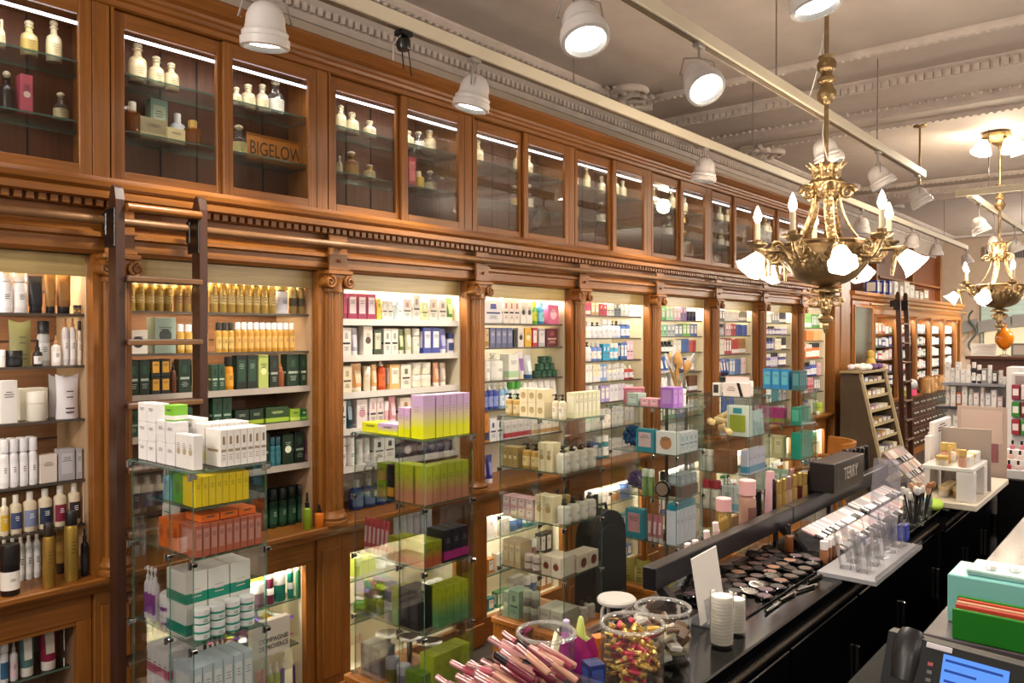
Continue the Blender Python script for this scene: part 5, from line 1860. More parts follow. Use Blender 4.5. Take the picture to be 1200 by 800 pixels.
TX(t, 1, X0 + .012, X1 - .01, Y0 + .014, .098, 9, 'carton', 'salmon and mauve striped carton', col='B06048', style='panel', col2='C08A80', ink='5A3028', d=.09)
TX(t, 1, Y0 + .115, Y0 + .25, X0 + .014, .092, 3, 'carton', 'bright orange carton', axis='y', col='E06A1C', style='round', col2='B04A10', d=.12)
TX(t, 1, X0 + .04, X1 - .02, Y0 + .03, .022, 3, 'carton', 'orange carton lying on the striped row', z=1.1195, col='DA6A24', style='plain', col2='E89050', d=.10)
good(proto('pouch', .12, .14, 'D8D6D4', t=.02), 'leaflet_pouch', 'white printed pouch leaning at the back of the nearest tower', 'pouch', (X0 + .08, Y1 - .09, Z1[1] + .0006), rot=(-.1, 0, -PI / 2))
TX(t, 2, X0 + .012, X1 - .012, Y0 + .075, .20, 3, 'carton', 'big white carton with teal wave', col='E2E0DC', style='wave', col2='148A72', ink='C8C4BC', d=.12)
TX(t, 2, X0 + .02, X1 - .025, Y0 + .015, .048, 4, 'jar', 'small white jar with teal foot', col='2A9A84', lid='E8E6E8', lab='E0E0E0', stack=2)
TX(t, 2, Y0 + .295, Y1 - .03, X0 + .02, .17, 3, 'pump', 'white pump bottle with purple foot', axis='y', col='D8D4DC', cap='E8E6EA', lab='7A3090')
TX(t, 2, Y0 + .20, Y0 + .29, X0 + .02, .10, 1, 'jar', 'white jar with purple foot', axis='y', col='7A3090', lid='E4E2E8', lab='D8D4DC')
TX(t, 2, X0 + .11, X1 - .01, Y0 + .24, .21, 3, 'pump', 'clear grey pump bottle behind cartons', col='C4C4C8', cap='D8D8DC')
TX(t, 3, X0 + .02, X1 - .02, Y0 + .05, .17, 6, 'carton', 'pale blue grey carton', col='B8C4CC', style='panel', col2='D8D8D8', ink='8A949C', d=.12)
TX(t, 3, Y0 + .2, Y1 - .06, X0 + .02, .18, 4, 'carton', 'white carton with rose top', axis='y', col='DCD6D8', style='wave', col2='C05A78', d=.12)
TX(t, 3, X0 + .15, X1 - .03, Y0 + .2, .20, 4, 'pump', 'pale pump bottle behind the grey cartons', col='D4D2D4', cap='E4E4E6')
q = at(297, 757, y=2.60)
e = empty('sign_block', 'cream block sign lettered in black between tower and low case', 'sign', (1.785, 2.745, .43))
b = MB(); b.box(-.085, .085, 0, .03, 0, .14, M('D8D0C2', .5), .002); b.obj('block', e)
lettering('COMPAGNIE', .026, TEXT, e, (.01, -.001, .062), (PI / 2, 0, 0), xs=.9)
lettering('DE PROVENCE', .026, TEXT, e, (.01, -.001, .034), (PI / 2, 0, 0), xs=.78)
b = MB(); b.box(-.09, .09, -.01, .045, -.43, -.0005, clear('stand_acrylic', (.9, .92, .92), 1.4, .03, 1, .06)); b.obj('stand', e)

# --- second tower
X0, X1, Y0, Y1 = 2.145, 2.42, 2.25, 2.68
tower(X0, X1, Y0, Y1, 'second glass tower, full of lime and lilac gradient cartons')
t = ('second tower', TZS)
GY, GL = 'C8A8D0', 'DCE010'
TX(t, 0, X0 + .075, X1 - .005, Y0 + .012, .17, 5, 'carton', 'tall lilac to yellow carton', col=GY, style='grad', col2=GL, ink='A8A090', d=.075)
TX(t, 0, Y0 + .012, Y0 + .085, X0 + .005, .172, 1, 'carton', 'tall lilac to yellow corner carton', axis='y', col=GY, style='grad', col2=GL, ink='A8A090', d=.066)
TX(t, 0, Y0 + .09, Y0 + .16, X0 + .005, .118, 2, 'carton', 'shorter lilac to yellow carton', axis='y', col='D0A8D0', style='grad', col2=GL, ink='A8A090', d=.05)
good(proto('carton', .12, .09, .045, GY, style='grad', col2=GL), 'flat_carton', 'flat lilac and yellow carton on the second tower', 'carton', (X0 + .06, Y0 + .235, TZS[0] + .0006), rz=-PI / 2)
good(proto('carton', .11, .1, .04, 'DCDC18', style='plain', col2='E8E860'), 'flat_carton', 'flat bright yellow carton on the second tower', 'carton', (X0 + .075, Y0 + .355, TZS[0] + .0006), rz=-PI / 2)
LT, LB = 'B2BE28', 'C08468'
TX(t, 1, X0 + .015, X1 - .012, Y0 + .012, .152, 6, 'carton', 'lime to rose carton', col=LT, style='grad', col2=LB, ink='8A8A40', d=.06)
TX(t, 1, Y0 + .08, Y0 + .19, X0 + .012, .15, 2, 'carton', 'lime to rose carton on the side', axis='y', col=LT, style='grad', col2=LB, ink='8A8A40', d=.07)
TX(t, 1, Y0 + .195, Y0 + .235, X0 + .012, .14, 1, 'carton', 'black carton with orange foot', axis='y', col='201E26', style='band', col2='D09018', d=.07)
TX(t, 1, Y0 + .24, Y0 + .30, X0 + .012, .07, 1, 'carton', 'small lime carton', axis='y', col='88A020', style='grad', col2='A88848', d=.06, stack=2)
TX(t, 1, Y0 + .31, Y0 + .41, X0 + .02, .16, 2, 'spray', 'clear silver bottle', axis='y', col='B8BCC4', cap='D8D8DC', matl=JARGLASS)
TX(t, 2, X0 + .12, X1 - .012, Y0 + .014, .13, 3, 'carton', 'charcoal carton with magenta foot', col='25222C', style='band', col2='A82878', ink='8A8490', d=.10)
TX(t, 2, X0 + .015, X0 + .115, Y0 + .02, .10, 2, 'carton', 'lime to orange square carton', col='98A01C', style='grad', col2='C0603C', d=.12)
TX(t, 2, Y0 + .15, Y0 + .23, X0 + .012, .10, 2, 'carton', 'lime to orange side carton', axis='y', col='98A01C', style='grad', col2='C0603C', d=.08)
TX(t, 2, Y0 + .24, Y0 + .40, X0 + .02, .15, 6, 'tube', 'slim pink red tube', axis='y', col='C04858', cap='E0C8CC', lab='E8D0D4')
TX(t, 2, X0 + .03, X0 + .25, Y0 + .2, .17, 6, 'tube', 'silver tube behind the lime cartons', col='A8A8B0', cap='C8C8D0')
TX(t, 3, X0 + .09, X1 - .012, Y0 + .014, .16, 4, 'carton', 'tall lime to teal carton', col='BAC628', style='grad', col2='6AA068', ink='7A8A30', d=.07)
TX(t, 3, Y0 + .05, Y0 + .16, X0 + .012, .16, 2, 'carton', 'black wrapped bag pack', axis='y', col='1C1A20', style='panel', col2='3A363E', d=.09)
TX(t, 3, Y0 + .17, Y0 + .21, X0 + .012, .15, 1, 'carton', 'lime carton beside black packs', axis='y', col='BAC628', style='grad', col2='6AA068', d=.07)
TX(t, 3, Y0 + .215, Y0 + .275, X0 + .015, .075, 1, 'jar', 'stacked silver grey jar', axis='y', col='8A8894', lid='B8B6C0', stack=2)
TX(t, 3, Y0 + .28, Y0 + .40, X0 + .015, .07, 3, 'jar', 'lime lidded tin', axis='y', col='7A9028', lid='98A838', stack=2)
TX(t, 4, X0 + .06, X1 - .005, Y0 + .014, .155, 4, 'carton', 'broad lime carton', col='B4C424', style='grad', col2='98B030', ink='7A8A20', d=.08)
TX(t, 4, Y0 + .03, Y0 + .13, X0 + .012, .09, 2, 'carton', 'green and black low carton', axis='y', col='6A8A20', style='band', col2='1A1C18', d=.12)
TX(t, 4, Y0 + .14, Y0 + .2, X0 + .015, .09, 1, 'jar', 'silver jar', axis='y', col='8A8894', lid='C0BEC8')
TX(t, 4, Y0 + .21, Y0 + .27, X0 + .015, .10, 1, 'jar', 'olive jar with silver lid', axis='y', col='7A7A30', lid='B0AEB8')
TX(t, 4, Y0 + .28, Y0 + .41, X0 + .015, .13, 2, 'carton', 'silver foil carton', axis='y', col='8A8A92', style='panel', col2='A8A8B0', d=.08)
DISH = M('C8C8CC', .18, 1)
for i, (dx, dy, dz) in enumerate(((.10, .33, .16), (.14, .24, .155), (.17, .15, .15))):
    b = MB(); b.lathe([(.0, -.012), (.02, -.012), (.05, .0), (.055, .003), (.048, .002), (.0, -.008)], DISH, 20, cap=False); b.cyl(.012, -dz + .005, -.012, DISH, 10)
    o = b.obj('metal_dish', None, (X0 + dx, Y0 + dy, TBASE + dz)); tag(o, f'round silver dish, {["back", "middle", "front"][i]} of three in the base of the second tower', 'dish')

# --- third tower: cream soaps and brown pumps
X0, X1, Y0, Y1 = 3.06, 3.385, 2.25, 2.66
tower(X0, X1, Y0, Y1, 'third glass tower, with cream soap cartons and brown pump bottles')
t = ('third tower', TZS)
CR = 'E0D4B0'
TX(t, 0, X0 + .10, X1 - .0, Y0 + .012, .125, 6, 'carton', 'cream green slim carton', col='D8D8B4', style='panel', col2='E6E2CC', ink='7A7A60', d=.05)
TX(t, 0, Y0 + .02, Y0 + .10, X0 + .02, .12, 2, 'pump', 'cream pump bottle with brown head', axis='y', col='DCD2B4', cap='2A1C14', lab='E8E2D0')
TX(t, 0, Y0 + .13, Y0 + .29, X0 + .012, .07, 3, 'carton', 'cream flowered soap carton', axis='y', col=CR, style='round', col2='B8A070', ink='8A7A50', stack=2, d=.08)
TX(t, 0, Y0 + .30, Y0 + .40, X0 + .02, .11, 2, 'pump', 'amber pump bottle with black head', axis='y', col='B89858', cap='1A1410', lab='D8C898')
TX(t, 1, X0 + .02, X1 - .01, Y0 + .015, .13, 4, 'pump', 'cream pump bottle with dark head', col='DCD4C4', cap='241812', lab='E8E4DA')
TX(t, 1, Y0 + .08, Y0 + .17, X0 + .012, .14, 2, 'carton', 'cream carton with brown flower', axis='y', col=CR, style='round', col2='A88858', d=.07)
TX(t, 1, Y0 + .18, Y0 + .29, X0 + .02, .125, 2, 'pump', 'honey pump bottle with dark head', axis='y', col='B89048', cap='20160E', lab='DCC890')
TX(t, 1, Y0 + .30, Y0 + .40, X0 + .012, .10, 3, 'carton', 'brown patterned carton', axis='y', col='A08850', style='round', col2='D8C898', d=.07)
TX(t, 1, X0 + .12, X1 - .03, Y0 + .12, .13, 3, 'pump', 'back row pump bottle', col='D4C8A8', cap='241812')
TX(t, 2, X0 + .03, X1 - .01, Y0 + .015, .12, 4, 'pump', 'ivory pump bottle with dark head', col='E0DACC', cap='241812', lab='ECE8DE')
TX(t, 2, Y0 + .08, Y0 + .19, X0 + .012, .13, 2, 'carton', 'cream carton with round flower', axis='y', col=CR, style='round', col2='B09060', d=.08)
TX(t, 2, Y0 + .2, Y0 + .4, X0 + .012, .05, 4, 'carton', 'pink and white soap carton', axis='y', col='D8B0B8', style='panel', col2='E8DCDC', stack=2, d=.08)
TX(t, 2, X0 + .1, X1 - .03, Y0 + .16, .13, 3, 'pump', 'amber back row pump bottle', col='B89858', cap='241812')
TX(t, 3, X0 + .14, X1 - .01, Y0 + .015, .085, 2, 'carton', 'soap carton with red flower rosettes', col='DCD0BC', style='round', col2='7A3A28', d=.09)
TX(t, 3, Y0 + .03, Y0 + .15, X0 + .012, .095, 2, 'carton', 'long soap carton with rosettes', axis='y', col='DCD0BC', style='round', col2='7A3A28', d=.12)
TX(t, 3, Y0 + .17, Y0 + .27, X0 + .015, .075, 2, 'jar', 'rose brown candle jar', axis='y', col='8A6A6A', lid='C8B8B0', lab='D8CCC8')
TX(t, 3, Y0 + .28, Y0 + .40, X0 + .012, .13, 3, 'carton', 'beige slatted soap carton', axis='y', col='C8B08C', style='panel', col2='D8C8A8', d=.09)
TX(t, 4, X0 + .18, X1 - .02, Y0 + .015, .10, 2, 'pump', 'cream pump bottle with black head', col='D8D2C6', cap='141210', lab='E4E0D8')
TX(t, 4, Y0 + .02, Y0 + .17, X0 + .012, .095, 2, 'carton', 'pale grey green carton', axis='y', col='C0C0B0', style='round', col2='D8CCC0', d=.14)
TX(t, 4, Y0 + .18, Y0 + .28, X0 + .015, .075, 2, 'jar', 'grey floral jar', axis='y', col='8A8880', lid='A8B0A0', stack=2)
TX(t, 4, Y0 + .29, Y0 + .36, X0 + .012, .14, 1, 'carton', 'mint green carton with dark print', axis='y', col='8AB09A', style='bar', col2='4A7A68', ink='2A5A68', d=.09)
TX(t, 4, Y0 + .362, Y0 + .398, X0 + .012, .125, 1, 'carton', 'pale mint carton at the back', axis='y', col='A0BCA8', style='round', col2='D0D8C8', d=.12)

# --- fourth tower: bath things
X0, X1, Y0, Y1 = 3.94, 4.26, 2.13, 2.56
tower(X0, X1, Y0, Y1, 'fourth glass tower, with lilac cartons on top and bath goods')
t = ('fourth tower', TZS)
TX(t, 0, X0 - .005, X0 + .11, Y0 + .02, .115, 2, 'carton', 'square lilac carton', col='9A68C0', style='panel', col2='B088D0', ink='6A4890', d=.08)
TX(t, 0, X0 + .115, X0 + .165, Y0 + .02, .10, 1, 'wide', 'white bottle beside lilac cartons', col='E0DCDC', cap='ECECEC')
TX(t, 0, Y0 + .12, Y0 + .24, X0 + .01, .045, 2, 'carton', 'pink striped soap carton', axis='y', col='D89AA8', style='panel', col2='E8C0C8', d=.09)
TX(t, 0, Y0 + .25, Y0 + .33, X0 + .01, .07, 1, 'carton', 'clear grey green pack', axis='y', col='98B0A8', style='panel', col2='B8CCC4', d=.09)
good(proto('carton', .12, .02, .10, 'C87888', style='panel', col2='D898A4'), 'carton', 'tilted rose pink tray at the back of the fourth tower', 'carton', (X0 + .14, Y0 + .36, TZS[0] + .006), rot=(.4, 0, -PI / 2 + .6))
TX(t, 1, Y0 + .01, Y0 + .14, X0 + .012, .125, 1, 'carton', 'white pack with teal header and tan picture', axis='y', col='DCE0E2', style='round', col2='C08860', d=.05)
TX(t, 1, X0 + .07, X0 + .28, Y0 + .015, .115, 4, 'carton', 'white pack with blue type', col='D8E0E4', style='bar', col2='70A8C8', ink='3A78A8', d=.05)
TX(t, 1, Y0 + .15, Y0 + .27, X0 + .012, .13, 1, 'carton', 'white pack with teal header and pink picture', axis='y', col='2A98B0', style='panel', col2='E0C8CC', d=.05)


def pouf(x, y, z, r, col, label, seed):
    b = MB()
    rr = random.Random(seed)
    m = clear('mesh_' + col, rgb(col), 1.3, .3, .5, .7, col)
    for i in range(26):
        a, p = rr.uniform(0, 2 * PI), rr.uniform(.2, 2.6)
        d = Vector((math.cos(a) * math.sin(p), math.sin(a) * math.sin(p), math.cos(p)))
        u = d.orthogonal().normalized()
        w_ = d.cross(u)
        pts = []
        for k in range(13):
            th = k / 12 * 2 * PI
            pts.append(Vector((0, 0, r)) + d * r * (.62 + .3 * math.sin(th * 3)) + (u * math.cos(th) + w_ * math.sin(th)) * r * .38)
        b.tube(pts, .006, m, 4, flat=(1, 2.4), closed_ends=False)
    o = b.obj('bath_pouf', None, (x, y, z))
    return tag(o, label, 'bath pouf')


pouf(X0 + .1, Y0 + .34, TZS[1] + .02, .055, '3A6898', 'blue net bath pouf in the fourth tower', 3)
pouf(X0 + .08, Y0 + .30, TZS[2] + .018, .05, '7A6A98', 'violet net bath pouf in the fourth tower', 4)
pouf(X0 + .2, Y0 + .345, TZS[2] + .018, .05, 'A8A848', 'olive yellow net bath pouf in the fourth tower', 6)
TX(t, 2, X0 + .09, X1 - .02, Y0 + .02, .06, 2, 'carton', 'brown handled brush pack', col='5A3A28', style='plain', col2='7A5A40', d=.09)
TX(t, 2, X0 + .09, X1 - .03, Y0 + .025, .06, 3, 'carton', 'grey clear brush pack', z=TZS[2] + .0615, col='8A98A0', style='panel', col2='B0BCC4', d=.08)
b = MB(); b.T = Matrix.Rotation(PI / 2, 4, 'Y'); b.lathe([(.0, -.012), (.045, -.012), (.048, -.004), (.044, .008), (.0, .01)], BLACK, 20); b.lathe([(.0, -.016), (.036, -.016), (.036, -.0125)], M('8A7868', .8), 18); b.T = None
b.box(-.012, .008, -.014, .014, .049, .10, BLACK, .003)
tag(b.obj('bath_brush', None, (X0 + .03, Y0 + .1, TZS[2] + .05)), 'round black bath brush standing in the fourth tower', 'brush')
TX(t, 2, Y0 + .16, Y0 + .24, X0 + .015, .15, 2, 'wide', 'green glass bath bottle', axis='y', col='7A9A58', cap='D8E0D0')
TX(t, 3, X0 + .02, X0 + .26, Y0 + .015, .19, 5, 'carton', 'white pack with teal header', col='D4DCE8', style='panel', col2='DCDCEC', ink='5A6890', d=.06)
TX(t, 3, X0 + .02, X0 + .26, Y0 + .018, .035, 5, 'carton', 'teal header card', z=TZS[3] + .1916, col='1C8AA4', style='plain', d=.05)
TX(t, 3, Y0 + .10, Y0 + .2, X0 + .015, .15, 3, 'tube', 'rose and grey bath tube', axis='y', col='B07078', cap='C8C0C0', lab='D8C0C0')
TX(t, 3, Y0 + .22, Y0 + .34, X0 + .012, .17, 1, 'carton', 'pink pack with teal header at the side', axis='y', col='2A98B0', style='panel', col2='C898A4', d=.05)
TX(t, 4, Y0 + .03, Y0 + .38, X0 + .02, .14, 4, 'pouch', 'clear toy pouch with yellow toy', axis='y', col='A8A450')
TX(t, 4, X0 + .03, X1 - .03, Y0 + .02, .13, 3, 'pouch', 'pale bath toy pouch', col='A8BCC4')

# --- fifth tower
X0, X1, Y0, Y1 = 4.93, 5.26, 2.14, 2.57
tower(X0, X1, Y0, Y1, 'fifth glass tower, with a green sponge pack and loofahs')
t = ('fifth tower', TZS)
good(proto('carton', .05, .04, .085, 'DAD6CE', style='panel', col2='2A2A2A'), 'carton', 'white carton with black figure on the fifth tower', 'carton', (X0 + .03, Y0 + .24, TZS[0] + .0006), rz=-PI / 2)
TX(t, 0, X0 + .09, X0 + .15, Y0 + .03, .10, 1, 'jar', 'white lidded jar on the tower corner', col='DCD8D4', lid='EAE8E4', lab='E4E0DC')
e = empty('gift_box', 'open pale pink gift box tilted on the fifth tower', 'box', (X0 + .05, Y0 + .11, TZS[0] + .0006), -PI / 2 + .15)
b = MB(); b.box(-.085, .085, -.03, .03, 0, .09, M('D8CCC8', .5), .002); b.quad((.03, -.031, .0), (.05, -.031, .0), (.025, -.031, .09), (.005, -.031, .09), BLACK); lines(b, -.06, .0, -.0312, .06, 3, TEXT, .004, .012); b.obj('tray', e)
b = MB(); b.box(-.075, .08, .0, .008, .092, .13, M('DCC0C0', .5)); b.obj('lid', e)
# wooden brushes standing in a clear vase
BW = M('C89858', .5, 0, .15)
e = empty('brush_vase', 'clear vase beside the lilac cartons, holding wooden bath brushes', 'vase', (X0 - .20, Y0 + .42, 0))
b = MB(); b.lathe([(.055, 1.29), (.06, 1.30), (.062, 1.44), (.058, 1.44), (.056, 1.305), (.0, 1.30)], JARGLASS, 18); b.obj('glass', e)
b = MB(); b.cyl(.075, .0, 1.289, clear('stand_acrylic', (.9, .92, .92), 1.4, .03, 1, .06), 18); b.obj('pedestal', e)
rr = random.Random(2)
for i in range(8):
    a = rr.uniform(-.35, .35); c_ = rr.uniform(-.3, .3)
    b = MB()
    Lh = rr.uniform(.15, .22)
    b.tube([(0, 0, .02), (0, 0, Lh)], .007, BW, 7)
    if i < 4:
        b.lathe([(.0, 0), (.03, .006), (.038, .03), (.036, .06), (.02, .085), (.0, .09)], BW, 14, (0, 0, Lh), squash=.5)
    else:
        b.lathe([(.0, 0), (.016, .006), (.02, .05), (.012, .10), (.0, .105)], M('C8C8CC', .3, .3), 12, (0, 0, Lh), squash=.6)
    o = b.obj('bath_brush', None, (X0 - .20 + c_ * .03, Y0 + .42 + a * .03, 1.305), (a, c_, 0))
    tag(o, ('round-headed wooden bath brush' if i < 4 else 'silvery wrapped bath brush') + f', {ORD[i % 4]} in the clear vase bunch', 'brush')
SPO = M('D8C08C', .9, 0, .2)
for i in range(9):
    b = MB()
    r0 = rr.uniform(.02, .028)
    b.lathe([(.0, 0), (r0 * .8, .004), (r0, .02), (r0 * .92, .06), (r0, .10), (r0 * .7, .125), (.0, .128)], SPO, 12, ripple=lambda t_, z: .08 * math.sin(5 * t_ + z * 60))
    o = b.obj('loofah', None, (X0 + .08 + (i % 3) * .06, Y0 + .2 + (i // 3) * .06, TZS[1] + .042 + (.0 if i < 6 else .04)), (PI / 2 * rr.choice([.7, 1, 1.1]), 0, rr.uniform(-1.4, 1.4)))
    tag(o, 'beige loofah in the pile on the second tier of the fifth tower', 'loofah', 'loofahs piled in the fifth tower')
e = empty('sponge_pack', 'white pack with a green sponge window in the fifth tower', 'pack', (X0 + .028, Y0 + .09, TZS[1] + .0006), -PI / 2)
b = MB(); b.box(-.075, .075, -.012, .05, 0, .2, M('DCE4E0', .4), .002); b.box(-.03, .03, -.0145, -.0125, .15, .185, M('3A98A8', .4)); b.obj('card', e)
b = MB(); b.box(-.055, .055, -.016, -.0125, .03, .14, M('9AA838', .8, 0, .15)); b.obj('sponge', e)
TX(t, 1, X0 + .08, X1 - .02, Y0 + .015, .17, 4, 'pouch', 'clear aqua bath pouch', col='A8C8CC')
TX(t, 2, Y0 + .12, Y0 + .25, X0 + .012, .15, 1, 'carton', 'brown kraft carton with clear tag', axis='y', col='8A5A38', style='plain', col2='A87850', d=.08)
TX(t, 2, X0 + .02, X1 - .02, Y0 + .02, .16, 4, 'carton', 'lavender white pack with blue foot', col='C8C8E0', style='band', col2='4A98C0', d=.05)
TX(t, 2, Y0 + .27, Y0 + .38, X0 + .015, .14, 2, 'wide', 'pale bath bottle', axis='y', col='D8DCD4', cap='E8E8E4')
TX(t, 3, Y0 + .22, Y0 + .36, X0 + .015, .19, 2, 'wide', 'white lotion bottle with red collar', axis='y', col='DCDCD0', cap='B83848', lab='E4E4DC')
TX(t, 3, Y0 + .03, Y0 + .2, X0 + .012, .17, 2, 'carton', 'white carton with blue lid', axis='y', col='D4DCE0', style='band', col2='88B8D0', d=.07)
TX(t, 3, X0 + .04, X1 - .02, Y0 + .02, .09, 3, 'jar', 'olive bath jar', col='7A9038', lid='D8DCD0')
TX(t, 4, Y0 + .04, Y0 + .38, X0 + .02, .13, 4, 'pouch', 'beige bath pouch', axis='y', col='C8C0A0')

# --- sixth tower
X0, X1, Y0, Y1 = 5.80, 6.10, 2.12, 2.55
tower(X0, X1, Y0, Y1, 'sixth glass tower, with teal cartons, nearest the wooden chair')
t = ('sixth tower', TZS)
TX(t, 0, Y0 + .1, Y0 + .3, X0 + .01, .15, 3, 'carton', 'blue and teal carton', axis='y', col='2A78B0', style='panel', col2='58A8B8', d=.07)
TX(t, 0, X0 + .01, X0 + .16, Y0 + .02, .14, 4, 'carton', 'dark teal slim carton', col='2A5A60', style='panel', col2='488088', d=.06)
TX(t, 0, X0 + .17, X1 - .01, Y0 + .02, .08, 2, 'carton', 'pink and red low carton', col='D89098', style='band', col2='B84050', d=.08)
TX(t, 1, X0 + .02, X1 - .06, Y0 + .02, .13, 3, 'carton', 'teal carton with green side', col='2A8A78', style='panel', col2='58B098', d=.07)
TX(t, 1, Y0 + .14, Y0 + .36, X0 + .015, .12, 3, 'carton', 'magenta and olive carton', axis='y', col='A83878', style='band', col2='8A9838', d=.07)
TX(t, 2, X0 + .01, X1 - .02, Y0 + .015, .19, 6, 'carton', 'bright teal upright carton', col='1E9880', style='plain', col2='40B098', d=.07, ink='0E7866')
TX(t, 2, Y0 + .14, Y0 + .3, X0 + .012, .16, 2, 'carton', 'pale lemon carton', axis='y', col='D0CC98', style='panel', col2='E0DCB8', d=.07)
TX(t, 3, X0 + .02, X1 - .02, Y0 + .02, .14, 4, 'wide', 'cream bottle', col='D8D0B8', cap='E8E4DC')
TX(t, 3, Y0 + .1, Y0 + .36, X0 + .015, .16, 4, 'carton', 'green white carton', axis='y', col='A8C8B0', style='panel', col2='D8E4DC', d=.07)
# ------------------------------------------------------------------ black counters in the middle of the shop
CZ = .90
CY0, CY1 = .835, 1.205
GREYPLUM = M('3A3236', .3)


def counter(x0, x1, y0, y1, label, doors, z=CZ, face=-1):
    t = empty('counter', label, 'counter', (0, 0, 0))
    b = MB(); b.box(x0, x1, y0 + .03, y1, .08, z - .09, BLACK); b.box(x0 + .02, x1 - .02, y0 + .06, y1 - .03, 0, .0795, BLACKGLOSS); b.obj('cabinet', t)
    b = MB(); b.box(x0, x1, y0, y1, z - .035, z - .0004, BLACKGLOSS, .004); b.obj('top', t)
    b = MB(); b.box(x0, x1, y0 + .012, y1, z - .0895, z - .0355, BLACK, .003); b.box(x0, x1, y0 + .006, y0 + .0118, z - .07, z - .064, M('8A7A68', .3, .6)); b.obj('rail', t)
    w = (x1 - x0) / doors
    for i in range(doors):
        b = MB(); b.box(x0 + i * w + .006, x0 + (i + 1) * w - .006, y0 + .012, y0 + .0295, .1, z - .1, BLACKGLOSS, .003); d = b.obj('door', t)
        b = MB(); b.box(x0 + (i + 1) * w - .045, x0 + (i + 1) * w - .033, y0 - .004, y0 + .0115, .5, .64, CHROME, .003); b.obj('handle', d)
    return t


counter(1.0, 2.858, CY0, CY1, 'black counter nearest the viewer, carrying the glass jars', 3)
counter(2.862, 4.02, CY0, CY1, 'black counter under the slanted lip gloss trays', 2)
counter(4.024, 5.45, CY0 - .03, CY1, 'black counter under the white arched display stand', 3)
b = MB(); b.box(1.05, 2.85, 1.198, 1.204, CZ, CZ + .02, ACRYL); tag(b.obj('glass_strip'), 'clear upright edge strip along the back of the nearest counter', 'strip')


# ---- glass jars
def round_jar(x, y, r, h, label, rim=1.08):
    e = empty('glass_jar', label, 'jar', (x, y, CZ + .0006))
    b = MB()
    b.lathe([(r * .86, 0), (r * .97, .008), (r, .03), (r, h * .78), (r * .94, h * .86), (r * .93, h * .92)], JARGLASS, 28, cap=False)
    b.lathe([(r * .9, .008), (.0, .008)], JARGLASS, 28, cap=False)
    b.obj('body', e)
    b = MB()
    b.tube([(r * rim * .9 * math.cos(a), r * rim * .9 * math.sin(a), h * .96) for a in [2 * PI * i / 28 for i in range(29)]], .005, clear('jar_rim', (.95, .96, .95), 1.5, .02, .8, .2, 'F4F4F0'), 8)
    b.obj('rim', e)
    return e


round_jar(1.56, .955, .072, .145, 'wide glass jar full of red and gold wrapped sticks, front of the counter')
round_jar(1.735, .975, .068, .13, 'wide glass jar of small pale boxes, behind the red and gold jar')
round_jar(1.42, 1.095, .066, .13, 'glass jar with bare rim behind the pink gloss tubes')
rr = random.Random(11)


def inside(cx, cy, r, z0, z1):
    a, q = rr.uniform(0, 2 * PI), r * math.sqrt(rr.random())
    return cx + q * math.cos(a), cy + q * math.sin(a), rr.uniform(z0, z1)


WRAP = {}
def stick(cn, col, L_, r, metal=0.3):
    k = (cn, L_, r)
    if k not in WRAP:
        b = MB(); b.lathe([(r * .7, 0), (r, .003), (r, L_ * .66)], M(col, .3, metal), 10)
        c_ = MB(); c_.lathe([(r * .92, L_ * .661), (r * .92, L_ * .97), (r * .6, L_)], M('C8A860' if cn in ('red', 'gold', 'wine') else '2A2426' if cn in ('dark', 'berry') else 'C09494', .25, .7), 10)
        WRAP[k] = [(None, b.mesh('stick')), ('cap', c_.mesh('cap'))]
    return WRAP[k]


for i in range(80):
    cn, col = rr.choice([('red', 'A82838'), ('gold', 'C09030'), ('wine', '7A1C30'), ('red', 'B83048'), ('gold', 'D0A848')])
    x, y, z = inside(1.56, .955, .04, .02, .135)
    good(stick(cn, col, .042, .0065), 'wrapped_stick', f'{cn} wrapped stick heaped in the wide jar at the front of the counter', 'stick', (x, y, CZ + z), group=f'{cn} wrapped sticks in the front jar', rot=(rr.uniform(.9, 2.2), rr.uniform(-.5, .5), rr.uniform(0, 6.28)))
for i in range(44):
    cn, col = rr.choice([('pale', 'D8CCB0'), ('olive', '8A8458'), ('white', 'E0DCD4'), ('brown', '6A5038')])
    x, y, z = inside(1.735, .975, .042, .02, .085)
    good(proto('carton', .03, .012, .04, col, style='plain', col2='E8E0D0'), 'flat_carton', f'tiny {cn} box heaped in the jar with the empty rim', 'carton', (x, y, CZ + z), group=f'tiny {cn} boxes in the empty rimmed jar', rot=(rr.uniform(.7, 2.2), rr.uniform(-.6, .6), rr.uniform(0, 6.28)))
# ---- a clear bin heaped with lip gloss tubes
e = empty('gloss_bin', 'low clear bin heaped with pink lip gloss tubes at the bottom edge', 'bin', (1.25, .96, CZ + .0006))
b = MB()
for bb, th in (((-.13, .13, -.08, -.076), 'y'), ((-.13, .13, .076, .08), 'y'), ((-.13, -.126, -.0755, .0755), 'x'), ((.126, .13, -.0755, .0755), 'x')):
    b.box(*bb, 0, .075, ACRYL)
b.box(-.126, .126, -.0755, .0755, 0, .004, ACRYL)
b.obj('tray', e)
for i in range(72):
    cn, col = rr.choice([('pink', 'B85C6C'), ('rose', '9C4252'), ('blush', 'C89090'), ('peach', 'C89880'), ('berry', '6A2034'), ('nude', 'B88878')])
    u, v = -.125 + .25 * ((i * 7) % 24) / 23, rr.uniform(-.045, .045)
    lay = i // 24
    good(stick(cn, col, .09, .0075, .1), 'lip_gloss_tube', f'{cn} lip gloss tube in the heap at the bottom edge', 'tube', (1.25 + u - .02, .96 + v + .03, CZ + .045 + lay * .026 + .03 * math.cos(u * 12) + rr.uniform(0, .008)), group=f'{cn} lip gloss tubes in the clear bin', rot=(rr.uniform(1.15, 1.4), 0, 3.35 + rr.uniform(-.22, .22)))
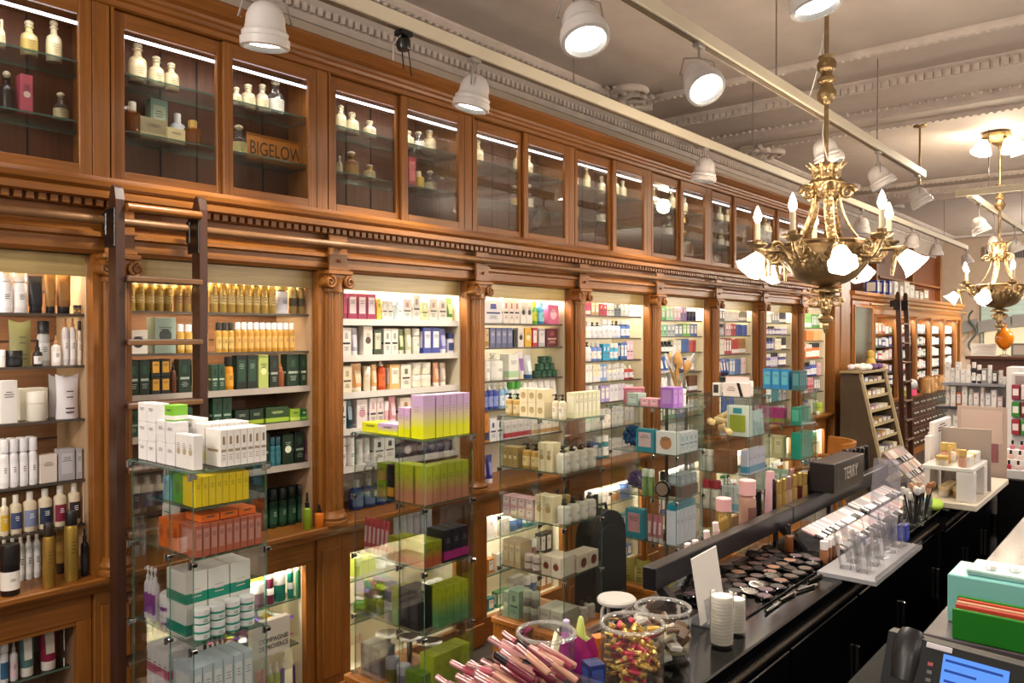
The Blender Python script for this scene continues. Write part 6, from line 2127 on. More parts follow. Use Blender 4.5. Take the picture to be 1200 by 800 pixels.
# ---- magenta bag of small pouches
e = empty('gift_bag', 'magenta film bag with lilac and lime tipped bottles between the jars', 'bag', (1.515, 1.085, CZ + .0006), -.6)
b = MB()
pc = clear('magenta_film', (.85, .35, .75), 1.5, .12, 1, .55, 'C83898')
b.prism([(-.045, 0), (.045, 0), (.05, .06), (.038, .095), (.02, .085), (.0, .1), (-.02, .086), (-.04, .1), (-.05, .06)], 'y', -.025, .025, pc)
b.obj('film', e)
b = MB(); b.box(-.03, .01, -.02, .02, .01, .06, M('5A4AA0', .4), .004); b.box(.012, .04, -.02, .018, .01, .05, M('D84898', .4), .004); b.obj('pouch', e)
b = MB(); b.lathe([(.011, .05), (.011, .11), (.008, .114), (.008, .13), (.005, .132)], M('C8B8DC', .4), 12, (-.02, 0, 0)); b.obj('lilac_bottle', e)
b = MB(); b.lathe([(.013, .05), (.013, .095), (.006, .132), (.003, .136)], M('C8D870', .4), 12, (.016, 0, 0)); b.obj('lime_bottle', e)
good(proto('carton', .04, .04, .075, '22306A', style='panel', col2='3A50A0'), 'carton', 'navy blue carton below the magenta bag', 'carton', (1.455, .99, CZ + .0006), rz=-.5)
good(proto('carton', .03, .03, .07, 'D87820', style='plain', col2='E8A050'), 'carton', 'orange carton between magenta bag and red jar', 'carton', (1.60, 1.075, CZ + .0006), rz=-.4)

# ---- white card in a clear stand, cotton pads
e = empty('display_card', 'white blank card standing on the counter before the black bar', 'card', (2.05, .99, CZ + .0006), .06)
b = MB(); b.T = Matrix.Rotation(-.16, 4, 'X'); b.box(-.085, .085, 0, .004, .012, .19, M('DCD6D0', .4), .001); b.T = None; b.obj('card', e)
b = MB(); b.box(-.06, .06, -.025, .06, 0, .004, ACRYL); b.T = Matrix.Rotation(-.16, 4, 'X'); b.box(-.05, .05, -.004, -.001, .005, .07, ACRYL); b.T = None; b.obj('stand', e)
COT = M('EAE4DA', .9, 0, .05)


def pad_tube(x, y, r, h, n, label):
    e = empty('cotton_pad_tube', label, 'tube', (x, y, CZ + .0006))
    b = MB(); b.lathe([(r * .9, 0), (r, .004), (r, h)], JARGLASS, 20, cap=False); b.obj('tube', e)
    for i in range(n):
        b = MB(); z = .006 + (h * .98 - .01) * i / n
        b.lathe([(r * .8, z), (r * .9, z + .001), (r * .9, z + (h * .98 - .01) / n - .0012), (r * .8, z + (h * .98 - .01) / n - .0004)], COT, 18)
        b.obj('cotton_pad', e)


pad_tube(1.905, .90, .03, .135, 14, 'clear tube packed with white cotton pads, left of a pair')
pad_tube(2.005, .905, .024, .10, 10, 'shorter clear tube of cotton buds, right of the pad tube')

# ---- compacts and palettes
PAN = ['4A2E26', '6A4436', '3A2822', '80583F', '2A2022', '4E3440']
CMP = []
for i, c_ in enumerate(PAN):
    b = MB(); b.lathe([(.024, 0), (.027, .002), (.027, .009), (.024, .011)], BLACKGLOSS, 18)
    p_ = MB(); p_.lathe([(.0, .0112), (.02, .0112), (.021, .0114), (.0, .0122)], M(c_, .6), 16, cap=False)
    l_ = MB(); l_.T = Matrix.Translation((0, .026, .004)) @ Matrix.Rotation(.12, 4, 'X') @ Matrix.Translation((0, .027, 0)); l_.lathe([(.026, -.002), (.026, .002)], BLACKGLOSS, 18); l_.lathe([(.021, .0022), (.0, .0022)], M('2A2224', .25), 16, cap=False); l_.T = None
    CMP.append([(None, b.mesh('compact')), ('pan', p_.mesh('pan')), ('lid', l_.mesh('lid'))])
b = MB(); b.box(2.12, 2.84, .93, 1.17, CZ, CZ + .006, BLACKGLOSS, .002); tray = b.obj('tester_tray')
tag(tray, 'black tester tray holding the opened compacts', 'tray')
for i in range(11):
    for j in range(3):
        k_ = rr.randrange(6)
        x, y = 2.17 + i * .062 + rr.uniform(-.008, .008), .965 + j * .077 + rr.uniform(-.012, .012)
        if i < 2 and j == 0:
            continue
        good(CMP[k_], 'makeup_compact', f'open black compact, {ORD[i]} along, {["front", "middle", "back"][j]} row of the tester tray', 'compact', (x, y, CZ + .0068), rz=rr.uniform(-1.1, .8))
for i in range(5):
    b = MB(); L_ = .09
    b.tube([(0, 0, 0), (L_, 0, 0)], .005, BLACKGLOSS, 8); b.tube([(L_, 0, 0), (L_ + .02, 0, 0)], [.005, .002], M('A89078', .3, .8), 8)
    o = b.obj('eye_pencil', None, (2.2 + i * .12, .905 + .006 * (i % 2), CZ + .0058), (0, 0, rr.uniform(-.3, .3)))
    tag(o, f'black pencil lying before the tester tray, {ORD[i]} along from the jars', 'pencil')

# ---- the black header bar on slanting legs
HB = M('0D0B11', .28)
for nm, xa, xb, dsc in (('a', 1.955, 2.985, 'long black header bar over the compacts, nearer of two'), ('b', 2.99, 4.27, 'long black header bar carrying the TERRY sign, farther of two')):
    e = empty('header_bar', dsc, 'display bar', (xa, 1.135, 0))
    b = MB(); b.box(0, xb - xa, -.012, .03, .978, 1.043, HB, .003); b.obj('bar', e)
    for lx in ((.06, xb - xa - .06) if nm == 'a' else (xb - xa - .06,)):
        b = MB(); b.prism([(-.008, .9775), (.028, .9775), (-.045, CZ + .0066), (-.085, CZ + .0066)], 'x', lx - .012, lx + .012, HB); b.obj('leg', e)
e = empty('brand_sign', 'black block sign lettered TERRY on the farther header bar', 'sign', (3.33, 1.085, 1.0436))
b = MB(); b.box(0, .40, 0, .10, 0, .122, M('1C181A', .3), .003); b.obj('block', e)
lettering('TERRY', .075, M('B8B0A8', .4), e, (.215, -.001, .062), (PI / 2, 0, 0), xs=.85)
b = MB(); b.box(.045, .05, -.0012, -.0002, .02, .10, M('6A6460', .4)); b.obj('fine_line', e)

# ---- testers standing behind the bar
b = MB(); b.box(2.20, 4.62, 1.170, 1.262, .955, .968, HB, .002)
for x_ in (2.3, 3.0, 3.6, 4.2):
    b.box(x_ - .01, x_ + .01, 1.19, 1.202, CZ, .9548, HB)
tag(b.obj('tester_ledge'), 'narrow black ledge behind the header bars holding testers', 'ledge')
BZ = .9686


def tester(px, py, Y, w, col, cap, label, name='tester_bottle', kind='wide', sh=.72, lab=None, matl=None, cat='bottle'):
    p = at(px, py, y=Y)
    good(proto('bottle', w / 2, max(.05, p.z - BZ), col, cap=cap, kind=kind, shoulder=sh, lab=lab, matl=matl), name, label, cat, (p.x, Y, BZ))


tester(848, 583, 1.216, .055, 'C8B088', 'E0A8A8', 'clear gold bottle with pink cap behind the header bar', matl=clear('gold_glass', (.9, .8, .55), 1.5, .05, 1, .35, 'C8A860'))
tester(876, 562, 1.216, .062, 'B08878', 'E4B0B0', 'bigger rose bottle with pink cap behind the header bar', lab='7A5048')
e = at(902, 552, y=1.215)
b = MB(); b.prism([(-.028, 0), (.03, 0), (.016, e.z - BZ), (-.004, e.z - BZ)], 'y', -.012, .012, M('D8A8B0', .5)); tag(b.obj('pink_applicator', None, (e.x, 1.215, BZ)), 'tall tapering pale pink applicator behind the header bar', 'applicator')
for i, (px, py) in enumerate(((803, 648), (812, 640), (826, 622), (837, 612))):
    p = at(px, py, y=1.21)
    L_ = max(.06, p.z - BZ)
    b = MB(); b.tube([(0, 0, 0), (0, 0, L_ * .7)], .012, M('E0B8B8', .35), 10); b.tube([(0, 0, L_ * .7), (0, 0, L_)], .0105, M('ECD8D4', .35), 10)
    o = b.obj('pale_pink_tube', None, (p.x + .02, 1.205, BZ), (-.05, -.15, 0))
    tag(o, f'pale pink tube leaning behind the left part of the header bar, {ORD[i]} from left', 'tube')
for i in range(9):
    px = 906 + i * 6.2
    p = at(px, 562 - i * 1.6, y=1.205)
    good(stick(*rr.choice([('gold', 'B89858'), ('dark', '1A1416'), ('wine', '5A1C24'), ('nude', 'C8A890')]), round(p.z - BZ, 2), .012), 'lip_tester', f'lip tester standing behind the header bar, {ORD[i]} from the pink applicator', 'tester', (p.x, 1.205, BZ))
for i in range(14):
    x = 2.86 + i * .085
    good(stick(*rr.choice([('gold', 'C8B080'), ('berry', '6A2028'), ('dark', '1E181A'), ('nude', 'D0B8A8')]), round(rr.uniform(.12, .17), 2), .013), 'lip_tester', f'lip tester in the second row behind the header bar, {ORD[i]} from left', 'tester', (x, 1.243, BZ))
for i in range(12):
    p = at(990 + (i % 6) * 5, 527 - (i % 6) * 1.0, y=1.205 + (i // 6) * .035)
    good(stick('dark', '141216', round(min(.26, p.z - BZ), 2), .014, .2), 'liner_pen', f'black pen with pale tip behind the TERRY sign, {ORD[i % 6]} along, {["front", "back"][i // 6]} row', 'pen', (p.x, 1.205 + (i // 6) * .035, BZ))

# ---- slanted clear trays with rows of lip glosses
WHM = [('white', 'DCD8D6', '2A2426'), ('silver', 'A8A4A8', 'D8D8DC'), ('rose', 'C8A0A0', '3A3436'), ('nude', 'CDB0A4', 'C8C8CC')]
GLS = {}
def gloss(i):
    if i not in GLS:
        n_, a, c_ = WHM[i]
        b = MB(); b.tube([(0, 0, 0), (0, -.05, 0)], .0075, M(a, .25, .1), 8)
        d = MB(); d.tube([(0, -.0505, 0), (0, -.079, 0)], .0078, M(c_, .2, .3), 8)
        GLS[i] = [(None, b.mesh('gloss')), ('cap', d.mesh('cap'))]
    return GLS[i]


def slant_tray(x0, x1, y0, y1, z0, z1, label, n, tiers, nm):
    e = empty('slanted_tray', label, 'tray', (0, 0, 0))
    b = MB()
    b.prism([(y0, z0), (y1, z0), (y1, z1), (y0, z0 + .012)], 'x', x0, x1, ACRYL)
    b.obj('wedge', e)
    sl = math.atan2(z1 - z0 - .012, y1 - y0)
    for t_ in range(tiers):
        yt = y1 - (y1 - y0) * t_ / tiers - .01
        zt = z0 + .012 + (yt - y0) * math.tan(sl)
        b = MB(); b.box(x0, x1, yt, yt + .004, zt + .001, zt + .014, ACRYL); b.obj('divider', e)
        for i in range(n):
            k_ = rr.choice([0, 0, 1, 1, 2, 3])
            good(gloss(k_), 'lip_gloss', f'{WHM[k_][0]} lip gloss in the rows of the {nm}', 'lip gloss', (x0 + (x1 - x0) * (i + .5) / n, yt - .002, zt + .0085 / math.cos(sl) + .0008), group=f'{WHM[k_][0]} lip glosses of the {nm}', rot=(sl, 0, 0))
    return e


slant_tray(2.945, 3.46, .925, 1.09, CZ + .0006, CZ + .065, 'slanted clear tray of lip glosses right of the header bar legs', 24, 2, 'nearer slanted tray')
slant_tray(3.48, 4.02, .91, 1.09, CZ + .0006, CZ + .07, 'slanted clear tray of lip glosses below the TERRY sign', 24, 2, 'middle slanted tray')
slant_tray(4.29, 4.62, .975, 1.165, CZ + .0006, CZ + .19, 'steeper slanted tray of lip glosses left of the white stand', 16, 3, 'farther slanted tray')
# clear platform and upright acrylic holders at its front
b = MB(); b.box(2.66, 3.24, .735, .92, CZ + .0006, CZ + .014, clear('frosted_acrylic', (.95, .95, .96), 1.5, .15, 1, .4, 'ECEAEE')); b.box(2.66, 3.24, .735, .739, CZ + .0142, CZ + .03, ACRYL)
tag(b.obj('acrylic_platform'), 'frosted clear platform jutting over the black counter edge', 'platform')
for i in range(9):
    x = 2.76 + (i % 5) * .1 + rr.uniform(-.01, .01)
    y = .80 + (i // 5) * .06
    e = empty('acrylic_holder', f'empty clear slot holder, {ORD[i % 5]} along the {["front", "back"][i // 5]} of the frosted platform', 'holder', (x, y, CZ + .0146), rr.uniform(-.3, .3))
    h = rr.uniform(.08, .15)
    b = MB(); b.box(-.028, .028, -.018, -.0155, 0, h * .7, ACRYL); b.T = Matrix.Rotation(-.2, 4, 'X'); b.box(-.028, .028, .012, .0145, .002, h, ACRYL); b.T = None; b.box(-.028, .028, -.018, .018, 0, .002, ACRYL); b.obj('holder', e)
e = empty('leaning_sheet', 'tall clear panel leaning over the gloss trays', 'panel', (3.18, .86, CZ + .0146), .15)
b = MB(); b.T = Matrix.Rotation(.55, 4, 'Y'); b.box(-.002, .002, -.05, .05, .002, .34, clear('smoked_acrylic', (.9, .9, .94), 1.5, .05, 1, .12, 'C8C4D0')); b.T = None; b.obj('panel', e)
good(proto('bottle', .016, .10, '7A4626', kind='screw', cap='2A1E18', shoulder=.6), 'foundation_bottle', 'brown foundation bottle between header bar leg and gloss tray, left', 'bottle', (2.885, 1.1, CZ + .0006))
for i in range(4):
    good(proto('bottle', .014, .075, ['94603C', '7E4E2C', '6E4224', '9C6C4A'][i], kind='wide', cap='E4DCD8', shoulder=.6), 'foundation_bottle', f'white capped brown foundation bottle beside the header bar leg, {ORD[i]} along', 'bottle', (2.80 + i * .04, .945, CZ + .0069))
good(proto('carton', .05, .03, .06, '2A3A90', style='panel', col2='4A5AB0'), 'carton', 'dark blue pack on the frosted platform', 'carton', (3.2, .79, CZ + .0306))

for i in range(26):
    x, y = 2.74 + (i % 13) * .037, .775 + (i // 13) * .05
    L_ = rr.uniform(.07, .16)
    b = MB(); b.tube([(0, 0, 0), (0, 0, L_ * .8), (0, 0, L_)], [.003, .003, .007], ACRYL, 6, flat=(.5, 1.2))
    o = b.obj('clear_applicator', None, (x, y, CZ + .018), (rr.uniform(-.25, .1), rr.uniform(-.1, .3), 0))
    tag(o, f'thin clear applicator standing on the frosted platform, {ORD[i % 13]} along the {["front", "back"][i // 13]} row', 'applicator')

# ---- brush glasses and the lime pack before the white stand
for i, (x, y, lb) in enumerate(((3.62, .855, 'glass of white tipped black brushes, nearer'), (3.8, .865, 'glass of make-up brushes, farther'))):
    e = empty('brush_glass', lb + ' on the black counter', 'glass', (x, y, CZ + .0006))
    b = MB(); b.lathe([(.035, 0), (.04, .003), (.042, .1)], JARGLASS, 18, cap=False); b.lathe([(.036, .004), (0, .004)], JARGLASS, 18, cap=False); b.obj('glass', e)
    for k_ in range(9):
        a, c_ = rr.uniform(-.22, .22), rr.uniform(-.22, .22)
        b = MB(); L_ = rr.uniform(.1, .135)
        b.tube([(0, 0, .006), (0, 0, L_)], .004, BLACK, 6)
        b.lathe([(.004, L_), (.011, L_ + .012), (.009, L_ + .03), (.0, L_ + .034)], M('E0DCD6' if i == 0 else rr.choice(['A87850', 'C8A080', '3A2A24']), .8), 10)
        o = b.obj('makeup_brush', None, (x + c_ * .05, y - a * .05, CZ + .001), (a, c_, 0))
        tag(o, f'{"white tipped" if i == 0 else "brown tipped"} brush in the {["nearer", "farther"][i]} brush glass', 'brush', f'brushes in the {["nearer", "farther"][i]} brush glass')
e = empty('tissue_pack', 'soft lime and teal pack lying at the counter edge', 'pack', (3.98, .86, CZ + .0006), .1)
b = MB(); b.ball(.05, (0, 0, .026), M('A8CC40', .5), 16, (1.7, .9, .5)); b.obj('lime_pack', e)
b = MB(); b.ball(.03, (-.05, .02, .045), M('3A98A0', .5), 14, (1.6, .9, .5)); b.obj('teal_flap', e)

# ---- white arched display stand
WH = M('DEDAD8', .4)
e = empty('display_stand', 'white arched make-up display stand on the black counter', 'display stand', (0, 0, 0))
zz = CZ + .0006
b = MB(); b.box(4.06, 4.92, .70, .965, zz, zz + .028, M('DCD2C0', .4), .003); b.obj('base_slab', e)
b = MB(); b.box(4.27, 4.80, .935, .96, zz + .0285, zz + .30, WH, .003); b.box(4.36, 4.72, .935, .96, zz + .3005, zz + .36, WH, .003); b.obj('back_panel', e)
b = MB(); b.box(4.10, 4.44, .72, .934, zz + .165, zz + .185, WH, .003); b.obj('table_top', e)
for x_ in (4.10, 4.37):
    b = MB(); b.box(x_, x_ + .07, .72, .79, zz + .0285, zz + .1645, WH, .003); b.obj('leg', e)
b = MB(); b.box(4.47, 4.478, .71, .93, zz + .0285, zz + .33, M('9A8C84', .25), .002); b.obj('end_panel', e)
lines(b2 := MB(), 4.42, 4.62, .934, zz + .335, 3, TEXT, .006, .014); b2.obj('printed_text', e)
zt = zz + .1856
for i in range(12):
    cn, col, kd = rr.choice([('gold', 'C8A050', 'bottle'), ('ivory', 'DCD0BC', 'jar'), ('rose gold', 'C89880', 'bottle'), ('white', 'E0DCD8', 'jar')])
    x, y = 4.13 + (i % 6) * .054, .77 + (i // 6) * .085
    if kd == 'jar':
        pr = proto('jar', .026, .045, col, lid='E8E0D4' if cn != 'ivory' else 'C8A860')
    else:
        pr = proto('bottle', .018, .10 if i % 2 else .08, col, kind='wide', cap='C8A860', shoulder=.6)
    good(pr, 'cosmetic_jar' if kd == 'jar' else 'cosmetic_bottle', f'{cn} {kd} on the white stand, {ORD[i % 6]} along, {["front", "back"][i // 6]} row', kd, (x, y, zt))
for i in range(10):
    x, y = 4.20 + (i % 5) * .046, .80 + (i // 5) * .06
    good(proto('jar', .022, .05, ['B8905C', 'C8A884', 'D8C8B4'][i % 3], lid='D8C090'), 'cosmetic_jar', f'beige pot under the white arch, {ORD[i % 5]} along, {["front", "back"][i // 5]} row', 'jar', (x, y, zz + .0291))
e = empty('poster_board', 'beige framed photo board beyond the white stand', 'board', (0, 0, 0))
b = MB(); b.box(5.0, 5.008, .72, .96, CZ + .0006, CZ + .40, M('A08C82', .35), .001)
b.box(4.998, 4.9998, .74, .94, CZ + .2, CZ + .38, M('B09A90', .3)); b.box(4.998, 4.9998, .76, .85, CZ + .1, CZ + .2, M('7A4A50', .4)); b.obj('board', e)

# ---- nail polish rack at the right edge
e = empty('polish_rack', 'white stepped rack of nail polish at the right edge', 'rack', (5.25, .58, 0))
b = MB()
for i in range(3):
    b.box(i * .06, i * .06 + .058, -.26, .20, .88, .93 + .05 * i, WH, .002)
b.obj('steps', e)
b = MB(); b.box(-.02, .25, -.3, .22, .0, .8795, BLACK, .003); b.obj('plinth', e)
for i in range(3):
    for j in range(10):
        good(proto('bottle', .013, .05, rr.choice(['C87888', 'D8B0A8', 'A82840', '7A2040', 'E0C8C4', 'B85868']), kind='screw', cap='1A1818', shoulder=.5), 'nail_polish', f'nail polish, {ORD[j]} from left on the {["bottom", "middle", "top"][i]} step of the white rack', 'nail polish', (5.28 + i * .06, .75 - j * .045, .9306 + .05 * i))

# ---- white gondola shelving farther along
e = empty('shelf_unit', 'white freestanding shelf unit of boxed creams, backs to the far wall', 'shelving', (0, 0, 0))
GX = 7.4
yl, yr = at(1103, 450, x=GX).y, at(1178, 450, x=GX).y
zs_ = [at(1140, p_, x=GX).z for p_ in (449, 477.5, 510)]
b = MB(); b.box(GX + .25, GX + .28, yr, yl, .05, zs_[0] + .05, WH, .003); b.obj('back_panel', e)
b = MB(); b.box(GX - .02, GX + .24, yr - .10, yr - .01, .0, zs_[0] + .14, WH, .004); b.obj('end_pillar', e)
b = MB(); b.box(GX, GX + .245, yr, yl, .0, .55, M('C8C4C4', .4), .003); b.obj('plinth', e)
for i, z_ in enumerate(zs_):
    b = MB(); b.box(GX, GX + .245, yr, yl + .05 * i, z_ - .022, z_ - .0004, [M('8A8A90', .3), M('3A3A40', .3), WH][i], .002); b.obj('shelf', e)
pal = [[('ivory', 'DCD4CC', .17), ('white', 'E4E0DE', .12), ('pale', 'D8D2D0', .17), ('cream', 'E0D8CC', .11), ('white', 'E8E4E2', .15), ('black', '1A181C', .17), ('charcoal', '242228', .15), ('grey', '8A8688', .12), ('white', 'E0DCDC', .15), ('black', '201E22', .10), ('white framed', 'DCD8D6', .11)],
       [('pale pink', 'E0D0CC', .2), ('cream', 'DCD4CC', .2), ('amber', 'A85828', .12), ('ivory', 'E0D8D2', .18), ('white', 'E6E2E0', .15), ('blush', 'D8C0C4', .12), ('white', 'E4E0E0', .17), ('silver', 'B8B4BC', .12), ('white', 'E4E0E0', .15), ('rose', 'C8A0A8', .1)],
       [('cream', 'DCD8D0', .16), ('white', 'E4E0DC', .15), ('white', 'E4E0DC', .13), ('ivory', 'DCD4C8', .15), ('white', 'E0DEDC', .14), ('grey', 'A8A4A4', .12), ('white', 'E0DEDC', .14)]]
for i, pl in enumerate(pal):
    w_ = (yl - yr - .04) / len(pl)
    for j, (cn, col, h) in enumerate(pl):
        kd = rr.choice(['carton', 'carton', 'wide'])
        h = min(h, (zs_[i - 1] - zs_[i] - .03) if i else .2)
        yc = yl - .02 - w_ * (j + .5)
        pr = proto('carton', w_ * .9, .06, h, col, style='panel', col2='E8E4E2') if kd == 'carton' else proto('bottle', w_ * .42, h, col, kind='wide', cap='D8D0C8', lab='E8E4E0')
        good(pr, 'carton' if kd == 'carton' else 'lotion_bottle', f'{cn} {"carton" if kd == "carton" else "bottle"}, {ORD[j]} from left, {["top", "middle", "lower"][i]} shelf of the white shelf unit', 'carton' if kd == 'carton' else 'bottle', (GX + .06, yc, zs_[i] + .0004), rz=-PI / 2)
# make-up wall at the right edge, beyond
e = empty('makeup_tower', 'make-up tower with framed photo and red and green goods, right edge', 'shelving', (0, 0, 0))
MX = 7.0
ya, yb = at(1186, 450, x=MX).y, at(1212, 450, x=MX).y
b = MB(); b.box(MX, MX + .2, yb, ya, .0, at(1190, 437, x=MX).z, M('C8C4C4', .4), .003); b.obj('body', e)
b = MB(); b.box(MX - .006, MX - .0005, yb + .02, ya - .02, at(1190, 456, x=MX).z, at(1190, 440, x=MX).z, M('8A7A7A', .4, 0, .5)); b.obj('photo', e)
for i in range(8):
    y_, z_ = ya - .03 - (i % 3) * .06, at(1190, 508, x=MX).z + (i // 3) * .13
    col = ['9A1C30', '3A8A30', 'B04058', '2A7A2C', '7A1C28', 'C8A0A0', '8A2038', 'D8C0BC'][i]
    b = MB(); b.box(-.05, 0, -.026, .026, 0, .11, M(col, .4), .003); b.box(-.052, -.0502, -.018, .018, .03, .08, M('E0D8D4', .5)); o = b.obj('blister_pack', None, (MX - .001, y_, z_))
    tag(o, f'{["crimson", "green", "rose", "leaf green", "dark red", "blush", "wine red", "pale"][i]} blister pack hanging on the make-up tower, {["lower", "middle", "upper"][i // 3]} row', 'pack')
# ------------------------------------------------------------------ the farther range of cabinets
FX0, FX1 = 9.35, 15.3
DIV = [10.30, 11.40, 12.32, 13.18, 14.03, 14.93]
ZT = 2.19
e = empty('far_cabinets', 'farther range of oak cabinets beyond the end pier', 'cabinet', (FX0, 2.9, 0))
dx = lambda x: x - FX0
b = MB(); b.box(0, dx(FX1), .30, .32, .86, ZT - .1, BACKW); b.obj('back_panel', e)
b = MB()
profile_x(b, [(.0, 1.92), (-.012, 1.94), (-.012, 2.0), (.0, 2.01), (.0, 2.08), (-.04, 2.1), (-.045, 2.13), (-.075, 2.15), (-.08, 2.185), (.33, 2.19), (.33, 1.92)], 0, dx(FX1), HONEY_X)
b.obj('cornice', e)
b = MB(); profile_x(b, [(-.06, .80), (-.07, .82), (-.08, .835), (-.08, .849), (.31, .85), (.31, .80)], 0, dx(FX1), OAK_X); b.obj('ledge', e)
for x in DIV + [FX1 - .05]:
    b = MB(); b.box(dx(x) - .055, dx(x) + .055, -.02, .03, .8502, 1.9195, OAK_Z, .003); b.box(dx(x) - .065, dx(x) + .065, -.028, .03, 1.86, 1.9195, OAK_X, .003); b.obj('pilaster', e)
    b = MB(); b.box(dx(x) - .012, dx(x) + .012, .031, .299, .8502, 1.9195, OAK_Z); b.obj('partition', e)
b = MB(); b.tube([(.5, -.10, 2.045), (dx(FX1), -.10, 2.045)], .014, M('B89058', .35, .7), 8); b.obj('rail', e)
# framed dark glass panel at the near end
b = MB(); b.box(dx(9.42), dx(10.22), -.03, -.0, .87, 2.08, OAK_Z, .003); b.obj('end_panel', e)
b = MB(); b.box(dx(9.5), dx(10.14), -.036, -.0305, 1.0, 2.0, M('5A4A38', .15, .0, .2)); b.obj('dark_pane', e)
for xa, xb, za, zb in ((9.47, 10.17, .97, .995), (9.47, 10.17, 2.005, 2.03), (9.47, 9.497, .996, 2.004), (10.143, 10.17, .996, 2.004)):
    b = MB(); b.box(dx(xa), dx(xb), -.045, -.0302, za, zb, HONEY_Z, .003); b.obj('frame', e)
edges = [10.22] + DIV + [FX1 - .1]
fz = [1.70, 1.53, 1.36, 1.19, 1.02, .8515]
FPAL = [('white', 'E0DEDC'), ('blue', '3A509A'), ('red', 'B03040'), ('cream', 'DCD4B8'), ('pale blue', 'A8C4D8'), ('navy', '2A3468'), ('green', '5A9060'), ('orange', 'C88040'), ('grey', 'A0A0A4'), ('pink', 'D0A0AC')]
rr = random.Random(21)
for i in range(len(DIV)):
    xa, xb = edges[i] + .07, edges[i + 1] - .07
    if xb - xa < .12:
        continue
    if i == 0:
        xa = 10.24
    for j, z in enumerate(fz):
        if j < 5:
            b = MB(); b.box(dx(xa), dx(xb), .03, .297, z - .01, z - .0004, GREYSH); b.obj('shelf', e)
        n_ = 6
        w_ = (xb - xa) / n_
        for k in range(n_):
            cn, col = rr.choice(FPAL if i < 4 else FPAL[:1] * 3 + FPAL[4:5] * 3 + FPAL[3:4])
            h = rr.uniform(.09, .14)
            kd = rr.choice(['carton', 'wide', 'carton'])
            pr = proto('carton', round(w_ * .92, 3), .06, round(h, 2), col, style='panel', col2='E8E4E0') if kd == 'carton' else proto('bottle', round(w_ * .36, 3), round(h, 2), col, kind='wide', cap='E0DCD8', lab='E8E4E0')
            good(pr, 'carton' if kd == 'carton' else 'lotion_bottle', f'{cn} {"carton" if kd == "carton" else "bottle"}, {ORD[k]} on the {ORD[j]} shelf, {ORD[i]} bay of far cabinets', 'carton' if kd == 'carton' else 'bottle', (xa + w_ * (k + .5), 2.975, z + .0004))
    area('far_bay_lamp', ((xa + xb) / 2, 2.95, 1.9), (R(14), 0, 0), (xb - xa) * .9, .05, 7)
# drawer bank below
KNOB = M('D8D0C0', .3)
b = MB(); b.box(0, dx(FX1), -.02, .3, .0, .7995, OAK_Z); b.obj('drawer_carcass', e)
nx, nz = 12, 5
x0d, wd = 10.95, (FX1 - 10.95) / nx
for i in range(nx):
    for j in range(nz):
        b = MB(); xa = dx(x0d + i * wd); za = .10 + j * .14
        b.box(xa + .008, xa + wd - .008, -.032, -.0205, za, za + .13, DARKW_X, .003)
        d = b.obj('drawer', e)
        for q in (.3, .7):
            b = MB(); b.lathe([(.006, 0), (.006, .01), (.016, .016), (.014, .024), (.0, .027)], KNOB, 10); b.obj('knob', d, (xa + wd * q, -.0322, za + .065), (PI / 2, 0, 0))
# wooden wall panelling and shelf with boxes above it
e2 = empty('upper_panelling', 'oak panelled back with posts above the far cabinets', 'panelling', (9.40, 3.16, 2.1915))
b = MB(); b.box(0, 5.9, .10, .13, 0, .80, wood('panel_back', '5A2E18', '7A4426', 'z', .45)); b.obj('back_boards', e2)
for x in (0.1, 2.1, 4.0, 5.85):
    b = MB(); b.box(x - .04, x + .04, .02, .0995, 0, .85, OAK_Z, .003); b.obj('post', e2)
b = MB(); b.box(2.15, 5.8, .0, .0995, .27, .30, OAK_X, .003); b.obj('shelf', e2)
for i, (cn, col, h, w_) in enumerate((('royal blue', '2A3A98', .17, .09), ('deep blue', '2A3A98', .18, .09), ('indigo', '34409A', .19, .1), ('white', 'E0DCD4', .2, .16), ('off-white', 'D8D0C4', .15, .14), ('cream', 'E0D6C4', .22, .25), ('ivory', 'DCD2C0', .19, .25), ('pale grey', 'C8C4BC', .12, .2), ('beige', 'D0C0A0', .11, .2), ('brown paper', 'A07848', .16, .3))):
    good(proto('carton', w_, .15, h, col, style='panel', col2='E8E4DC'), 'carton', f'{cn} box on top of the far cabinets, {ORD[i]} from the pier', 'box', (10.55 + i * .27, 2.98, 2.1916))
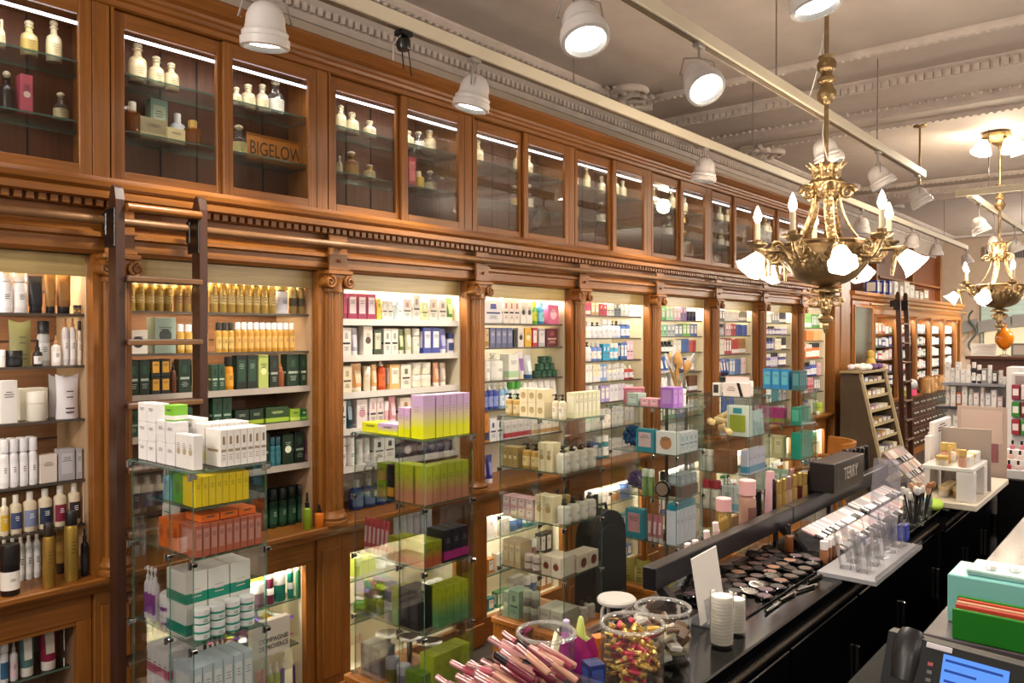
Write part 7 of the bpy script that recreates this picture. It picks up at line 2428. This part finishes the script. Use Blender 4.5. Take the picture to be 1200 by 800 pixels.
# second rolling ladder
def ladder(x0, x1, yt, yb, ztop, zfoot, rungs, label, rail_y, tread=True):
    e = empty('rolling_ladder', label, 'ladder', (0, 0, 0))
    for x in (x0, x1):
        b = MB()
        hw = .015
        yy = lambda z: yb + (yt - yb) * (z - zfoot) / (ztop - zfoot)
        pts = [(yy(zfoot) - .028, zfoot), (yy(zfoot) + .028, zfoot), (yy(ztop - .05) + .028, ztop - .05), (yy(ztop) + .012, ztop - .012), (yy(ztop), ztop), (yy(ztop) - .018, ztop - .012), (yy(ztop - .05) - .028, ztop - .05)]
        b.prism(pts, 'x', x - hw, x + hw, DARKW)
        b.obj('side_rail', e)
        b = MB(); b.box(x - .024, x + .024, yy(2.05) + .029, min(rail_y + .012, yy(2.05) + .09), 2.03, 2.11, BLACK, .004); b.box(x - hw - .006, x - hw - .0005, yy(2.05) - .03, yy(2.05) + .05, 1.99, 2.12, BLACK, .002); b.obj('rail_bracket', e)
        b = MB(); b.T = Matrix.Translation((x, yb, .035)) @ Matrix.Rotation(PI / 2, 4, 'Y'); b.lathe([(.03, -.015), (.034, -.008), (.034, .008), (.03, .015)], BLACK, 14); b.T = None; b.obj('wheel', e)
    for z in rungs:
        y = yb + (yt - yb) * (z - zfoot) / (ztop - zfoot)
        b = MB()
        b.box(x0 + .0155, x1 - .0155, y - .045, y + .026, z - .010, z + .010, DARKW_X, .003)
        b.box(x0 + .0155, x1 - .0155, y - .052, y - .0452, z - .010, z + .007, wood('tread', '54381E', '7A5430', 'x'), .002)
        b.obj('tread', e)
    return e


l1 = ladder(1.198, 1.495, 2.752, 2.757, 2.20, .0695, [.14, .36, .58, .80, 1.02, 1.235, 1.455, 1.67, 1.885], 'dark rolling ladder hooked on the rail in the left part', 2.80)
b = MB(); b.tube([(1.2155, 2.715, 2.125), (1.4775, 2.715, 2.125)], .015, OAK_X, 10); b.obj('hand_bar', l1)
ladder(10.62, 10.98, 2.70, 2.62, 2.22, .0695, [.14 + .24 * i for i in range(8)], 'dark rolling ladder before the far cabinets', 2.80)
# ledge things in front of the far cabinets
for i in range(4):
    b = MB(); q = random.Random(i)
    n = 12
    pts = [[((.09 + q.uniform(-.015, .015)) * math.cos(2 * PI * k / n), (.07 + q.uniform(-.012, .012)) * math.sin(2 * PI * k / n), z) for k in range(n)] for z in (0, .06, .13, .19, .22)]
    vs = [p for r_ in pts for p in r_]
    b.add(vs, [(i_ * n + k, i_ * n + (k + 1) % n, (i_ + 1) * n + (k + 1) % n, (i_ + 1) * n + k) for i_ in range(4) for k in range(n)], M('A87C48', .7, 0, .15))
    b.add(pts[0], [tuple(range(n - 1, -1, -1))], M('A87C48', .7, 0, .15))
    tag(b.obj('paper_bag', None, ((12.52, 12.74, 12.96, 13.4)[i], 2.82, .8512)), f'crumpled brown paper bag on the far ledge, {ORD[i]} from left', 'bag')
e = empty('gumball_jar', 'round jar with pink foot on the far ledge', 'jar', (11.9, 2.84, .8512))
b = MB(); b.ball(.075, (0, 0, .15), M('B8B8BC', .2), 14); b.obj('globe', e)
b = MB(); b.lathe([(.07, 0), (.06, .08)], M('D03868', .4), 14); b.obj('foot', e)
good(proto('jar', .05, .08, 'C8D070', lid='A8B850'), 'tin', 'lime green tin beside the round jar on the far ledge', 'tin', (11.65, 2.84, .8512))

# ---- sloping rack of papers and soaps
RB = M('4A3A28', .5, 0, .15)
e = empty('sloping_rack', 'brown sloping rack of eight shelves by the end pier', 'rack', (0, 0, 0))
rx0, rx1, yb_, yt_ft, yb_ft, zt_ = 8.68, 9.58, 2.765, 2.58, 2.32, 1.27
for x in (rx0, rx1 - .025):
    b = MB(); b.prism([(yb_, .0), (yb_, zt_), (yt_ft, zt_), (yb_ft, .12), (yb_ft, .0)], 'x', x, x + .025, RB); b.obj('side_panel', e)
    b = MB(); b.prism([(yt_ft - .03, zt_ + .01), (yt_ft - .001, zt_ + .01), (yb_ft - .001, .12), (yb_ft - .03, .12)], 'x', x - .004, x + .029, M('A89878', .4)); b.obj('edge_strip', e)
b = MB(); b.box(rx0 + .026, rx1 - .026, yb_ - .015, yb_, .0, zt_, RB); b.obj('back', e)
b = MB(); b.box(rx0 - .02, rx1 + .02, yt_ft - .05, yb_ + .01, zt_ + .0105, zt_ + .035, M('8A7858', .5), .003); b.obj('top', e)
rr = random.Random(31)
for j in range(8):
    z = .16 + j * .145
    yf = yb_ft + (yt_ft - yb_ft) * (z - .12) / (zt_ - .12)
    b = MB(); b.box(rx0 + .026, rx1 - .026, yf + .005, yb_ - .016, z - .012, z - .0005, RB); b.box(rx0 + .026, rx1 - .026, yf, yf + .0045, z - .02, z + .012, M('A89870', .5), .002); b.obj('shelf', e)
    for k in range(5):
        cn, col = rr.choice([('white', 'D8D4CC'), ('mauve', '8A7088'), ('cream', 'D0C4A0'), ('grey', '8A8884'), ('blue', '3A4A78'), ('ochre', 'B88A38'), ('pink', 'C8A0A8')])
        good(proto('carton', .14, .12, round(rr.uniform(.03, .06), 2), col, style='panel', col2='E0DCD4'), 'soap_packet', f'{cn} packet, {ORD[k]} on the {ORD[7 - j]} shelf of the sloping rack', 'packet', (rx0 + .11 + k * .165, yf + .085, z + .0002))
for i in range(7):
    b = MB(); b.ball(.05, (0, 0, .035), M(rr.choice(['D8D4D0', 'C8B8C0', '6A4A78', 'E0DCD8']), .7), 10, (1.2, .9, .7))
    tag(b.obj('wrapped_soap', None, (rx0 + .12 + (i % 4) * .2, 2.58 + (i // 4) * .11, zt_ + .0356)), f'wrapped soap ball on top of the sloping rack, {ORD[i % 4]} along, {["front", "back"][i // 4]}', 'soap')
e = empty('straw_doll', 'small straw coloured figure on top of the sloping rack', 'figure', (rx0 + .80, 2.69, zt_ + .0356))
b = MB(); b.lathe([(.09, 0), (.06, .06), (.035, .12), (.045, .15), (.04, .19), (.0, .21)], M('C8A858', .8), 12); b.obj('body', e)

# ---- wooden armchair
CH = M('B06E22', .35, 0, .15)
e = empty('armchair', 'honey coloured wooden armchair with bowed arms before the low cases', 'chair', (6.52, 2.27, 0), R(-152))
b = MB(); b.prism([(-.23, -.22), (.23, -.22), (.25, .2), (.1, .24), (-.1, .24), (-.25, .2)], 'z', .42, .455, CH); b.obj('seat', e)
for sx, sy in ((-1, -1), (1, -1), (-1, 1), (1, 1)):
    b = MB(); b.tube([(sx * .19, sy * .17, .42), (sx * .23, sy * .22, .0)], [.02, .014], CH, 8); b.obj('leg', e)
b = MB()
pts = []
for i in range(17):
    a = PI * i / 16
    pts.append((.27 * math.cos(a), -.02 + .29 * math.sin(a) * (1 if True else 0), .66 + .04 * math.sin(a)))
pts = [(.25, -.24, .63)] + pts + [(-.25, -.24, .63)]
b.tube(pts, .022, CH, 8, flat=(.8, 1.5)); b.obj('arm_bow', e)
b = MB(); b.T = Matrix.Rotation(0, 4, 'X')
vs = []
for i in range(13):
    a = PI * (.18 + .64 * i / 12)
    for r_, z in ((.285, .70), (.30, .84), (.325, .84), (.31, .70)):
        vs.append((r_ * math.cos(a), -.02 + r_ * math.sin(a), z))
fs = [(i * 4 + k, i * 4 + (k + 1) % 4, (i + 1) * 4 + (k + 1) % 4, (i + 1) * 4 + k) for i in range(12) for k in range(4)] + [(3, 2, 1, 0), (48, 49, 50, 51)]
b.add(vs, fs, CH); b.T = None; b.obj('back_rest', e)
for i in range(9):
    a = PI * (.02 + .96 * i / 8)
    b = MB(); b.tube([(.2 * math.cos(a), -.02 + .2 * math.sin(a), .455), (.265 * math.cos(a), -.02 + .285 * math.sin(a), .65)], .009, CH, 6); b.obj('spindle', e)

# ---- white stool and the black bag stand
e = empty('stool', 'small white round stool between the glass towers', 'stool', (3.175, 2.03, 0))
b = MB(); b.lathe([(.085, .435), (.092, .44), (.092, .452), (.085, .46)], M('DAD6D2', .35), 24); b.obj('seat', e)
for i in range(4):
    a = PI / 4 + i * PI / 2 + .3
    b = MB(); b.tube([(.06 * math.cos(a), .06 * math.sin(a), .4345), (.075 * math.cos(a), .075 * math.sin(a), .41), (.1 * math.cos(a), .1 * math.sin(a), .002)], .009, M('C8C4C0', .3, .3), 8); b.obj('leg', e)
e = empty('black_bag', 'tall soft black bag standing behind the third glass tower', 'bag', (3.60, 2.40, 0), 0)
b = MB()
BAGM = M('121214', .65)
out = [(-.17, 0), (.17, 0), (.175, .1), (.172, .55)] + [(.17 * math.cos(t_ * PI / 12), .60 + .15 * math.sin(t_ * PI / 12)) for t_ in range(1, 12)] + [(-.172, .55), (-.175, .1)]
b.prism(out, 'y', -.05, .05, BAGM)
b.obj('body', e)
b = MB(); b.prism([(u * .86, .03 + v * .86) for u, v in out], 'y', -.066, -.0505, BAGM); b.obj('front_flap', e)
b = MB(); b.prism([(-.12, .08), (.12, .08), (.12, .3), (-.12, .3)], 'y', -.08, -.0665, M('1A1A1C', .6)); b.obj('pocket', e)
b = MB(); b.tube([(-.05, 0, .74), (-.04, 0, .775), (.04, 0, .775), (.05, 0, .74)], .009, BLACK, 8); b.obj('handle', e)


# ---- far wall
e = empty('far_counter', 'dark wooden counter before the green wall', 'counter', (14.0, 0, 0))
yl, yr = at(1137, 420, x=14).y, -.2
zc = at(1140, 417, x=14).z
b = MB(); b.box(0, .5, yr, yl, .0, zc - .05, wood('far_mahogany', '3A1C12', '5A2E1C', 'z', .4)); b.obj('body', e)
b = MB(); b.box(-.06, .55, yr - .04, yl + .06, zc - .0495, zc, wood('far_mahogany', '3A1C12', '5A2E1C', 'y', .4), .006); b.obj('top', e)
e = empty('amber_vase', 'glowing amber glass show globe on a clear foot, on the far counter', 'vase', (14.1, at(1177, 400, x=14.1).y, zc + .0006))
b = MB(); b.lathe([(.02, .10), (.07, .135), (.125, .22), (.13, .29), (.1, .37), (.05, .42), (.025, .44), (.025, .49), (.035, .50)], clear('amber_show', (.95, .5, .08), 1.5, .05, 1, .5, 'E08A18'), 20); b.obj('globe', e)
b = MB(); b.lathe([(.08, 0), (.075, .012), (.025, .035), (.02, .08), (.04, .1)], JARGLASS, 18); b.obj('foot', e)
q = at(1152, 405, x=14.02)
b = MB(); b.box(0, .02, -.17, .17, 0, .19, M('DCD6D0', .5), .003); lines(b3 := MB(), 0, .1, 0, 0, 1, TEXT)
o = b.obj('notice_board', None, (14.05, q.y, zc + .0006)); tag(o, 'white printed notice leaning on the far counter, left of the amber globe', 'notice')
b = MB()
for i in range(5):
    b.box(-.002, -.0003, -.14, .14 - .04 * (i % 3), .03 + i * .03, .036 + i * .03, M('9A8A88', .6))
b.obj('printed_text', o)
q = at(1199, 403, x=14.05)
b = MB(); b.box(0, .02, -.16, .16, 0, .2, M('7A7068', .5), .003); b.box(-.002, -.0003, -.13, .13, .03, .17, M('B8B0A4', .5)); o = b.obj('framed_card', None, (14.08, q.y, zc + .0006)); tag(o, 'grey framed card on the far counter, right of the amber globe', 'card')
q0, q1 = at(1153, 417, x=17.1), at(1260, 378, x=17.1)
b = MB(); b.box(17.101, 17.14, q1.y, q0.y, q0.z, q1.z, M('E6DCBC', .6), .004); tag(b.obj('mounted_poster'), 'cream panel on the green far wall behind the amber globe', 'panel')  # a blank cream panel, nothing printed on it
for i, (a, c_) in enumerate((((1122, 392), (1144, 373)), ((1146, 390), (1184, 371)), ((1186, 383), (1230, 366)))):
    p0, p1 = at(*a, x=17.05), at(*c_, x=17.05)
    b = MB(); d_ = .16
    b.prism([(p0.y, p0.z + d_ * .0), (p1.y, p1.z - .2), (p1.y, p1.z), (p0.y, p0.z + .22)], 'x', 17.06, 17.1, M('8E8A86', .6)); tag(b.obj('mounted_board'), f'grey sloping board on the green far wall, {ORD[i]} from left', 'board')
b = MB()
q = at(1140, 398, x=17.05)
pts = [(17.03, q.y + .07 * math.sin(t_ * .9), q.z + .55 - t_ * .075) for t_ in range(16)]
b.tube(pts, .018, M('4A5A54', .5), 6); tag(b.obj('mounted_scroll'), 'dark wavy scroll ornament on the green far wall', 'ornament')
q0, q1 = at(1156, 304, x=17.15), at(1225, 288, x=17.15)
e = empty('air_grille', 'grey slotted air grille high on the far wall', 'grille', (17.15, 0, 0))
b = MB(); b.box(0, .04, q1.y, q0.y, q0.z, q1.z, M('5A5456', .5)); b.obj('backing', e)
b = MB(); b.box(-.03, .0, q1.y, q0.y, q1.z, q1.z + .03, M('B8A898', .5)); b.box(-.03, .0, q1.y, q0.y, q0.z - .03, q0.z, M('B8A898', .5)); b.box(-.03, 0, q0.y, q0.y + .03, q0.z - .03, q1.z + .03, M('B8A898', .5))
n = 24
for i in range(n):
    y_ = q1.y + (q0.y - q1.y) * i / n
    b.box(-.02, -.0005, y_, y_ + .012, q0.z, q1.z, M('8A8482', .5))
b.obj('frame', e)

# ---- right foreground: pale counter, turquoise box, green envelopes, payment terminal
e = empty('till_counter', 'pale topped till counter at the lower right', 'counter', (0, 0, 0))
b = MB(); b.box(2.22, 5.2, -.9, .475, .0, .9095, BLACK); b.obj('body', e)
b = MB(); b.box(2.2, 5.22, -.92, .498, .91, .9444, M('5A5458', .2, 0, .12), .003); b.obj('top', e)
TQ = M('7FBFBA', .35)
e = empty('turquoise_box', 'turquoise box with foil topped bags on the till counter', 'box', (2.33, .468, .945))
b = MB(); b.box(0, .16, -.42, 0, .0004, .125, TQ, .003); b.obj('body', e)
b = MB(); b.box(.02, .15, -.40, -.04, .1252, .14, M('A8CCC8', .2, .3, .2), .004); b.obj('lid', e)
b = MB()
for i in range(4):
    b.ball(.018, (.06 + .02 * (i % 2), -.09 - i * .05, .142), M('E8ECEC', .15, .7), 10, (1.2, .8, .3))
b.obj('foil_seal', e)
def dark_glow(c, k_):
    m = glow(c, k_).copy()
    b_ = m.node_tree.nodes['Principled BSDF']
    b_.inputs['Base Color'].default_value = (.01, .01, .01, 1)
    b_.inputs['Specular IOR Level'].default_value = .1
    return m


GE = M('1E7A1C', .4)
e = empty('envelope_box', 'green box of red edged envelopes before the turquoise box', 'box', (2.205, .432, .945))
b = MB(); b.box(0, .012, -.165, 0, .0004, .075, GE, .002); b.box(.06, .07, -.165, 0, .0004, .092, GE, .002); b.box(.0122, .0598, -.165, 0, .0004, .006, GE); b.obj('holder', e)
for i in range(3):
    b = MB(); b.box(.018 + i * .013, .026 + i * .013, -.16, -.004, .0066, .082 + .004 * i, M(['B83828', 'D8A080', 'C04A2C'][i], .5), .001); b.obj('envelope', e)
b = MB(); b.box(1.72, 2.10, .09, .56, .0, .9345, M('0A0A0A', .7, 0, 0, .15), .004); b.box(1.70, 2.12, .04, .59, .0, .05, BLACKGLOSS, .003)
tag(b.obj('terminal_stand'), 'black stand under the payment terminal at the lower right', 'stand')
e = empty('payment_terminal', 'black payment terminal with lit blue screen at the bottom right', 'terminal', (1.87, .335, .935), -PI / 2 - .12)
b = MB()
b.prism([(-.08, .0004), (.09, .0004), (.09, .05), (.0, .115), (-.03, .115)], 'x', -.15, .17, M('0C0C0E', .45, 0, 0, .2))
b.obj('body', e)
DUMMY = 0
SL = (.0004 + .115) / 2
sl = math.atan2(.1146, .05)
fm = Matrix.Translation((0, -.055, .0577)) @ Matrix.Rotation(sl, 4, 'X')
b = MB(); b.T = fm; b.box(-.035, .085, -.024, .046, .0005, .003, dark_glow('5A94EC', .85)); b.T = None; sc_ = b.obj('screen', e)
b = MB(); b.T = fm
for i, (wa, wb) in enumerate(((-.03, .075), (-.03, .03), (-.028, .07))):
    b.box(wa, wb, .032 - i * .02, .037 - i * .02, .0031, .0034, dark_glow('1E4AA8', .6))
b.T = None; b.obj('screen_text', sc_)
b = MB(); b.T = fm; b.box(-.07, -.02, .05, .061, .0005, .004, M('C8C0C8', .4), .001); b.T = None; b.obj('label_plate', e)
b = MB(); b.T = fm
for i in range(5):
    b.box(-.062, -.052, .015 - i * .016, .022 - i * .016, .0005, .003, M('A02028' if i == 0 else '4A484A', .4))
    b.box(.10, .11, .015 - i * .016, .022 - i * .016, .0005, .003, M('4A484A', .4))
b.T = None; b.obj('key', e)
b = MB(); b.tube([(-.108, -.06, .03), (-.108, -.045, .07), (-.108, -.025, .105), (-.108, -.01, .122)], [.026, .03, .032, .022], M('1A181A', .35), 12, flat=(.6, 1)); b.obj('handset', e)
e = empty('pen_stand', 'pale tilted pen on a holder at the right edge of the till counter', 'pen', (3.45, .36, .945))
b = MB(); b.tube([(.0, 0, .03), (-.02, .02, .17)], [.008, .011], M('B8B0C0', .3), 8); b.obj('pen', e)
b = MB(); b.lathe([(.035, .0004), (.03, .02), (.012, .035)], M('C8C4C8', .25), 16); b.obj('holder', e)
# ------------------------------------------------------------------ ambience and output
w = bpy.data.worlds.new('world')
SC.world = w
w.use_nodes = True
bg = w.node_tree.nodes['Background']
bg.inputs[0].default_value = (1, .9, .78, 1)
bg.inputs[1].default_value = .25
SC.cycles.transparent_max_bounces = 40
SC.cycles.max_bounces = 8
SC.view_settings.view_transform = 'Standard'
SC.view_settings.look = 'None'
SC.view_settings.exposure = .42
SC.view_settings.gamma = 1
SC.view_settings.use_curve_mapping = False
